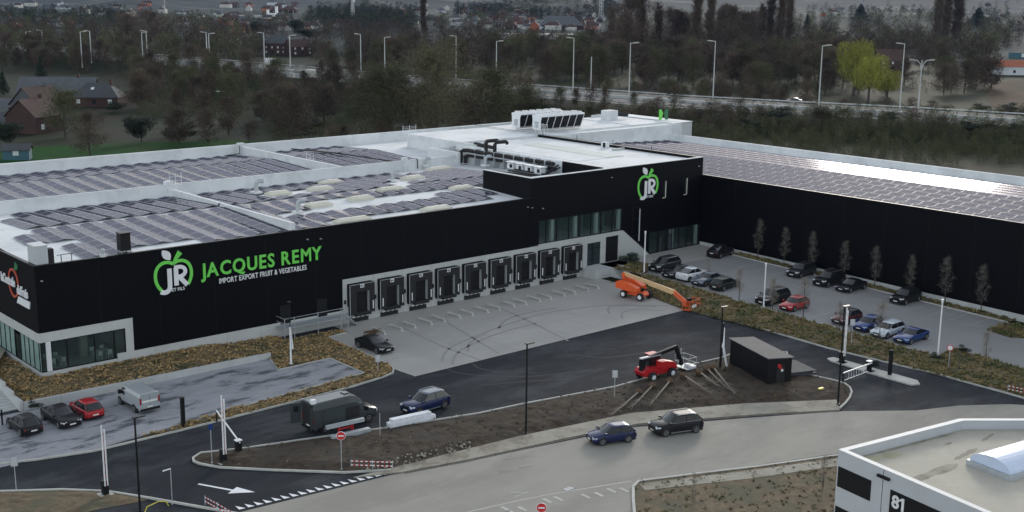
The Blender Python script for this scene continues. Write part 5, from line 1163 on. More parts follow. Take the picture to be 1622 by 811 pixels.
# wheel guides on the yard
for i in range(9):
    for s in (.85, 3.15):
        if i == 8 and s > 1: continue
        x = DX0+PITCH*(i if s > 0 else 0)+s+ .35
        y0, y1 = 105.6-0*i, 108.0
        t_ = thing('wheel_guide', ('left' if s < 1 else 'right')+' galvanised wheel guide rail before the '+['first', 'second', 'third', 'fourth', 'fifth', 'sixth', 'seventh', 'eighth', 'ninth'][i]+' loading dock from the left', 'wheel guide', (x, y0, 0), 0, 'galvanised wheel guide rails on the dock yard')
        b = MB(); b.tube([(0, 0, .02), (0, 0, .2), (0, .12, .26), (0, 2.2, .26), (0, 2.35, .2), (0, 2.35, .02)], .11, 'kerb', 7); b.build('rail', t_, local=True)
        b = MB(); b.box(-.12, .12, -.2, .15, 0, .02, 'white_paint'); b.build('foot_plate', t_, local=True)
# raised platform with steps by the steel door
t_ = thing('concrete_platform', 'raised concrete landing with side steps below the glass door', 'platform', (113, 110.7, 0))
b = MB(); b.box(111.0, 118.3, 109.3, 111.92, 0, 1.2, 'concrete'); b.build('landing', t_)
for k in range(6): b = MB(); b.box(113.9, 115.3, 109.3-.3*(k+1), 109.3-.3*k, 0, 1.2-.2*(k+1)+.19, 'concrete'); b.build('step', t_)
b = MB(); b.box(115.32, 115.55, 107.2, 109.3, 0, 1.4, 'concrete'); b.build('side_wall', t_)
b = MB(); b.box(115.56, 115.75, 104.4, 109.4, 0, 1.35, 'soil'); b.box(111.4, 115.55, 106.9, 107.1, 0, .02, 'soil'); b.build('retaining_board', t_)
# grating landing with rails left of dock 43
t_ = thing('steel_landing', 'galvanised landing with railings left of the first loading dock', 'landing', (69, 110.8, 0))
b = MB(); b.box(64.6, 72.9, 110.2, 111.95, 1.25, 1.33, 'galv'); b.build('deck', t_)
for x in (64.7, 65.9, 68.9, 71.9, 72.8): b = MB(); b.bar((x, 110.25, 0), (x, 110.25, 2.45), .07, .07, 'galv'); b.build('post', t_)
for z in (1.85, 2.4): b = MB(); b.bar((64.7, 110.25, z), (72.8, 110.25, z), .05, .05, 'galv'); b.bar((64.7, 110.25, z), (64.7, 111.9, z), .05, .05, 'galv'); b.build('handrail', t_)
for k in range(5): b = MB(); b.box(72.9+.28*k, 73.2+.28*k, 110.4, 111.5, 1.05-.24*k, 1.1-.24*k, 'galv'); b.build('tread', t_)
for x in (65.2, 69.9): b = MB(); b.box(x, x+1.3, YF-.06, YF-.03, 1.35, 3.4, 'black_paint'); b.build('exit_door', BR)
# pallets of twigs beside black car
P = at(589, 531)
t_ = thing('wood_pile', 'reddish bundle of branches lying on the yard behind the black saloon', 'branches', tuple(P)); r = random.Random(5)
for k in range(16): a = r.uniform(-.5, .5); b = MB(); b.bar((r.uniform(-.9, -.4), r.uniform(-.4, .4), r.uniform(.05, .5)), (r.uniform(.4, 1.1), r.uniform(-.5, .5)+a*.4, r.uniform(.1, .7)), .06, .06, 'rootball'); b.build('branch', t_, local=True)
# low retaining wall of the left car park with coping, and the stairs
t_ = thing('retaining_wall', 'low pale concrete retaining wall behind the lower left car park', 'wall', (47, 105.75, 0))
x = 35.25
while x < 60: x2 = min(x+3.4, 60.3); b = MB(); b.box(x+.012, x2-.012, 105.62, 105.88, -.05, .78-.008*(x-34), 'concrete'); b.build('wall_block', t_); x = x2
ST = thing('outdoor_stairs', 'concrete outdoor steps climbing to the glazed corner at the far left', 'stairs', (31, 107, 0))
for k in range(12): b = MB(); b.box(26, 34.9, 106.4+.62*k, 120, .0 if k == 0 else .093*k, .093*(k+1), 'concrete'); b.build('step', ST)
for k in range(4): b = MB(); b.box(34.93, 35.22, 105.65+2.1*k, 105.65+2.1*(k+1), 0, .95+.33*k, 'concrete'); b.build('side_wall', ST)
sheet('upper_path', [(10, 114.1), (35.2, 114.1), (39.2, 121.5), (39.2, 170), (10, 170)], 1.19, 'sidewalk')
# black shed
t_ = thing('site_shed', 'black shed with a grey single pitch roof and a dark door on the soil verge', 'shed', (96, 70, 0))
c = [Vector((*at(1215, 612)[:2],)), Vector((*at(1249, 607)[:2],)), Vector((*at(1249, 607)[:2],))+Vector((2.2, 6.6)), Vector((*at(1215, 612)[:2],))+Vector((2.2, 6.6))]
c = [Vector((92.4, 67.4)), Vector((94.9, 66.5)), Vector((97.5, 73.2)), Vector((95.0, 74.1))]
lean = lambda p, z: (p.x, p.y, z)
b = MB(); b.loft([[lean(p, 0) for p in c], [(c[0].x, c[0].y, 2.75), (c[1].x, c[1].y, 2.6), (c[2].x, c[2].y, 2.6), (c[3].x, c[3].y, 2.75)]], 'black_paint'); b.build('wall', t_)
d1 = (c[1]-c[0]).normalized()*.18; d2 = (c[3]-c[0]).normalized()*.18; e = [c[0]-d1-d2, c[1]+d1-d2, c[2]+d1+d2, c[3]-d1+d2]
b = MB(); b.loft([[(p.x, p.y, z) for p, z in zip(e, (2.78, 2.62, 2.62, 2.78))], [(p.x, p.y, z+.1) for p, z in zip(e, (2.78, 2.62, 2.62, 2.78))]], 'tile_grey'); b.build('roof', t_)
f = (c[1]-c[0]); u = f.normalized(); nn = Vector((u.y, -u.x)); p0 = c[0]+u*.95; p1 = c[0]+u*1.85
b = MB(); b.loft([[(p0.x, p0.y, .05), (p1.x, p1.y, .05), (p1.x, p1.y, 2.1), (p0.x, p0.y, 2.1)], [(p0.x+nn.x*.05, p0.y+nn.y*.05, .05), (p1.x+nn.x*.05, p1.y+nn.y*.05, .05), (p1.x+nn.x*.05, p1.y+nn.y*.05, 2.1), (p0.x+nn.x*.05, p0.y+nn.y*.05, 2.1)]], 'rubber'); dr = b.build('door', t_)
for off, z, s, m in ((1.2, 2.0, .16, 'sign_red'), (1.38, 1.75, .13, 'sign_red'), (1.55, 1.5, .12, 'white_paint')):
    q = c[0]+u*off+nn*.06; b = MB(); b.loft([[(q.x-u.x*s, q.y-u.y*s, z-s), (q.x+u.x*s, q.y+u.y*s, z-s), (q.x+u.x*s, q.y+u.y*s, z+s), (q.x-u.x*s, q.y-u.y*s, z+s)], [(q.x-u.x*s+nn.x*.02, q.y-u.y*s+nn.y*.02, z-s), (q.x+u.x*s+nn.x*.02, q.y+u.y*s+nn.y*.02, z-s), (q.x+u.x*s+nn.x*.02, q.y+u.y*s+nn.y*.02, z+s), (q.x-u.x*s+nn.x*.02, q.y-u.y*s+nn.y*.02, z+s)]], m); b.build('notice', dr)
b = MB(); q = c[0]+nn*.5; b.box(93.2, 94.6, 66.0, 66.5, .28, .36, 'soil'); b.build('doorstep', t_)
# plastic sheeting sheets beside the shed
t_ = thing('sheet_stack', 'pale blue grey sheets stacked beside the black shed', 'sheets', (98, 68.4, .3)); r = random.Random(2)
for k in range(5): a = r.uniform(-.15, .15); b = MB(); b.loft([[(96.0+a, 67.2, .28+.09*k), (98.6+a, 66.3-a, .28+.09*k), (99.9, 69.6+a, .28+.09*k), (97.4, 70.6+a, .28+.09*k)], [(96.0+a, 67.2, .34+.09*k), (98.6+a, 66.3-a, .34+.09*k), (99.9, 69.6+a, .34+.09*k), (97.4, 70.6+a, .34+.09*k)]], 'tile_grey'); b.build('sheet', t_)
# little yellow object
P = at(1300, 621); t_ = tag(MB().box(P.x-.3, P.x+.3, P.y-.15, P.y+.15, .28, .42, 'yellow').build('yellow_tarp'), 'small yellow scrap lying on the soil near the entry gate', 'scrap')
# red white construction tape at both verge ends
def fence_tape(pts, lab):
    g = [at(*p) for p in pts]; t_ = thing('barrier_tape', lab, 'tape', tuple(g[0]))
    for a, c in zip(g, g[1:]):
        n_ = 9
        for z in (.3, .62):
            for k in range(n_):
                p = a.lerp(c, k/n_); q = a.lerp(c, (k+1)/n_); b = MB(); b.bar((p.x, p.y, z), (q.x, q.y, z), .02, .08, 'sign_red' if k % 2 else 'white_paint'); b.build('strip', t_)
    for p in g: b = MB(); b.bar((p.x, p.y, 0), (p.x, p.y, .75), .04, .04, 'galv'); b.build('stake', t_)
fence_tape([(556, 742), (590, 743), (622, 744)], 'red and white tape at the end of the soil verge by the no entry sign')
fence_tape([(325, 800), (345, 811), (370, 826)], 'red and white tape at the bottom left kerb')
fence_tape([(1596, 621), (1625, 627)], 'red and white tape at the right edge of the picture by the bank')
P = at(248, 808); t_ = thing('yellow_hoop', 'yellow pipe hoop at the bottom edge beside the black lamp post', 'hoop', tuple(P)); b = MB(); b.tube([(-1.2, -.4, 0), (-.8, -.2, .55), (.2, 0, .62), (.8, .1, .4), (1.0, .15, 0)], .04, 'yellow', 6); b.build('pipe', t_, local=True)
# trees lying on the verge waiting to be planted
PLN = [((1012, 624), (970, 659)), ((1034, 614), (1002, 646)), ((1061, 607), (1032, 641)), ((1083, 598), (1122, 623)), ((1108, 593), (1135, 612)), ((1120, 588), (1152, 618)), ((1130, 586), (1162, 624))]
for k, (a, c) in enumerate(PLN):
    A_ = at(*a, .3); C_ = at(*c, .3); lab = ['leftmost lying young tree with root ball at the kerb', 'second lying young tree from the left', 'third lying young tree from the left, near the telehandler', 'lying young tree in the middle of the seven', 'fifth lying young tree, thin and pale', 'lying young tree near the folded umbrella', 'lying young tree nearest the black shed'][k]
    t_ = thing('uprooted_tree', lab+' on the soil verge', 'tree', (A_.x, A_.y, .2), 0, 'young trees lying on the soil verge'); d = C_-A_; r = random.Random(k)
    b = MB(); b.tube([(0, 0, .35), tuple(d*.5+Vector((0, 0, .3))), tuple(d+Vector((0, 0, .25)))], [.09, .07, .03], 'pale_bark', 6); b.build('trunk', t_, local=True)
    b = MB(); b.tube([(-.05, .03, .0), (-.03, .02, .35), (.1, 0, .62)], [.25, .42, .15], 'rootball', 9); b.build('root_ball', t_, local=True)
    b = MB(); u = d.normalized()
    for j in range(46):
        f = r.uniform(.45, 1); p = d*f+Vector((0, 0, .3)); q = p+u*r.uniform(.4, 1.0)+Vector((r.uniform(-.35, .35), r.uniform(-.35, .35), r.uniform(-.1, .3))); b.bar(tuple(p), tuple(q), .014, .014, 'pale_bark')
    b.build('twigs', t_, local=True)
# ================================================================== building 81
B8 = thing('warehouse_building', 'pale panel building with number 81 and a light gravel roof at the bottom right', 'building', (72, 38, 0)); ZB = 8.0
o8 = Vector((*at(1328, 713, ZB)[:2],)); e8 = Vector((*at(1520, 664, ZB)[:2],)); u8 = (e8-o8).normalized(); v8 = Vector((u8.y, -u8.x)); L8 = (e8-o8).length
def B8p(s, t): q = o8+u8*s+v8*t; return (q.x, q.y)
g8 = Vector((*at(1700, 664, ZB)[:2],)); 
out8 = [B8p(0, 0), (e8.x, e8.y), (g8.x, g8.y), B8p(L8+22, 40), B8p(0, 40)]
def ring8(inset, z0, z1, m, nm):
    b = MB(); cx = sum(p[0] for p in out8)/5; cy = sum(p[1] for p in out8)/5; inn = []
    n = 5
    for i in range(n):
        p0 = Vector(out8[i-1]); p1 = Vector(out8[i]); p2 = Vector(out8[(i+1) % n]); a = (p1-p0).normalized(); c = (p2-p1).normalized(); na = Vector((a.y, -a.x)); nc = Vector((c.y, -c.x)); k = (na+nc); k = k/(k.dot(na)); inn.append(p1+k*inset)
    for i in range(n):
        a0, a1 = Vector(out8[i]), Vector(out8[(i+1) % n]); c0, c1 = inn[i], inn[(i+1) % n]
        b.faces([(*a0, z0), (*a1, z0), (*a1, z1), (*a0, z1), (*c0, z0), (*c1, z0), (*c1, z1), (*c0, z1)], [(0, 1, 2, 3), (4, 7, 6, 5), (3, 2, 6, 7)], m)
    b.build(nm, B8); return inn
inn8 = ring8(.35, 0, ZB, 'wall_panel', 'wall'); ring8(.42, ZB, ZB+.06, 'wall_panel', 'coping')
b = MB(); b.poly([(p.x, p.y, ZB-.62) for p in inn8[::-1]], 'roof_gravel'); b.build('roof', B8)
b = MB()
def strip8(s0, t0, s1, t1, w, m, z=ZB-.615):
    p = Vector(B8p(s0, t0)); q = Vector(B8p(s1, t1)); d = (q-p).normalized(); nn = Vector((-d.y, d.x))*w/2; k = 7; r = random.Random(int(s0*10)); L_ = []; R2 = []
    for i in range(k+1): c = p.lerp(q, i/k); w_ = r.uniform(.5, 1.2)*(1 if 0 < i < k else .2); L_.append(c+nn*w_); R2.append(c-nn*w_)
    for i in range(k): b.poly([(*L_[i], z), (*R2[i], z), (*R2[i+1], z), (*L_[i+1], z)], m)
strip8(1.5, .55, L8-1, .6, .3, 'stain'); strip8(1.0, 5.0, 6.2, 4.5, .8, 'stain'); strip8(6.6, 3.9, 9.6, 3.3, .45, 'stain'); strip8(.6, .9, 4.5, 1.4, 1.1, 'moss', ZB-.617); strip8(8.2, 1.8, 9, 1.7, .25, 'stain'); strip8(11, 2.6, 13, 2.0, .25, 'stain')
b.build('roof_stain', B8, kind='stuff')
# side wall features on the face towards the camera (s=0): windows, joints, number
fo = -u8*.02
def face8(t0, t1, z0, z1, m, nm, off=.02, par=None):
    b = MB(); p = [o8+v8*t0, o8+v8*t1]; vs = [(q.x-u8.x*o, q.y-u8.y*o, z) for o in (off, -.05) for q, z in ((p[0], z0), (p[1], z0), (p[1], z1), (p[0], z1))]
    b.faces(vs, [(0, 3, 2, 1), (0, 1, 5, 4), (1, 2, 6, 5), (2, 3, 7, 6), (3, 0, 4, 7)], m); return b.build(nm, par or B8)
def z8(px, py):
    d = ray(px, py); n_ = Vector((u8.x, u8.y, 0)); t = (Vector((o8.x, o8.y, 0)).dot(n_))/d.dot(n_); q = d*t; return (Vector((q.x, q.y))-o8).dot(v8), q.z+CAMZ
wA = z8(1329.3, 738); wB = z8(1378, 794); wC = z8(1379, 759)
w_ = face8(.12, wB[0], z8(1329, 771)[1], wA[1]-.02, 'black_paint', 'window', .03)
face8(.1, wB[0], z8(1329, 803)[1]-1.4, z8(1329, 803)[1], 'black_paint', 'window', .03)
nA = z8(1411, 775); nB = z8(1490, 812)
dd_ = face8(nA[0], nB[0]+2.5, nA[1]-3.6, nA[1], 'black_paint', 'garage_door', .03)
for px in (1400,): j = z8(px, 745)[0]; face8(j-.02, j+.02, 0, ZB-.02, 'tile_grey', 'panel_joint', .012)
for j in (12, 17): face8(j-.02, j+.02, 0, ZB-.02, 'tile_grey', 'panel_joint', .012)
for k, px in enumerate((1396, 1406)): a = z8(px, 753.5+k*4); face8(a[0]-.22, a[0]+.22, a[1]-.08, a[1]+.08, 'black_paint', 'wall_lamp', .2)
t0, zt = z8(1412, 799); sz = 1.15; b = text_mb('81', sz, 'white_paint', .03, .03, lambda v: v)
xm = max(v[0] for v in b.v); xs_ = min(v[0] for v in b.v if v[0] > .68*xm); yt_ = max(v[1] for v in b.v if v[0] > .68*xm)
b.faces([(xs_-.2, yt_-.3, .0), (xs_-.2, yt_-.16, .0), (xs_+.02, yt_, .0), (xs_+.02, yt_-.17, .0)], [(0, 1, 2, 3)], 'white_paint')
t1 = t0+.05; zz = nA[1]-1.05
vv = []
for v in b.v: q = o8+v8*(t1+v[0]*1.0)-u8*(.06+v[2]); vv.append((q.x, q.y, zz+v[1]))
b.v = vv; b.build('number', dd_)
# skylight dome
P8 = at(1535, 730, ZB-.3); s0 = (Vector((P8.x, P8.y))-o8).dot(u8); t0_ = (Vector((P8.x, P8.y))-o8).dot(v8)
pa = Vector((*at(1536, 729, ZB-.3)[:2],)); pb_ = Vector((*at(1600, 754, ZB-.3)[:2],)); ax = (pb_-pa); wdt = ax.length; ax.normalize(); ay = Vector((ax.y, -ax.x))
if ay.dot(u8) < 0: ay = -ay
t_ = B8; rows = []
for yy_ in (0, 12):
    rows.append([(*(pa+ay*yy_+ax*(wdt/2*(1-math.cos(PI*i/14)))), ZB-.25+.75*math.sin(PI*i/14)) for i in range(15)])
b = MB(); b.loft(rows, 'dome', close=True); b.build('skylight_dome', B8, smooth=False, label='curved white rooflight')
b = MB(); q = [pa-ay*.15-ax*.15, pb_-ay*.15+ax*.15, pb_+ay*12+ax*.15, pa+ay*12-ax*.15]; b.prism([tuple(p) for p in q], ZB-.62, ZB-.26, 'galv'); b.build('skylight_kerb', B8)
# ================================================================== highway
b = MB(); o1 = offs(HW, 0); o2 = offs(HW, HWW)
def strip(b, d0, d1, z0, z1, m, P=HW):
    a = offs(P, d0); c = offs(P, d1)
    for i in range(len(P)-1):
        b.faces([(*a[i], z0), (*a[i+1], z0), (*c[i+1], z0), (*c[i], z0), (*a[i], z1), (*a[i+1], z1), (*c[i+1], z1), (*c[i], z1)], [(0, 1, 2, 3), (4, 7, 6, 5), (0, 4, 5, 1), (2, 6, 7, 3)], m)
def dens(P, st=12):
    out = []
    for a, c in zip(P, P[1:]):
        k = max(1, int(math.dist(a, c)/st))
        for j in range(k): out.append((a[0]+(c[0]-a[0])*j/k, a[1]+(c[1]-a[1])*j/k))
    return out+[P[-1]]
HW = dens(HW)
strip(b, 1, 17.5, 4.0, 4.06, 'highway'); strip(b, 20.5, 37, 4.0, 4.06, 'highway'); b.build('motorway', kind='structure')
b = MB()
for d_ in (1.8, 16.6, 21.4, 36.2): strip(b, d_, d_+.25, 4.06, 4.075, 'kerb')
b.build('lane_line', kind='structure')
b = MB()
P1 = offs(HW, 5.8); 
for off in (5.8, 9.6, 13.4, 25, 29, 33):
    P_ = offs(HW, off)
    for a, c in zip(P_[::1], P_[1:]): q = Vector(a).lerp(Vector(c), .3); d = (Vector(c)-Vector(a)).normalized(); n_ = Vector((d.y, -d.x))*.12; b.poly([(*(Vector(a)-n_), 4.075), (*(q-n_), 4.075), (*(q+n_), 4.075), (*(Vector(a)+n_), 4.075)], 'kerb')
b.build('lane_dash', kind='structure')
def rail(d_, lab, m='galv', h=.75, concrete=False):
    t_ = thing('crash_barrier', lab, 'crash barrier', (*offs(HW, d_)[20], 4)); b = MB()
    if concrete: strip(b, d_-.3, d_+.3, 4.05, 4.05+h, m)
    else: strip(b, d_-.04, d_+.04, 4.05+h-.32, 4.05+h, m)
    b.build('rail', t_)
    if not concrete:
        b = MB()
        for p in offs(dens(HW, 6), d_): b.box(p[0]-.05, p[0]+.05, p[1]-.05, p[1]+.05, 4, 4.05+h-.3, 'galv')
        b.build('post', t_)
rail(.6, 'steel crash barrier along the near edge of the motorway'); rail(18.6, 'pale central barrier of the motorway', 'concrete', .85, True); rail(37.4, 'steel crash barrier along the far edge of the motorway')
# noise wall / parapet on the left stretch
NW = [p for p in HW if p[1] > 330]
t_ = thing('noise_wall', 'pale grey green noise wall along the distant left stretch of the motorway', 'noise wall', (*NW[0], 4)); a = offs(NW, -.6)
for i in range(len(a)-1):
    for k in range(3):
        p = Vector(a[i]).lerp(Vector(a[i+1]), k/3); q = Vector(a[i]).lerp(Vector(a[i+1]), (k+1)/3-.03); b = MB(); b.bar((p.x, p.y, 5.0), (q.x, q.y, 5.0), .2, 1.9, ['concrete', 'galv', 'tile_grey', 'plaster'][(i*3+k*5) % 4 if (i+k) % 3 else 1]); b.build('panel', t_)
# masts
LM = [(1299, 72, 183, 1, 'L'), (1429, 69, 168, -1, 'L'), (1457, 95, 178, 2, 'Y'), (1131, 65, 155, -1, 'L'), (997, 68, 160, 1, 'L'), (908, 60, 143, -1, 'L'), (936, 90, 150, 0, 'L'), (786, 65, 125, 1, 'L'), (722, 57, 120, -1, 'L'), (609, 59, 112, 1, 'L'), (571, 54, 108, -1, 'L'), (459, 56, 116, 1, 'L'), (418, 52, 108, -1, 'L'), (331, 53, 112, 1, 'L'), (327, 51, 104, -1, 'L'), (232, 49, 98, -1, 'L'), (225, 51, 100, 1, 'L'), (143, 49, 96, -1, 'L'), (128, 50, 97, 1, 'L'), (67, 48, 88, -1, 'L'), (42, 50, 84, 1, 'L')]
BET = ['right of all the single arm masts near the dark car', 'left of the double arm mast', 'with two curved arms', 'before the tall bare poplars', 'in front of the dense trees right of the chillers', 'above the roof chillers', 'short one behind the chillers', 'right of the big bare tree', 'against the big bare tree', 'left of the big bare tree', 'behind the white truck', 'beside the distant brick house', 'left of the distant brick house', 'nearer one of the close pair', 'farther one of the close pair', 'right one of the pair above the pyramid roof house', 'left one of the pair above the pyramid roof house', 'right one of the pair above the barn', 'left one of the pair above the barn', 'over the far left trees, right one', 'over the far left trees, left one']
for (px, top, base, arm, ty), lb in zip(LM, BET):
    P = at(px-(base-top)*.04*(px-811)/811*1.2, base, 4.0); P.z = terr(P.x, P.y) if seg_d(P.x, P.y, HC) > 22 else 4.05
    h = proj_h(P, top); t_ = thing('motorway_lamp', 'tall pale motorway lamp mast '+lb, 'lamp mast', tuple(P), 0, 'motorway lamp masts')
    rr = .22*max(1, P.length/420); b = MB(); b.tube([(0, 0, 0), (0, 0, h*.5), (0, 0, h)], [rr, rr*.8, rr*.6], 'concrete', 7); b.build('mast', t_, local=True)
    rv = Vector((math.cos(YAW), -math.sin(YAW), 0))
    if ty == 'Y':
        for s in (-1, 1): b = MB(); b.tube([(0, 0, h-3), tuple(rv*s*.5+Vector((0, 0, h-1))), tuple(rv*s*1.4+Vector((0, 0, h-.1))), tuple(rv*s*2.6+Vector((0, 0, h)))], .13, 'concrete', 6); b.build('arm', t_, local=True); b = MB(); b.tube([tuple(rv*s*2.3+Vector((0, 0, h))), tuple(rv*s*3.6+Vector((0, 0, h+.05)))], .2, 'plaster', 6); b.build('lamp_head', t_, local=True)
    elif arm:
        b = MB(); b.bar((0, 0, h-.1), tuple(rv*arm*2.3+Vector((0, 0, h+.1))), .28, .22, 'concrete'); b.build('arm', t_, local=True)
        b = MB(); b.bar(tuple(rv*arm*1.1+Vector((0, 0, h+.1))), tuple(rv*arm*2.6+Vector((0, 0, h+.15))), .4, .26, 'plaster'); b.build('lamp_head', t_, local=True)
q = at(1258, 162, 4.1); i_ = min(range(len(HW)), key=lambda i: math.dist(HW[i], (q.x, q.y)))
dd = Vector(HW[i_+1])-Vector(HW[i_]); car('sedan', 'paint_dark', 'dark car driving on the motorway, seen beyond the white roof', (q.x, q.y, 4.07), math.atan2(dd.y, dd.x), 'vehicles on the motorway')
def truck(px, py, lab, L=12, m='plaster', cab='white_paint'):
    q = at(px, py, 4.1); i_ = min(range(len(HW)-1), key=lambda i: math.dist(HW[i], (q.x, q.y))); dd = Vector(HW[i_])-Vector(HW[i_+1]); t_ = thing('truck', lab, 'truck', (q.x, q.y, 4.07), math.atan2(dd.y, dd.x), 'vehicles on the motorway')
    b = MB(); b.box(-L/2, L/2-2.8, -1.25, 1.25, 1.1, 3.9, m); b.build('cargo_box', t_, local=True); b = MB(); b.loft([[(L/2-2.4, y, .6), (L/2, y, .6), (L/2, y, 1.9), (L/2-.3, y, 3.0), (L/2-2.4, y, 3.3)] for y in (-1.2, 1.2)], cab); b.build('cab', t_, local=True)
    b = MB(); b.box(L/2-.2, L/2+.02, -1.1, 1.1, 1.9, 2.8, 'car_glass'); b.build('windscreen', t_, local=True); b = MB(); b.box(-L/2, L/2-2.5, -1.1, 1.1, .9, 1.1, 'rubber'); b.build('chassis', t_, local=True)
    for x in (-L/2+1, -L/2+2.3, L/2-1):
        for s in (-1.05, 1.05): b = MB(); b.tube([(x, s-.15, .5), (x, s+.15, .5)], .5, 'rubber', 10); b.build('wheel', t_, local=True)
truck(503, 128, 'white trailer truck half hidden by bare trees on the motorway'); truck(530, 131, 'white truck following close behind on the motorway', 9); truck(432, 107, 'white van on the far motorway lane near the brick house', 7, 'white_paint')
# ================================================================== trees
def limbs(r, h, spread, n1, tips, lean=.1):
    """trunk and limbs as tapered tubes; returns MB and list of branch points for twigs"""
    b = MB(); pts = [Vector((0, 0, -.2))]; p = Vector((0, 0, 0)); k = 5
    for i in range(k): p = p+Vector((r.uniform(-lean, lean)*h*.06, r.uniform(-lean, lean)*h*.06, h*.75/k)); pts.append(p.copy())
    return b, pts
def bare_tree(seed, h=16, spread=.32, trunk=.32, blades=1500, narrow=False, bw=.075, shape='round', low=.22, bl=(.6, 1.7)):
    r = random.Random(seed); b = MB(); anchors = []
    top = h*(.8 if not narrow else .93); pts = []; p = Vector((0, 0, -.3)); k = 6
    for i in range(k+1): pts.append(p.copy()); p = p+Vector((r.uniform(-.05, .05)*h*.25, r.uniform(-.05, .05)*h*.25, top/k))
    rad = [trunk*(1-.85*i/k) for i in range(k+1)]; b.tube(pts, rad, 'bark', 6)
    nl = 20 if not narrow else 34
    for j in range(nl):
        f = low+(1-low)*(j+.5)/nl*.95; z = f*top; i = min(k-1, int(f*k)); q0 = pts[i].lerp(pts[i+1], f*k-i); a = j*2.4+r.uniform(-.5, .5)
        t = (f-low)/(1-low); prof = (math.sin(math.pi*min(1, t*.75+.22))**.6) if shape == 'round' else (1.05-.6*t)
        L = h*spread*prof*r.uniform(.7, 1.25); el = R_(r.uniform(12, 45)+30*t)
        if narrow: L = h*.13*r.uniform(.8, 1.2); el = R_(72)
        d = Vector((math.cos(a)*math.cos(el), math.sin(a)*math.cos(el), math.sin(el))); q1 = q0+d*L*.5; q2 = q1+(d+Vector((r.uniform(-.5, .5), r.uniform(-.5, .5), .3 if not narrow else 1))).normalized()*L*.6
        b.tube([q0, q1, q2], [trunk*.26*(1-.6*f), trunk*.15*(1-.6*f), trunk*.04], 'bark', 4, cap=False); anchors += [(q0, q1, L), (q1, q2, L)]
        for s in range(7):
            m = q0.lerp(q2, r.uniform(.25, 1)); d2 = (d*.6+Vector((r.gauss(0, .8), r.gauss(0, .8), r.gauss(.25, .6)))).normalized(); e = m+d2*L*r.uniform(.3, .6)*(.5 if narrow else 1)
            if s < 4: b.tube([m, e], [trunk*.06, trunk*.015], 'bark', 3, cap=False)
            anchors += [(m, e, L), (m, e, L)]
    T = MB()
    for _ in range(blades):
        a, c, LL = r.choice(anchors); g_ = LL*.16*(.5 if narrow else 1)
        m = a.lerp(c, r.random()**.7)+Vector((r.gauss(0, g_), r.gauss(0, g_), r.gauss(0, g_))); d = (c-a).normalized()*.5+Vector((r.gauss(0, .6), r.gauss(0, .6), r.gauss(.35 if not narrow else 1.3, .5))); d.normalize(); L = r.uniform(*bl)*(h/16)
        s = d.cross(Vector((r.uniform(-1, 1), r.uniform(-1, 1), r.uniform(-1, 1)))).normalized()*bw*r.uniform(.6, 1.3); T.v += [tuple(m-s), tuple(m+s), tuple(m+d*L)]; n0 = len(T.v)-3; T.f.append((n0, n0+1, n0+2))
    return b, T
def leafy(seed, h, rx, nleaf, lsize, trunkm='bark', lobes=9, droop=False, cone=False):
    r = random.Random(seed); b = MB(); b.tube([(0, 0, -.3), (r.uniform(-.2, .2), 0, h*.3), (0, r.uniform(-.2, .2), h*.8)], [h*.03, h*.022, h*.006], trunkm, 7); T = MB(); C = []
    for i in range(lobes):
        if cone: f = i/lobes; C.append((Vector((r.uniform(-.2, .2)*rx*(1-f), r.uniform(-.2, .2)*rx*(1-f), h*(.12+.8*f))), rx*(1-f)*.95+.15, h*.1))
        else: a = r.uniform(0, 6.28); q = r.random()**.5*rx*.62; z = h*r.uniform(.3, .82); C.append((Vector((math.cos(a)*q, math.sin(a)*q, z)), rx*r.uniform(.38, .58), h*r.uniform(.13, .2)))
    for C_ in C: b.tube([(0, 0, C_[0].z*.6), tuple(C_[0])], [h*.009, h*.003], trunkm, 4, cap=False)
    for _ in range(nleaf):
        c, a, z = r.choice(C); d = Vector((r.gauss(0, 1), r.gauss(0, 1), r.gauss(0, 1))).normalized(); q = r.uniform(.55, 1.08); p = c+Vector((d.x*a*q, d.y*a*q, d.z*z*q)); u = Vector((r.uniform(-1, 1), r.uniform(-1, 1), r.uniform(-.5, .5))).normalized(); v = u.cross(d).normalized() if u.cross(d).length > .1 else Vector((0, 0, 1)); s = lsize*r.uniform(.6, 1.4)
        if droop: u = (u*.4+Vector((0, 0, -1))).normalized()*1.8
        T.v += [tuple(p-u*s*.5), tuple(p+v*s*.4), tuple(p+u*s*.5)]; n0 = len(T.v)-3; T.f.append((n0, n0+1, n0+2))
    return b, T
def finish(B, T, m): T.mats = [m]; T.m = [0]*len(T.f); return B.mesh('trunk'), T.mesh('crown')
mat('twig_olive', (.105, .098, .052), .95, .35, .3)
VAR = {}
for i, (h, sp, m, sh) in enumerate(((15, .34, 'twig_brown', 'round'), (17, .3, 'twig_brown', 'round'), (13, .38, 'twig_green', 'round'), (18, .26, 'twig_brown', 'cone'), (11, .36, 'twig_brown', 'round'), (16, .33, 'twig_green', 'round'))):
    VAR['b%d' % i] = (finish(*bare_tree(100+i, h, sp, .016*h, 5200, shape=sh, low=.1, bw=.05, bl=(.5, 1.4)), m), h)
for i in range(2): VAR['p%d' % i] = (finish(*bare_tree(200+i, 26, .2, .35, 3600, narrow=True, low=.06, bl=(.8, 2)), 'twig_brown'), 26)
VAR['big'] = (finish(*bare_tree(300, 22, .36, .5, 9000, low=.06, bw=.05, bl=(.5, 1.3)), 'twig_olive'), 22)
VAR['con'] = (finish(*leafy(1, 13, 3.6, 5200, .55, cone=True, lobes=11), 'evergreen'), 13)
VAR['ever'] = (finish(*leafy(2, 9, 5.5, 7000, .5, lobes=13), 'evergreen'), 9)
VAR['will'] = (finish(*leafy(3, 15, 6.5, 9000, .42, lobes=16, droop=True), 'willow_leaf'), 15)
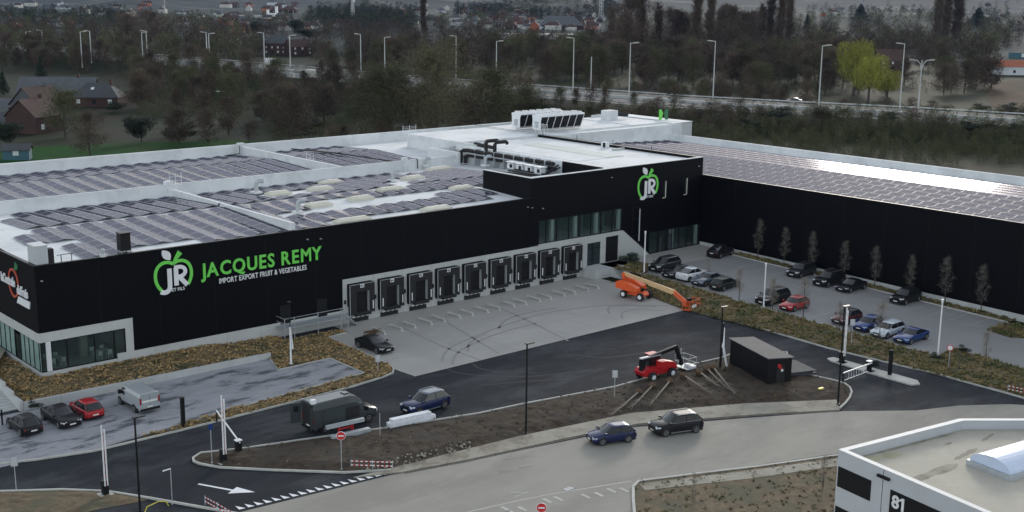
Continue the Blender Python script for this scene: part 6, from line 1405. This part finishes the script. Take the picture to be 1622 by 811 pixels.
VAR['bush'] = (finish(*leafy(4, 3.2, 2.4, 1500, .3, lobes=7), 'evergreen'), 3.2)
VAR['scrub'] = (finish(*bare_tree(400, 5.5, .45, .08, 1300, low=.05, bw=.045, bl=(.8, 2.4)), 'twig_brown'), 5.5)
VAR['scrubg'] = (finish(*bare_tree(401, 4.5, .5, .08, 1300, low=.05, bw=.05, bl=(.8, 2.4)), 'twig_green'), 4.5)
TREES = []
def tree(kind, P, h, label, group=None, rz=None, name=None, wide=1.0):
    (tm, cm), h0 = VAR[kind]; s = h/h0
    nm = name or {'b': 'bare_tree', 'p': 'poplar_tree', 'c': 'conifer_tree', 'e': 'evergreen_tree', 'w': 'willow_tree', 's': 'bare_shrub'}[kind[0]]
    if kind == 'bush': nm = name or 'evergreen_bush'
    t_ = thing(nm, label, 'shrub' if kind in ('bush', 'scrub', 'scrubg') else 'tree', (P.x, P.y, P.z), rnd.uniform(0, 6.28) if rz is None else rz, group); t_.scale = (s*wide, s*wide, s)
    put(tm, 'trunk', t_); put(cm, 'crown', t_); return t_
def tpx(kind, px, base, top, label, group=None, wide=1.0, name=None):
    P = hit(px, base); return tree(kind, P, max(2, proj_h(P, top)), label, group, wide=wide, name=name)
# named ones
tpx('big', 690, 224, 66, 'huge broad bare tree rising behind the rear roof edge, centre', wide=1.25); tpx('b5', 610, 222, 96, 'broad bare tree directly left of the huge bare tree', wide=1.3); tpx('b2', 780, 205, 98, 'bare greenish tree right of the huge bare tree', wide=1.2)
tpx('b0', 460, 222, 128, 'round greenish bare tree behind the rear roof edge, left of centre', wide=1.3); tpx('b1', 143, 248, 168, 'bare tree standing on the bright lawn behind the left roof', wide=1.1); tpx('b4', 285, 232, 168, 'small bare garden tree behind the dark evergreen', wide=1.2)
tpx('b2', 104, 218, 135, 'bare tree between the gabled brick house and the pyramid roof house', wide=1.2); tpx('b4', 325, 206, 140, 'slender bare tree on the sloping lawn', wide=.9); tpx('b4', 362, 215, 150, 'bare tree right of the slender lawn tree'); tpx('b5', 225, 160, 105, 'tall thin bare tree right of the pyramid roof house')
tpx('ever', 224, 226, 182, 'round dark evergreen on the lawn behind the left roof'); tpx('ever', 16, 232, 190, 'dark evergreen bush at the far left lawn edge'); tpx('con', 66, 128, 86, 'tall dark conifer above the grey roofed barn'); tpx('con', 6, 150, 110, 'dark conifer at the left picture edge')
tpx('will', 1352, 150, 58, 'yellow green willow beyond the motorway, taller rear one', wide=.95); tpx('will', 1375, 162, 82, 'bright yellow green willow beside the motorway, front one', wide=.95); tpx('will', 1405, 156, 108, 'small yellow green willow right of the front one', wide=1.3)
P = hit(180, 178); t_ = tree('bush', P, 4, 'small yellow flowering bush before the pyramid roof house', name='yellow_bush', wide=1.3)
for ch in t_.children: pass
tpx('p0', 672, 62, -18, 'tall narrow poplar rising to the top edge of the picture'); tpx('p1', 1493, 70, -22, 'left one of the dense poplar group at the right skyline', wide=1.5); tpx('p0', 1512, 70, -18, 'right one of the dense poplar group at the right skyline', wide=1.5); tpx('p0', 1480, 72, -10, 'lowest poplar of the group at the right skyline', wide=1.3)
tpx('con', 1548, 44, 10, 'dark spreading cedar on the right skyline', wide=2.2); tpx('con', 1278, 48, 20, 'dark rounded conifer on the skyline right of the poplar wood'); tpx('con', 1362, 36, 4, 'dark conifer group on the right skyline', wide=2); tpx('con', 1026, 112, 62, 'dark conifer inside the tall bare wood', wide=.9)
tpx('ever', 467, 56, 29, 'dark round evergreen before the distant houses', wide=1.1); tpx('ever', 408, 56, 32, 'dark evergreen left of the distant white house', wide=1.0); tpx('ever', 490, 62, 44, 'low dark evergreen hedge by distant brick houses', wide=2.5); tpx('con', 392, 60, 38, 'small dark conifer in the distance')
tpx('b1', 240, 75, 10, 'broad brown bare tree on the left skyline', wide=1.9); tpx('b0', 205, 72, 16, 'brown bare tree left of the broad one on the skyline', wide=1.6)
for k, px in enumerate((1215, 1232, 1190, 1160, 1135, 1100, 1082, 1060, 1040, 1015, 990, 1000, 970, 1118, 1145, 1175, 1205, 1250)):
    tpx(['p0', 'p1', 'b3', 'b1'][k % 4], px+rnd.uniform(-6, 6), 88+rnd.uniform(-12, 14), 0+rnd.uniform(-18, 14) if px > 985 else 14, ['narrow poplar', 'slim poplar', 'tall narrow bare tree', 'tall broad bare tree'][k % 4]+' in the dense wood, '+('left part' if px < 1050 else 'middle part' if px < 1125 else 'right part'), 'tall bare trees of the dense wood', wide=1.3)
# rows filling the woods beyond: (px range, base row range, top-height metres, count, kinds)
HOUSE_PX = []
mat('earth', (.07, .045, .03), .95, .35, .25, .4, c2=(.04, .036, .022), scale2=.06, spec=.05)
def keepout(px, py):
    for x0, x1, y0, y1 in ((0, 215, 125, 232), (420, 495, 58, 104), (1395, 1450, 95, 130), (1575, 1640, 78, 178), (810, 960, 30, 66), (20, 230, 205, 262), (1245, 1275, 150, 170)):
        if x0 < px < x1 and y0 < py < y1: return True
    return False
G = 'bare trees of the woods beyond the warehouse'
used = []
LMK = [(15, 'the left picture edge'), (66, 'the dark conifer'), (157, 'the pyramid roof house'), (230, 'the lawn side mast pair'), (329, 'the close pair of masts'), (440, 'the distant brick house'), (515, 'the white trucks'), (610, 'the left centre mast'), (690, 'the huge bare tree'), (786, 'the pipe side mast'), (880, 'the roof chillers'), (997, 'the mast past the chillers'), (1068, 'the green roof figures'), (1131, 'the poplar mast'), (1205, 'the tall wood'), (1258, 'the dark motorway car'), (1299, 'the right single mast'), (1365, 'the willows'), (1457, 'the double arm mast'), (1550, 'the bare earth'), (1610, 'the unfinished house')]
def grove_label(px, P, h, kind, lo, hi):
    x, nm = min(LMK, key=lambda q: abs(q[0]-px)); d = px-x
    rel = ('just left of ' if d > -18 else 'left of ') if d < -7 else (('just right of ' if d < 18 else 'right of ') if d > 7 else 'in line with ')
    f = (h-lo)/(hi-lo); sz = 'low ' if f < .33 else ('middling ' if f < .66 else 'tall ')
    tone = {'b0': 'broad brown ', 'b1': 'brown ', 'b2': 'spreading greenish ', 'b3': 'narrow brown ', 'b4': 'bushy brown ', 'b5': 'greenish '}.get(kind, 'brown ' if kind == 'scrub' else 'dark green ')
    q_ = sz+tone+('shrub ' if kind in ('scrub', 'scrubg', 'bush') else 'bare tree ')+rel+nm+(', beyond the motorway' if seg_d(P.x, P.y, HC) < 400 and P.x > 0 and math.hypot(P.x, P.y) > 1 and side_far(P) else ', before the motorway')
    return q_ if len(q_.split()) < 14 else q_.rsplit(',', 1)[0]
def side_far(P):
    i = min(range(len(HC)-1), key=lambda k: (HC[k][0]-P.x)**2+(HC[k][1]-P.y)**2); a = Vector(HC[i]); c = Vector(HC[min(i+1, len(HC)-1)]); t = c-a; return (P.x-a.x)*t.y-(P.y-a.y)*t.x > 0
def grove(x0, x1, y0, y1, n, hs, kinds, lab, group, wide=(1, 1.4)):
    k = 0; tries = 0
    while k < n and tries < n*12:
        tries += 1; px = rnd.uniform(x0, x1); py = rnd.uniform(y0, y1)
        if keepout(px, py): continue
        P = hit(px, py)
        if seg_d(P.x, P.y, HC) < HWW/2+4 or (P.x < 175 and P.y < 185): continue
        if any((P.x-a)**2+(P.y-c)**2 < 12 for a, c in used): continue
        used.append((P.x, P.y)); kd = rnd.choice(kinds); hh = rnd.uniform(*hs); tree(kd, P, hh, grove_label(px, P, hh, kd, *hs), group, wide=rnd.uniform(*wide)); k += 1
BK = ['b0', 'b1', 'b2', 'b3', 'b4', 'b5']
grove(-10, 640, 84, 118, 52, (8, 13), BK, 'bare tree in the wood along the left stretch of the motorway', 'bare trees along the left motorway')
grove(190, 640, 118, 175, 56, (8, 13), BK, 'bare tree on the slope between the lawn and the motorway', 'bare trees on the left slope')
grove(400, 860, 165, 215, 30, (8, 13), ['b0', 'b2', 'b4', 'b5', 'scrub'], 'bare tree close behind the rear edge of the white roof', 'bare trees close behind the roof', (1.1, 1.5))
grove(600, 1010, 84, 125, 56, (12, 17), BK, 'bare tree in the wood beyond the motorway, centre', 'bare trees beyond the motorway centre')
grove(860, 1330, 100, 142, 56, (12, 18), BK, 'bare tree in the wood beyond the motorway, right of centre', 'bare trees beyond the motorway right')
grove(1180, 1580, 85, 155, 56, (10, 15), BK, 'bare tree in the right hand wood beyond the motorway', 'bare trees beyond the motorway far right')
grove(840, 1630, 172, 212, 70, (2.5, 5), ['scrub', 'scrubg', 'bush', 'scrub'], 'low scrub on the bank between the white roof and the motorway', 'scrub on the motorway bank', (1.2, 1.9))
grove(850, 1300, 150, 178, 40, (5, 8), ['b4', 'scrub', 'b2'], 'thin bare roadside tree before the motorway', 'thin bare roadside trees', (.8, 1.1))
grove(200, 640, 200, 228, 14, (3, 6), ['scrub', 'bush', 'b4'], 'shrub at the edge of the lawn behind the warehouse', 'shrubs at the lawn edge')
# far wood as one mass
def mass(name, lab, rects, seed, hs, tri, m, bw=.28):
    r = random.Random(seed); V = []; Fc = []; tmpl = []
    for k in range(5):
        v = []
        for _ in range(tri):
            a = r.uniform(0, 6.28); t = r.random(); R0 = .36*math.sin(math.pi*min(1, .2+t*.8))**.6*r.random()**.5; p = np.array((math.cos(a)*R0, math.sin(a)*R0, t*.92)); d = np.array((r.uniform(-.06, .06)+math.cos(a)*.03, r.uniform(-.06, .06)+math.sin(a)*.03, r.uniform(.04, .15))); s = np.array((-math.sin(a+r.random()), math.cos(a+r.random()), 0))*.011
            v += [p-s, p+s, p+d]
        v += [np.array((-.012, 0, 0)), np.array((.012, 0, 0)), np.array((0, 0, .8))]
        tmpl.append(np.array(v))
    allv = []
    for x0, x1, y0, y1, n in rects:
        for _ in range(n):
            px = r.uniform(x0, x1); py = y0+(y1-y0)*r.random(); 
            if keepout(px, py): continue
            P = hit(px, py)
            if P.x < 176 and P.y < 182: continue
            h = r.uniform(*hs); w = h*r.uniform(.9, 1.5); t = tmpl[r.randrange(5)]; c, s = math.cos(r.random()*6), math.sin(r.random()*6)
            q = t.copy(); q[:, 0] = (t[:, 0]*c-t[:, 1]*s)*w+P.x; q[:, 1] = (t[:, 0]*s+t[:, 1]*c)*w+P.y; q[:, 2] = t[:, 2]*h+P.z; allv.append(q)
    v = np.concatenate(allv); n = len(v)//3; me = bpy.data.meshes.new(name); me.vertices.add(n*3); me.vertices.foreach_set('co', v.ravel()); me.loops.add(n*3); me.loops.foreach_set('vertex_index', np.arange(n*3)); me.polygons.add(n); me.polygons.foreach_set('loop_start', np.arange(n)*3); me.update(calc_edges=True)
    me.materials.append(MT[m]); o = bpy.data.objects.new(name, me); COL.objects.link(o); o['kind'] = 'stuff'; tag(o, lab, 'woodland')
mass('far_wood', 'brownish mass of bare woodland filling the middle distance', ((-20, 1650, 62, 96, 520), (-20, 1650, 46, 64, 420), (560, 1650, 70, 110, 260)), 5, (9, 15), 230, 'twig_brown')
mass('far_wood', 'greener scattered woodland in the far distance', ((-20, 1650, 30, 50, 420), (-20, 400, 60, 100, 120), (1250, 1600, 55, 90, 120)), 6, (9, 14), 230, 'twig_green')
mass('wooded_hill', 'dark wooded hillocks on the horizon', ((490, 660, 20, 50, 300), (720, 980, 6, 34, 420), (1280, 1650, 12, 34, 160), (0, 200, 22, 44, 160)), 7, (10, 16), 200, 'evergreen')
mass('undergrowth', 'dark brambles and undergrowth behind the warehouse', ((180, 430, 112, 190, 420), (430, 870, 112, 224, 900), (860, 1640, 178, 226, 900), (1100, 1640, 205, 262, 700), (600, 1640, 96, 150, 800)), 8, (1.5, 4.2), 190, 'twig_green')
# young street trees of the upper car park
mat('young_twig', (.13, .12, .105), .9, .2, 3)
VAR['y'] = (finish(*bare_tree(500, 6.5, .11, .07, 750, low=.25, bw=.012, bl=(.6, 1.6)), 'young_twig'), 6.5); VAR['y2'] = (finish(*bare_tree(501, 5.0, .15, .06, 800, low=.28, bw=.012, bl=(.6, 1.5)), 'pale_bark'), 5)
YT = ['first young tree along the long wall, beside the corner', 'second young tree along the long wall', 'third young tree along the long wall', 'fourth young tree along the long wall, behind the tall SUV', 'fifth young tree along the long wall, right of the white pole', 'sixth young tree along the long wall, behind the lone SUV', 'seventh young tree along the long wall', 'eighth young tree along the long wall, near the right edge']
for k, (px, py, top) in enumerate(((1200.3, 402.8, 330), (1242.7, 411.8, 345), (1287, 423.5, 350), (1337, 433.5, 364), (1386.4, 448.5, 372), (1440, 458.6, 387), (1496.6, 475.3, 385), (1554.4, 487, 398))):
    d = ray(px, py); P = d*(134.35/d.x); P.z = zp(P.y)+.03
    tree('y', P, proj_h(P, top), 'bare '+YT[k], 'young trees along the long black wall', name='young_tree', wide=.95)
YF_ = ['beside the white coupe SUV', 'before the greenish car', 'beside the black SUV next to the red car', 'before the red hatchback', 'left of the wine red car', 'before the silver estate car', 'at the right end, with pale stakes']
for k, (px, py, top) in enumerate(((1122, 441, 400), (1170, 477, 410), (1223, 492, 425), (1272, 503.7, 423), (1329, 522, 465), (1393, 542, 460), (1559.5, 580.5, 508))):
    P = at(px, py, .5)
    for _ in range(5): P = at(px, py, zp(P.y)*.9+.05)
    tree('y2', P, proj_h(P, top), 'small bare tree on the planted bank '+YF_[k], 'small trees on the planted bank', name='young_tree', wide=1.0)
for px, py, top, lb in ((1098, 795, 737, 'small staked tree on the bare verge at the bottom'), (1303, 771, 708, 'thin staked tree beside the pale building wall')):
    P = at(px, py, .06); t_ = tree('y2', P, proj_h(P, top), lb, name='young_tree', wide=.8)
    for s in (-.45, .45): b = MB(); b.bar((s, 0, 0), (s, 0, 1.6), .06, .06, 'bark'); b.build('stake', t_, local=True)
P = at(992, 418, 1.0); tree('bush', P, 1.9, 'dark green bush below the sloping concrete panel', wide=1.3); P = at(1469-4, 590, .3); 
for px, py, lb in ((1380, 584, 'dark low bush on the bank before the wine red car'), (1487, 572, 'low bush beside the white pole at the right end'), (1530, 560, 'brown low shrub on the bank at the right')):
    P = at(px, py, .3); tree('bush', P, 1.0, lb, wide=1.1)
P = at(60, 648, .5); tree('bush', P, .9, 'small dark shrub in the brown bed by the outdoor stairs', wide=1.2)
# ================================================================== houses
def house(name, label, P, rz, L, Wd, hw, hr, wall='brick', roofm='tile_red', hip=False, win=3, chim=True, group=None, gable=None, sky=0):
    t_ = thing(name, label, 'house', tuple(P), rz, group); b = MB(); h, w = L/2, Wd/2
    b.box(-h, h, -w, w, -.5, hw, wall)
    if not hip:
        for s in (-1, 1): b.faces([(s*h, -w, hw), (s*h, w, hw), (s*h, 0, hw+hr)], [(0, 1, 2) if s > 0 else (0, 2, 1)], wall)
    b.build('wall', t_, local=True); b = MB(); e = .35
    if hip: k = w*.9; vs = [(-h-e, -w-e, hw-.1), (h+e, -w-e, hw-.1), (h+e, w+e, hw-.1), (-h-e, w+e, hw-.1), (-h+k, 0, hw+hr), (h-k, 0, hw+hr)]; b.faces(vs, [(0, 1, 5, 4), (1, 2, 5), (2, 3, 4, 5), (3, 0, 4), (3, 2, 1, 0)], roofm)
    else:
        for s in (-1, 1):
            q = [(-h-e, s*(w+e), hw-.15), (h+e, s*(w+e), hw-.15), (h+e, 0, hw+hr+.1), (-h-e, 0, hw+hr+.1)]; b.faces(q+[(x, y, z+.15) for x, y, z in q], [(0, 1, 2, 3), (7, 6, 5, 4), (0, 4, 5, 1), (1, 5, 6, 2), (3, 2, 6, 7), (0, 3, 7, 4)], roofm)
    rf = b.build('roof', t_, local=True)
    if chim: b = MB(); b.box(h*.5, h*.5+.8, -.3, .4, hw+hr*.5, hw+hr+1.2, wall); b.build('chimney', rf, local=True)
    for s in (-1, 1):
        for k in range(win):
            x = -h+L*(k+.5)/win; b = MB(); b.box(x-.6, x+.6, min(s*w, s*(w+.05)), max(s*w, s*(w+.05)), 1.0, 2.3, 'window_light' if (k+s) % 3 else 'car_glass'); b.build('window', t_, local=True)
        if hw > 4.5:
            for k in range(win): x = -h+L*(k+.5)/win; b = MB(); b.box(x-.5, x+.5, min(s*w, s*(w+.05)), max(s*w, s*(w+.05)), 3.6, 4.8, 'window_light'); b.build('window', t_, local=True)
    for k in range(sky):
        b = MB(); x = -h+L*(k+.6)/(sky+.4); f = .45; z = hw+hr*(1-f)+.12; y = -w*f; sl_ = math.atan2(hr, w); c, s = math.cos(sl_), math.sin(sl_); b.poly([(x-.5, y-.5*c, z-.5*s+.1), (x+.5, y-.5*c, z-.5*s+.1), (x+.5, y+.5*c, z+.5*s+.1), (x-.5, y+.5*c, z+.5*s+.1)], 'lens_white'); b.build('skylight', rf, local=True)
    return t_
VA = -YAW       # house whose long side faces the camera
house('brick_house', 'brick bungalow with grey pyramid roof and pale windows', hit(157, 167), VA, 15, 9, 3.0, 4.3, 'brick', 'tile_grey', True, 3, sky=1)
house('barn', 'long brick barn with a dull grey roof behind the gabled houses', hit(95, 163), VA+.05, 24, 9, 3.6, 4.6, 'brick', 'tile_grey', False, 3, sky=1)
house('gabled_house', 'brick house with its blank gable facing the warehouse and a red roof', hit(55, 208), VA+1.25, 10, 9.5, 4.2, 4.2, 'brick', 'tile_red', False, 2, sky=0)
house('gabled_house', 'grey gabled house just behind the blank brick gable', hit(62, 192), VA+1.25, 12, 9, 5, 4.6, 'tile_grey', 'tile_red', False, 3, sky=2)
house('low_house', 'low dark roofed annex at the left picture edge', hit(10, 188), VA, 13, 8, 3, 2.6, 'plaster', 'tile_grey', False, 2, sky=2)
house('low_house', 'low grey roofed outbuilding in front of the annex at the left edge', hit(2, 205), VA+.6, 9, 7, 2.4, 2.2, 'brick', 'tile_grey', False, 1)
P = hit(28, 252); house('garden_shed', 'small teal shed with a grey roof on the lawn at the left', P, VA+.2, 5.5, 3.5, 2.2, 1.0, 'blue_tarp', 'tile_grey', False, 1, chim=False)
P = hit(42, 162); t_ = thing('parked_car', 'pale vehicle parked beside the brick barn at the left', 'car', tuple(P), VA)
b = MB(); b.box(-2.6, 2.6, -1, 1, .4, 2.4, 'white_paint'); b.build('body', t_, local=True); b = MB(); b.box(-2.5, 2.5, -.95, .95, .1, .4, 'rubber'); b.build('wheel', t_, local=True)
P = hit(335, 157); t_ = thing('green_container', 'green container with pale top on the sloping lawn', 'container', tuple(P), VA); b = MB(); b.box(-4, 4, -1.2, 1.2, 0, 2.6, 'leafgreen'); b.build('box', t_, local=True); b = MB(); b.box(-4.1, 4.1, -1.3, 1.3, 2.6, 2.75, 'window_light'); b.build('top', t_, local=True)
house('brick_house', 'brick house with grey roof beyond the left motorway, near the lamp masts', hit(443, 86), VA, 17, 10, 6.5, 4.5, 'brick', 'tile_grey', True, 5)
house('brick_house', 'lower brick house with white gables right of the grey roofed one', hit(473, 88), VA+.7, 14, 9, 5, 4, 'brick', 'tile_red', False, 3)
house('brown_house', 'brown roofed house half hidden by the yellow green willow', hit(1407, 112), VA+.1, 14, 10, 5, 5.5, 'brick', 'tile_red', False, 3)
P = hit(1612, 118); t_ = house('unfinished_house', 'unfinished grey block house with an orange tiled roof at the right edge', P, VA-.05, 26, 9, 4.0, 2.6, 'wall_panel', 'brick_orange', False, 4, chim=False)
P = hit(1615, 92); t_ = thing('blue_hoarding', 'blue and white painted hoarding behind the unfinished house', 'hoarding', tuple(P), VA); b = MB(); b.box(-7, 7, -.2, .2, 0, 3.4, 'blue_tarp'); b.build('panel', t_, local=True); b = MB(); b.box(1, 4.5, -.3, -.2, .6, 2.8, 'window_light'); b.build('panel', t_, local=True)
b = MB(); q = [hit(1566, 136), hit(1590, 129), hit(1660, 126), hit(1680, 160), hit(1640, 166), hit(1600, 172), hit(1574, 170), hit(1562, 152)]; b.poly([(p.x, p.y, .03) for p in q[::-1]], 'earth'); b.build('bare_earth', kind='structure')
house('large_hall', 'large dark roofed hall with pale gable lines in the distant town', hit(888, 46), VA, 46, 22, 4, 9, 'brick', 'tile_grey', True, 5, chim=False)
house('orange_house', 'small bright orange brick gable left of the dark hall', hit(847, 49), VA+1.5, 12, 9, 5, 4, 'brick_orange', 'tile_red', False, 2)
P = hit(870, 62); t_ = thing('greenhouse', 'long low pale green and white shed across the middle distance', 'greenhouse', tuple(P), VA)
for k in range(12): b = MB(); b.box(-42+7*k, -35.2+7*k, -3, 3, 0, 4.2, ['window_light', 'plaster', 'moss', 'moss', 'moss', 'window_light', 'plaster', 'moss'][k % 8]); b.build('bay', t_, local=True)
P = hit(662, 50); house('white_house', 'small white gabled house at the foot of the tall poplar', P, VA+1.5, 9, 8, 4.5, 3.5, 'plaster', 'tile_grey', False, 1)
P = hit(431, 27); t_ = thing('white_church', 'distant white building with two towers on the left skyline', 'church', tuple(P), VA)
b = MB(); b.box(-6, 6, -3, 3, 0, 5, 'white_paint'); b.build('nave', t_, local=True)
for x, hh in ((-5.5, 9), (6, 13)): b = MB(); b.box(x-1.6, x+1.6, -1.6, 1.6, 0, hh, 'white_paint'); b.build('tower', t_, local=True); b = MB(); b.box(x-1.7, x+1.7, -1.7, 1.7, hh, hh+1, 'plaster'); b.build('cap', t_, local=True)
# lattice towers
def lattice(px, base, top, lab, w=3.2):
    P = hit(px, base); h = proj_h(P, top); t_ = thing('lattice_mast', lab, 'mast', tuple(P)); b = MB(); rr = .32
    for sx in (-1, 1):
        for sy in (-1, 1): b.bar((sx*w/2, sy*w/2, 0), (sx*w/5, sy*w/5, h), rr, rr, 'steel')
    k = 9
    for i in range(k):
        z0, z1 = h*i/k, h*(i+1)/k; a0, a1 = w/2*(1-.6*i/k), w/2*(1-.6*(i+1)/k)
        for s in (-1, 1): b.bar((-a0, s*a0, z0), (a1, s*a1, z1), .18, .18, 'steel'); b.bar((s*a0, -a0, z0), (s*a1, a1, z1), .18, .18, 'steel')
    b.build('frame', t_, local=True)
    for i in range(3): b = MB(); b.tube([(1.2-i*1.1, -1.4, h*.72+i*1.5), (1.2-i*1.1, -1.8, h*.72+i*1.5)], 1.0, 'white_paint', 8); b.build('antenna', t_, local=True)
    for z, m in ((.9, 'sign_red'), (.8, 'white_paint')): b = MB(); b.box(-w/4, w/4, -w/4, w/4, h*z, h*z+1.2, m); b.build('marker_band', t_, local=True)
lattice(559, 38, -12, 'thin lattice mast with antennas before the wooded hillock'); lattice(952, 34, -14, 'red and white lattice mast left of the tall bare wood', 4.5)
P = hit(262, 30); t_ = thing('radio_mast', 'thin pale mast on the left skyline', 'mast', tuple(P)); b = MB(); b.tube([(0, 0, 0), (0, 0, proj_h(P, -8))], [.6, .3], 'plaster', 6); b.build('mast', t_, local=True)
# distant town houses, each its own object
TW = [('brick', 'tile_red'), ('brick', 'tile_grey'), ('plaster', 'tile_grey'), ('brick_orange', 'tile_red'), ('plaster', 'tile_red'), ('wall_panel', 'tile_grey')]
protos = []
for i, (w_, r_) in enumerate(TW):
    for k, (L, Wd, hw, hr, hp) in enumerate(((14, 9, 5, 4, False), (20, 10, 6, 4.5, True))):
        t_ = house('town_house', 'small distant town house', Vector((1500, 2400, terr(1500, 2400))), 0, L, Wd, hw, hr, w_, r_, hp, 3); protos.append(t_)
K = kids(); cnt = 0
def town(x0, x1, y0, y1, n, lab, group, scale=(.5, .8)):
    global cnt
    for _ in range(n):
        px, py = rnd.uniform(x0, x1), rnd.uniform(y0, y1); P = hit(px, py); src = protos[cnt % len(protos)]
        if cnt < len(protos): c = src
        else: c = copy_tree(src, None, K)
        cnt += 1; c.location = P; c.rotation_euler.z = VA+rnd.choice((0, 0, .5, -.4, 1.57))+rnd.uniform(-.2, .2); s = rnd.uniform(*scale); c.scale = (s, s, s); c['label'] = lab.replace('house', ('brick red roofed', 'brick grey roofed', 'pale grey roofed', 'orange brick', 'pale red roofed', 'grey walled')[(protos.index(src)//2) % 6]+(' hipped house' if protos.index(src) % 2 else ' gabled house'), 1); c['group'] = group
town(805, 975, 20, 48, 90, 'small house of the distant hillside town right of centre', 'houses of the distant town'); town(400, 560, 28, 50, 36, 'small house of the distant village left of centre', 'houses of the distant village')
town(740, 815, 28, 44, 22, 'small house below the wooded hillock', 'houses below the hillock'); town(0, 130, 24, 46, 16, 'small house in the far left valley', 'houses in the far left valley'); town(0, 480, 8, 26, 34, 'small house on the far hillside at the left', 'houses on the far left hillside', (.7, 1.1)); town(600, 800, 8, 30, 16, 'small house on the far hillside, centre', 'houses on the far central hillside', (.7, 1.1)); town(280, 400, 22, 42, 24, 'small house in the far valley left of centre', 'houses in the far valley')
town(1560, 1630, 8, 50, 8, 'small house on the far right skyline', 'houses on the far right skyline'); town(560, 740, 32, 44, 12, 'small house at the foot of the hillock', 'houses at the hillock foot'); town(1180, 1480, 14, 30, 12, 'house far beyond the right hand wood', 'houses beyond the right wood'); town(300, 420, 44, 70, 8, 'house among bare trees left of centre', 'houses among the bare trees')
# ================================================================== labels: look-alikes are told apart by their order from the left
def pxof(o):
    p = o.matrix_world.translation if o.matrix_world.translation.length > 0 else o.location; v = Vector((o.location.x, o.location.y, o.location.z-CAMZ)); return 811+F*v.dot(ca)/max(1, v.dot(fw))
D = {}
for o in bpy.data.objects:
    if o.parent is None and 'label' in o and 'category' in o: D.setdefault(o['label'], []).append(o)
NUM = ['leftmost', 'second from left', 'third from left', 'fourth from left', 'fifth from left', 'sixth from left', 'seventh from left', 'eighth from left', 'ninth from left', 'tenth from left']
for lb, os_ in D.items():
    if 1 < len(os_) <= 11 and len(lb.split()) < 14:
        os_.sort(key=pxof)
        for k, o in enumerate(os_): o['label'] = lb+', '+('rightmost' if k == len(os_)-1 else NUM[k])
# ================================================================== haze
b = MB(); b.box(-9300, 9300, -9300, 9300, -2, 330, 'white_paint'); hz = b.mesh('haze')
hm = bpy.data.materials.new('haze'); hm.use_nodes = True; t = hm.node_tree; t.nodes.clear(); vo = t.nodes.new('ShaderNodeVolumePrincipled'); vo.inputs['Color'].default_value = (.36, .52, 1.0, 1); vo.inputs['Density'].default_value = .000016; vo.inputs['Anisotropy'].default_value = .2
mo = t.nodes.new('ShaderNodeOutputMaterial'); t.links.new(vo.outputs[0], mo.inputs['Volume']); hz.materials.clear(); hz.materials.append(hm)
o = bpy.data.objects.new('haze', hz); COL.objects.link(o); o['kind'] = 'stuff'; o['label'] = 'thin blue grey air haze'
S.cycles.volume_bounces = 0; S.cycles.volume_step_rate = 50; S.cycles.max_bounces = 6; S.cycles.transparent_max_bounces = 12
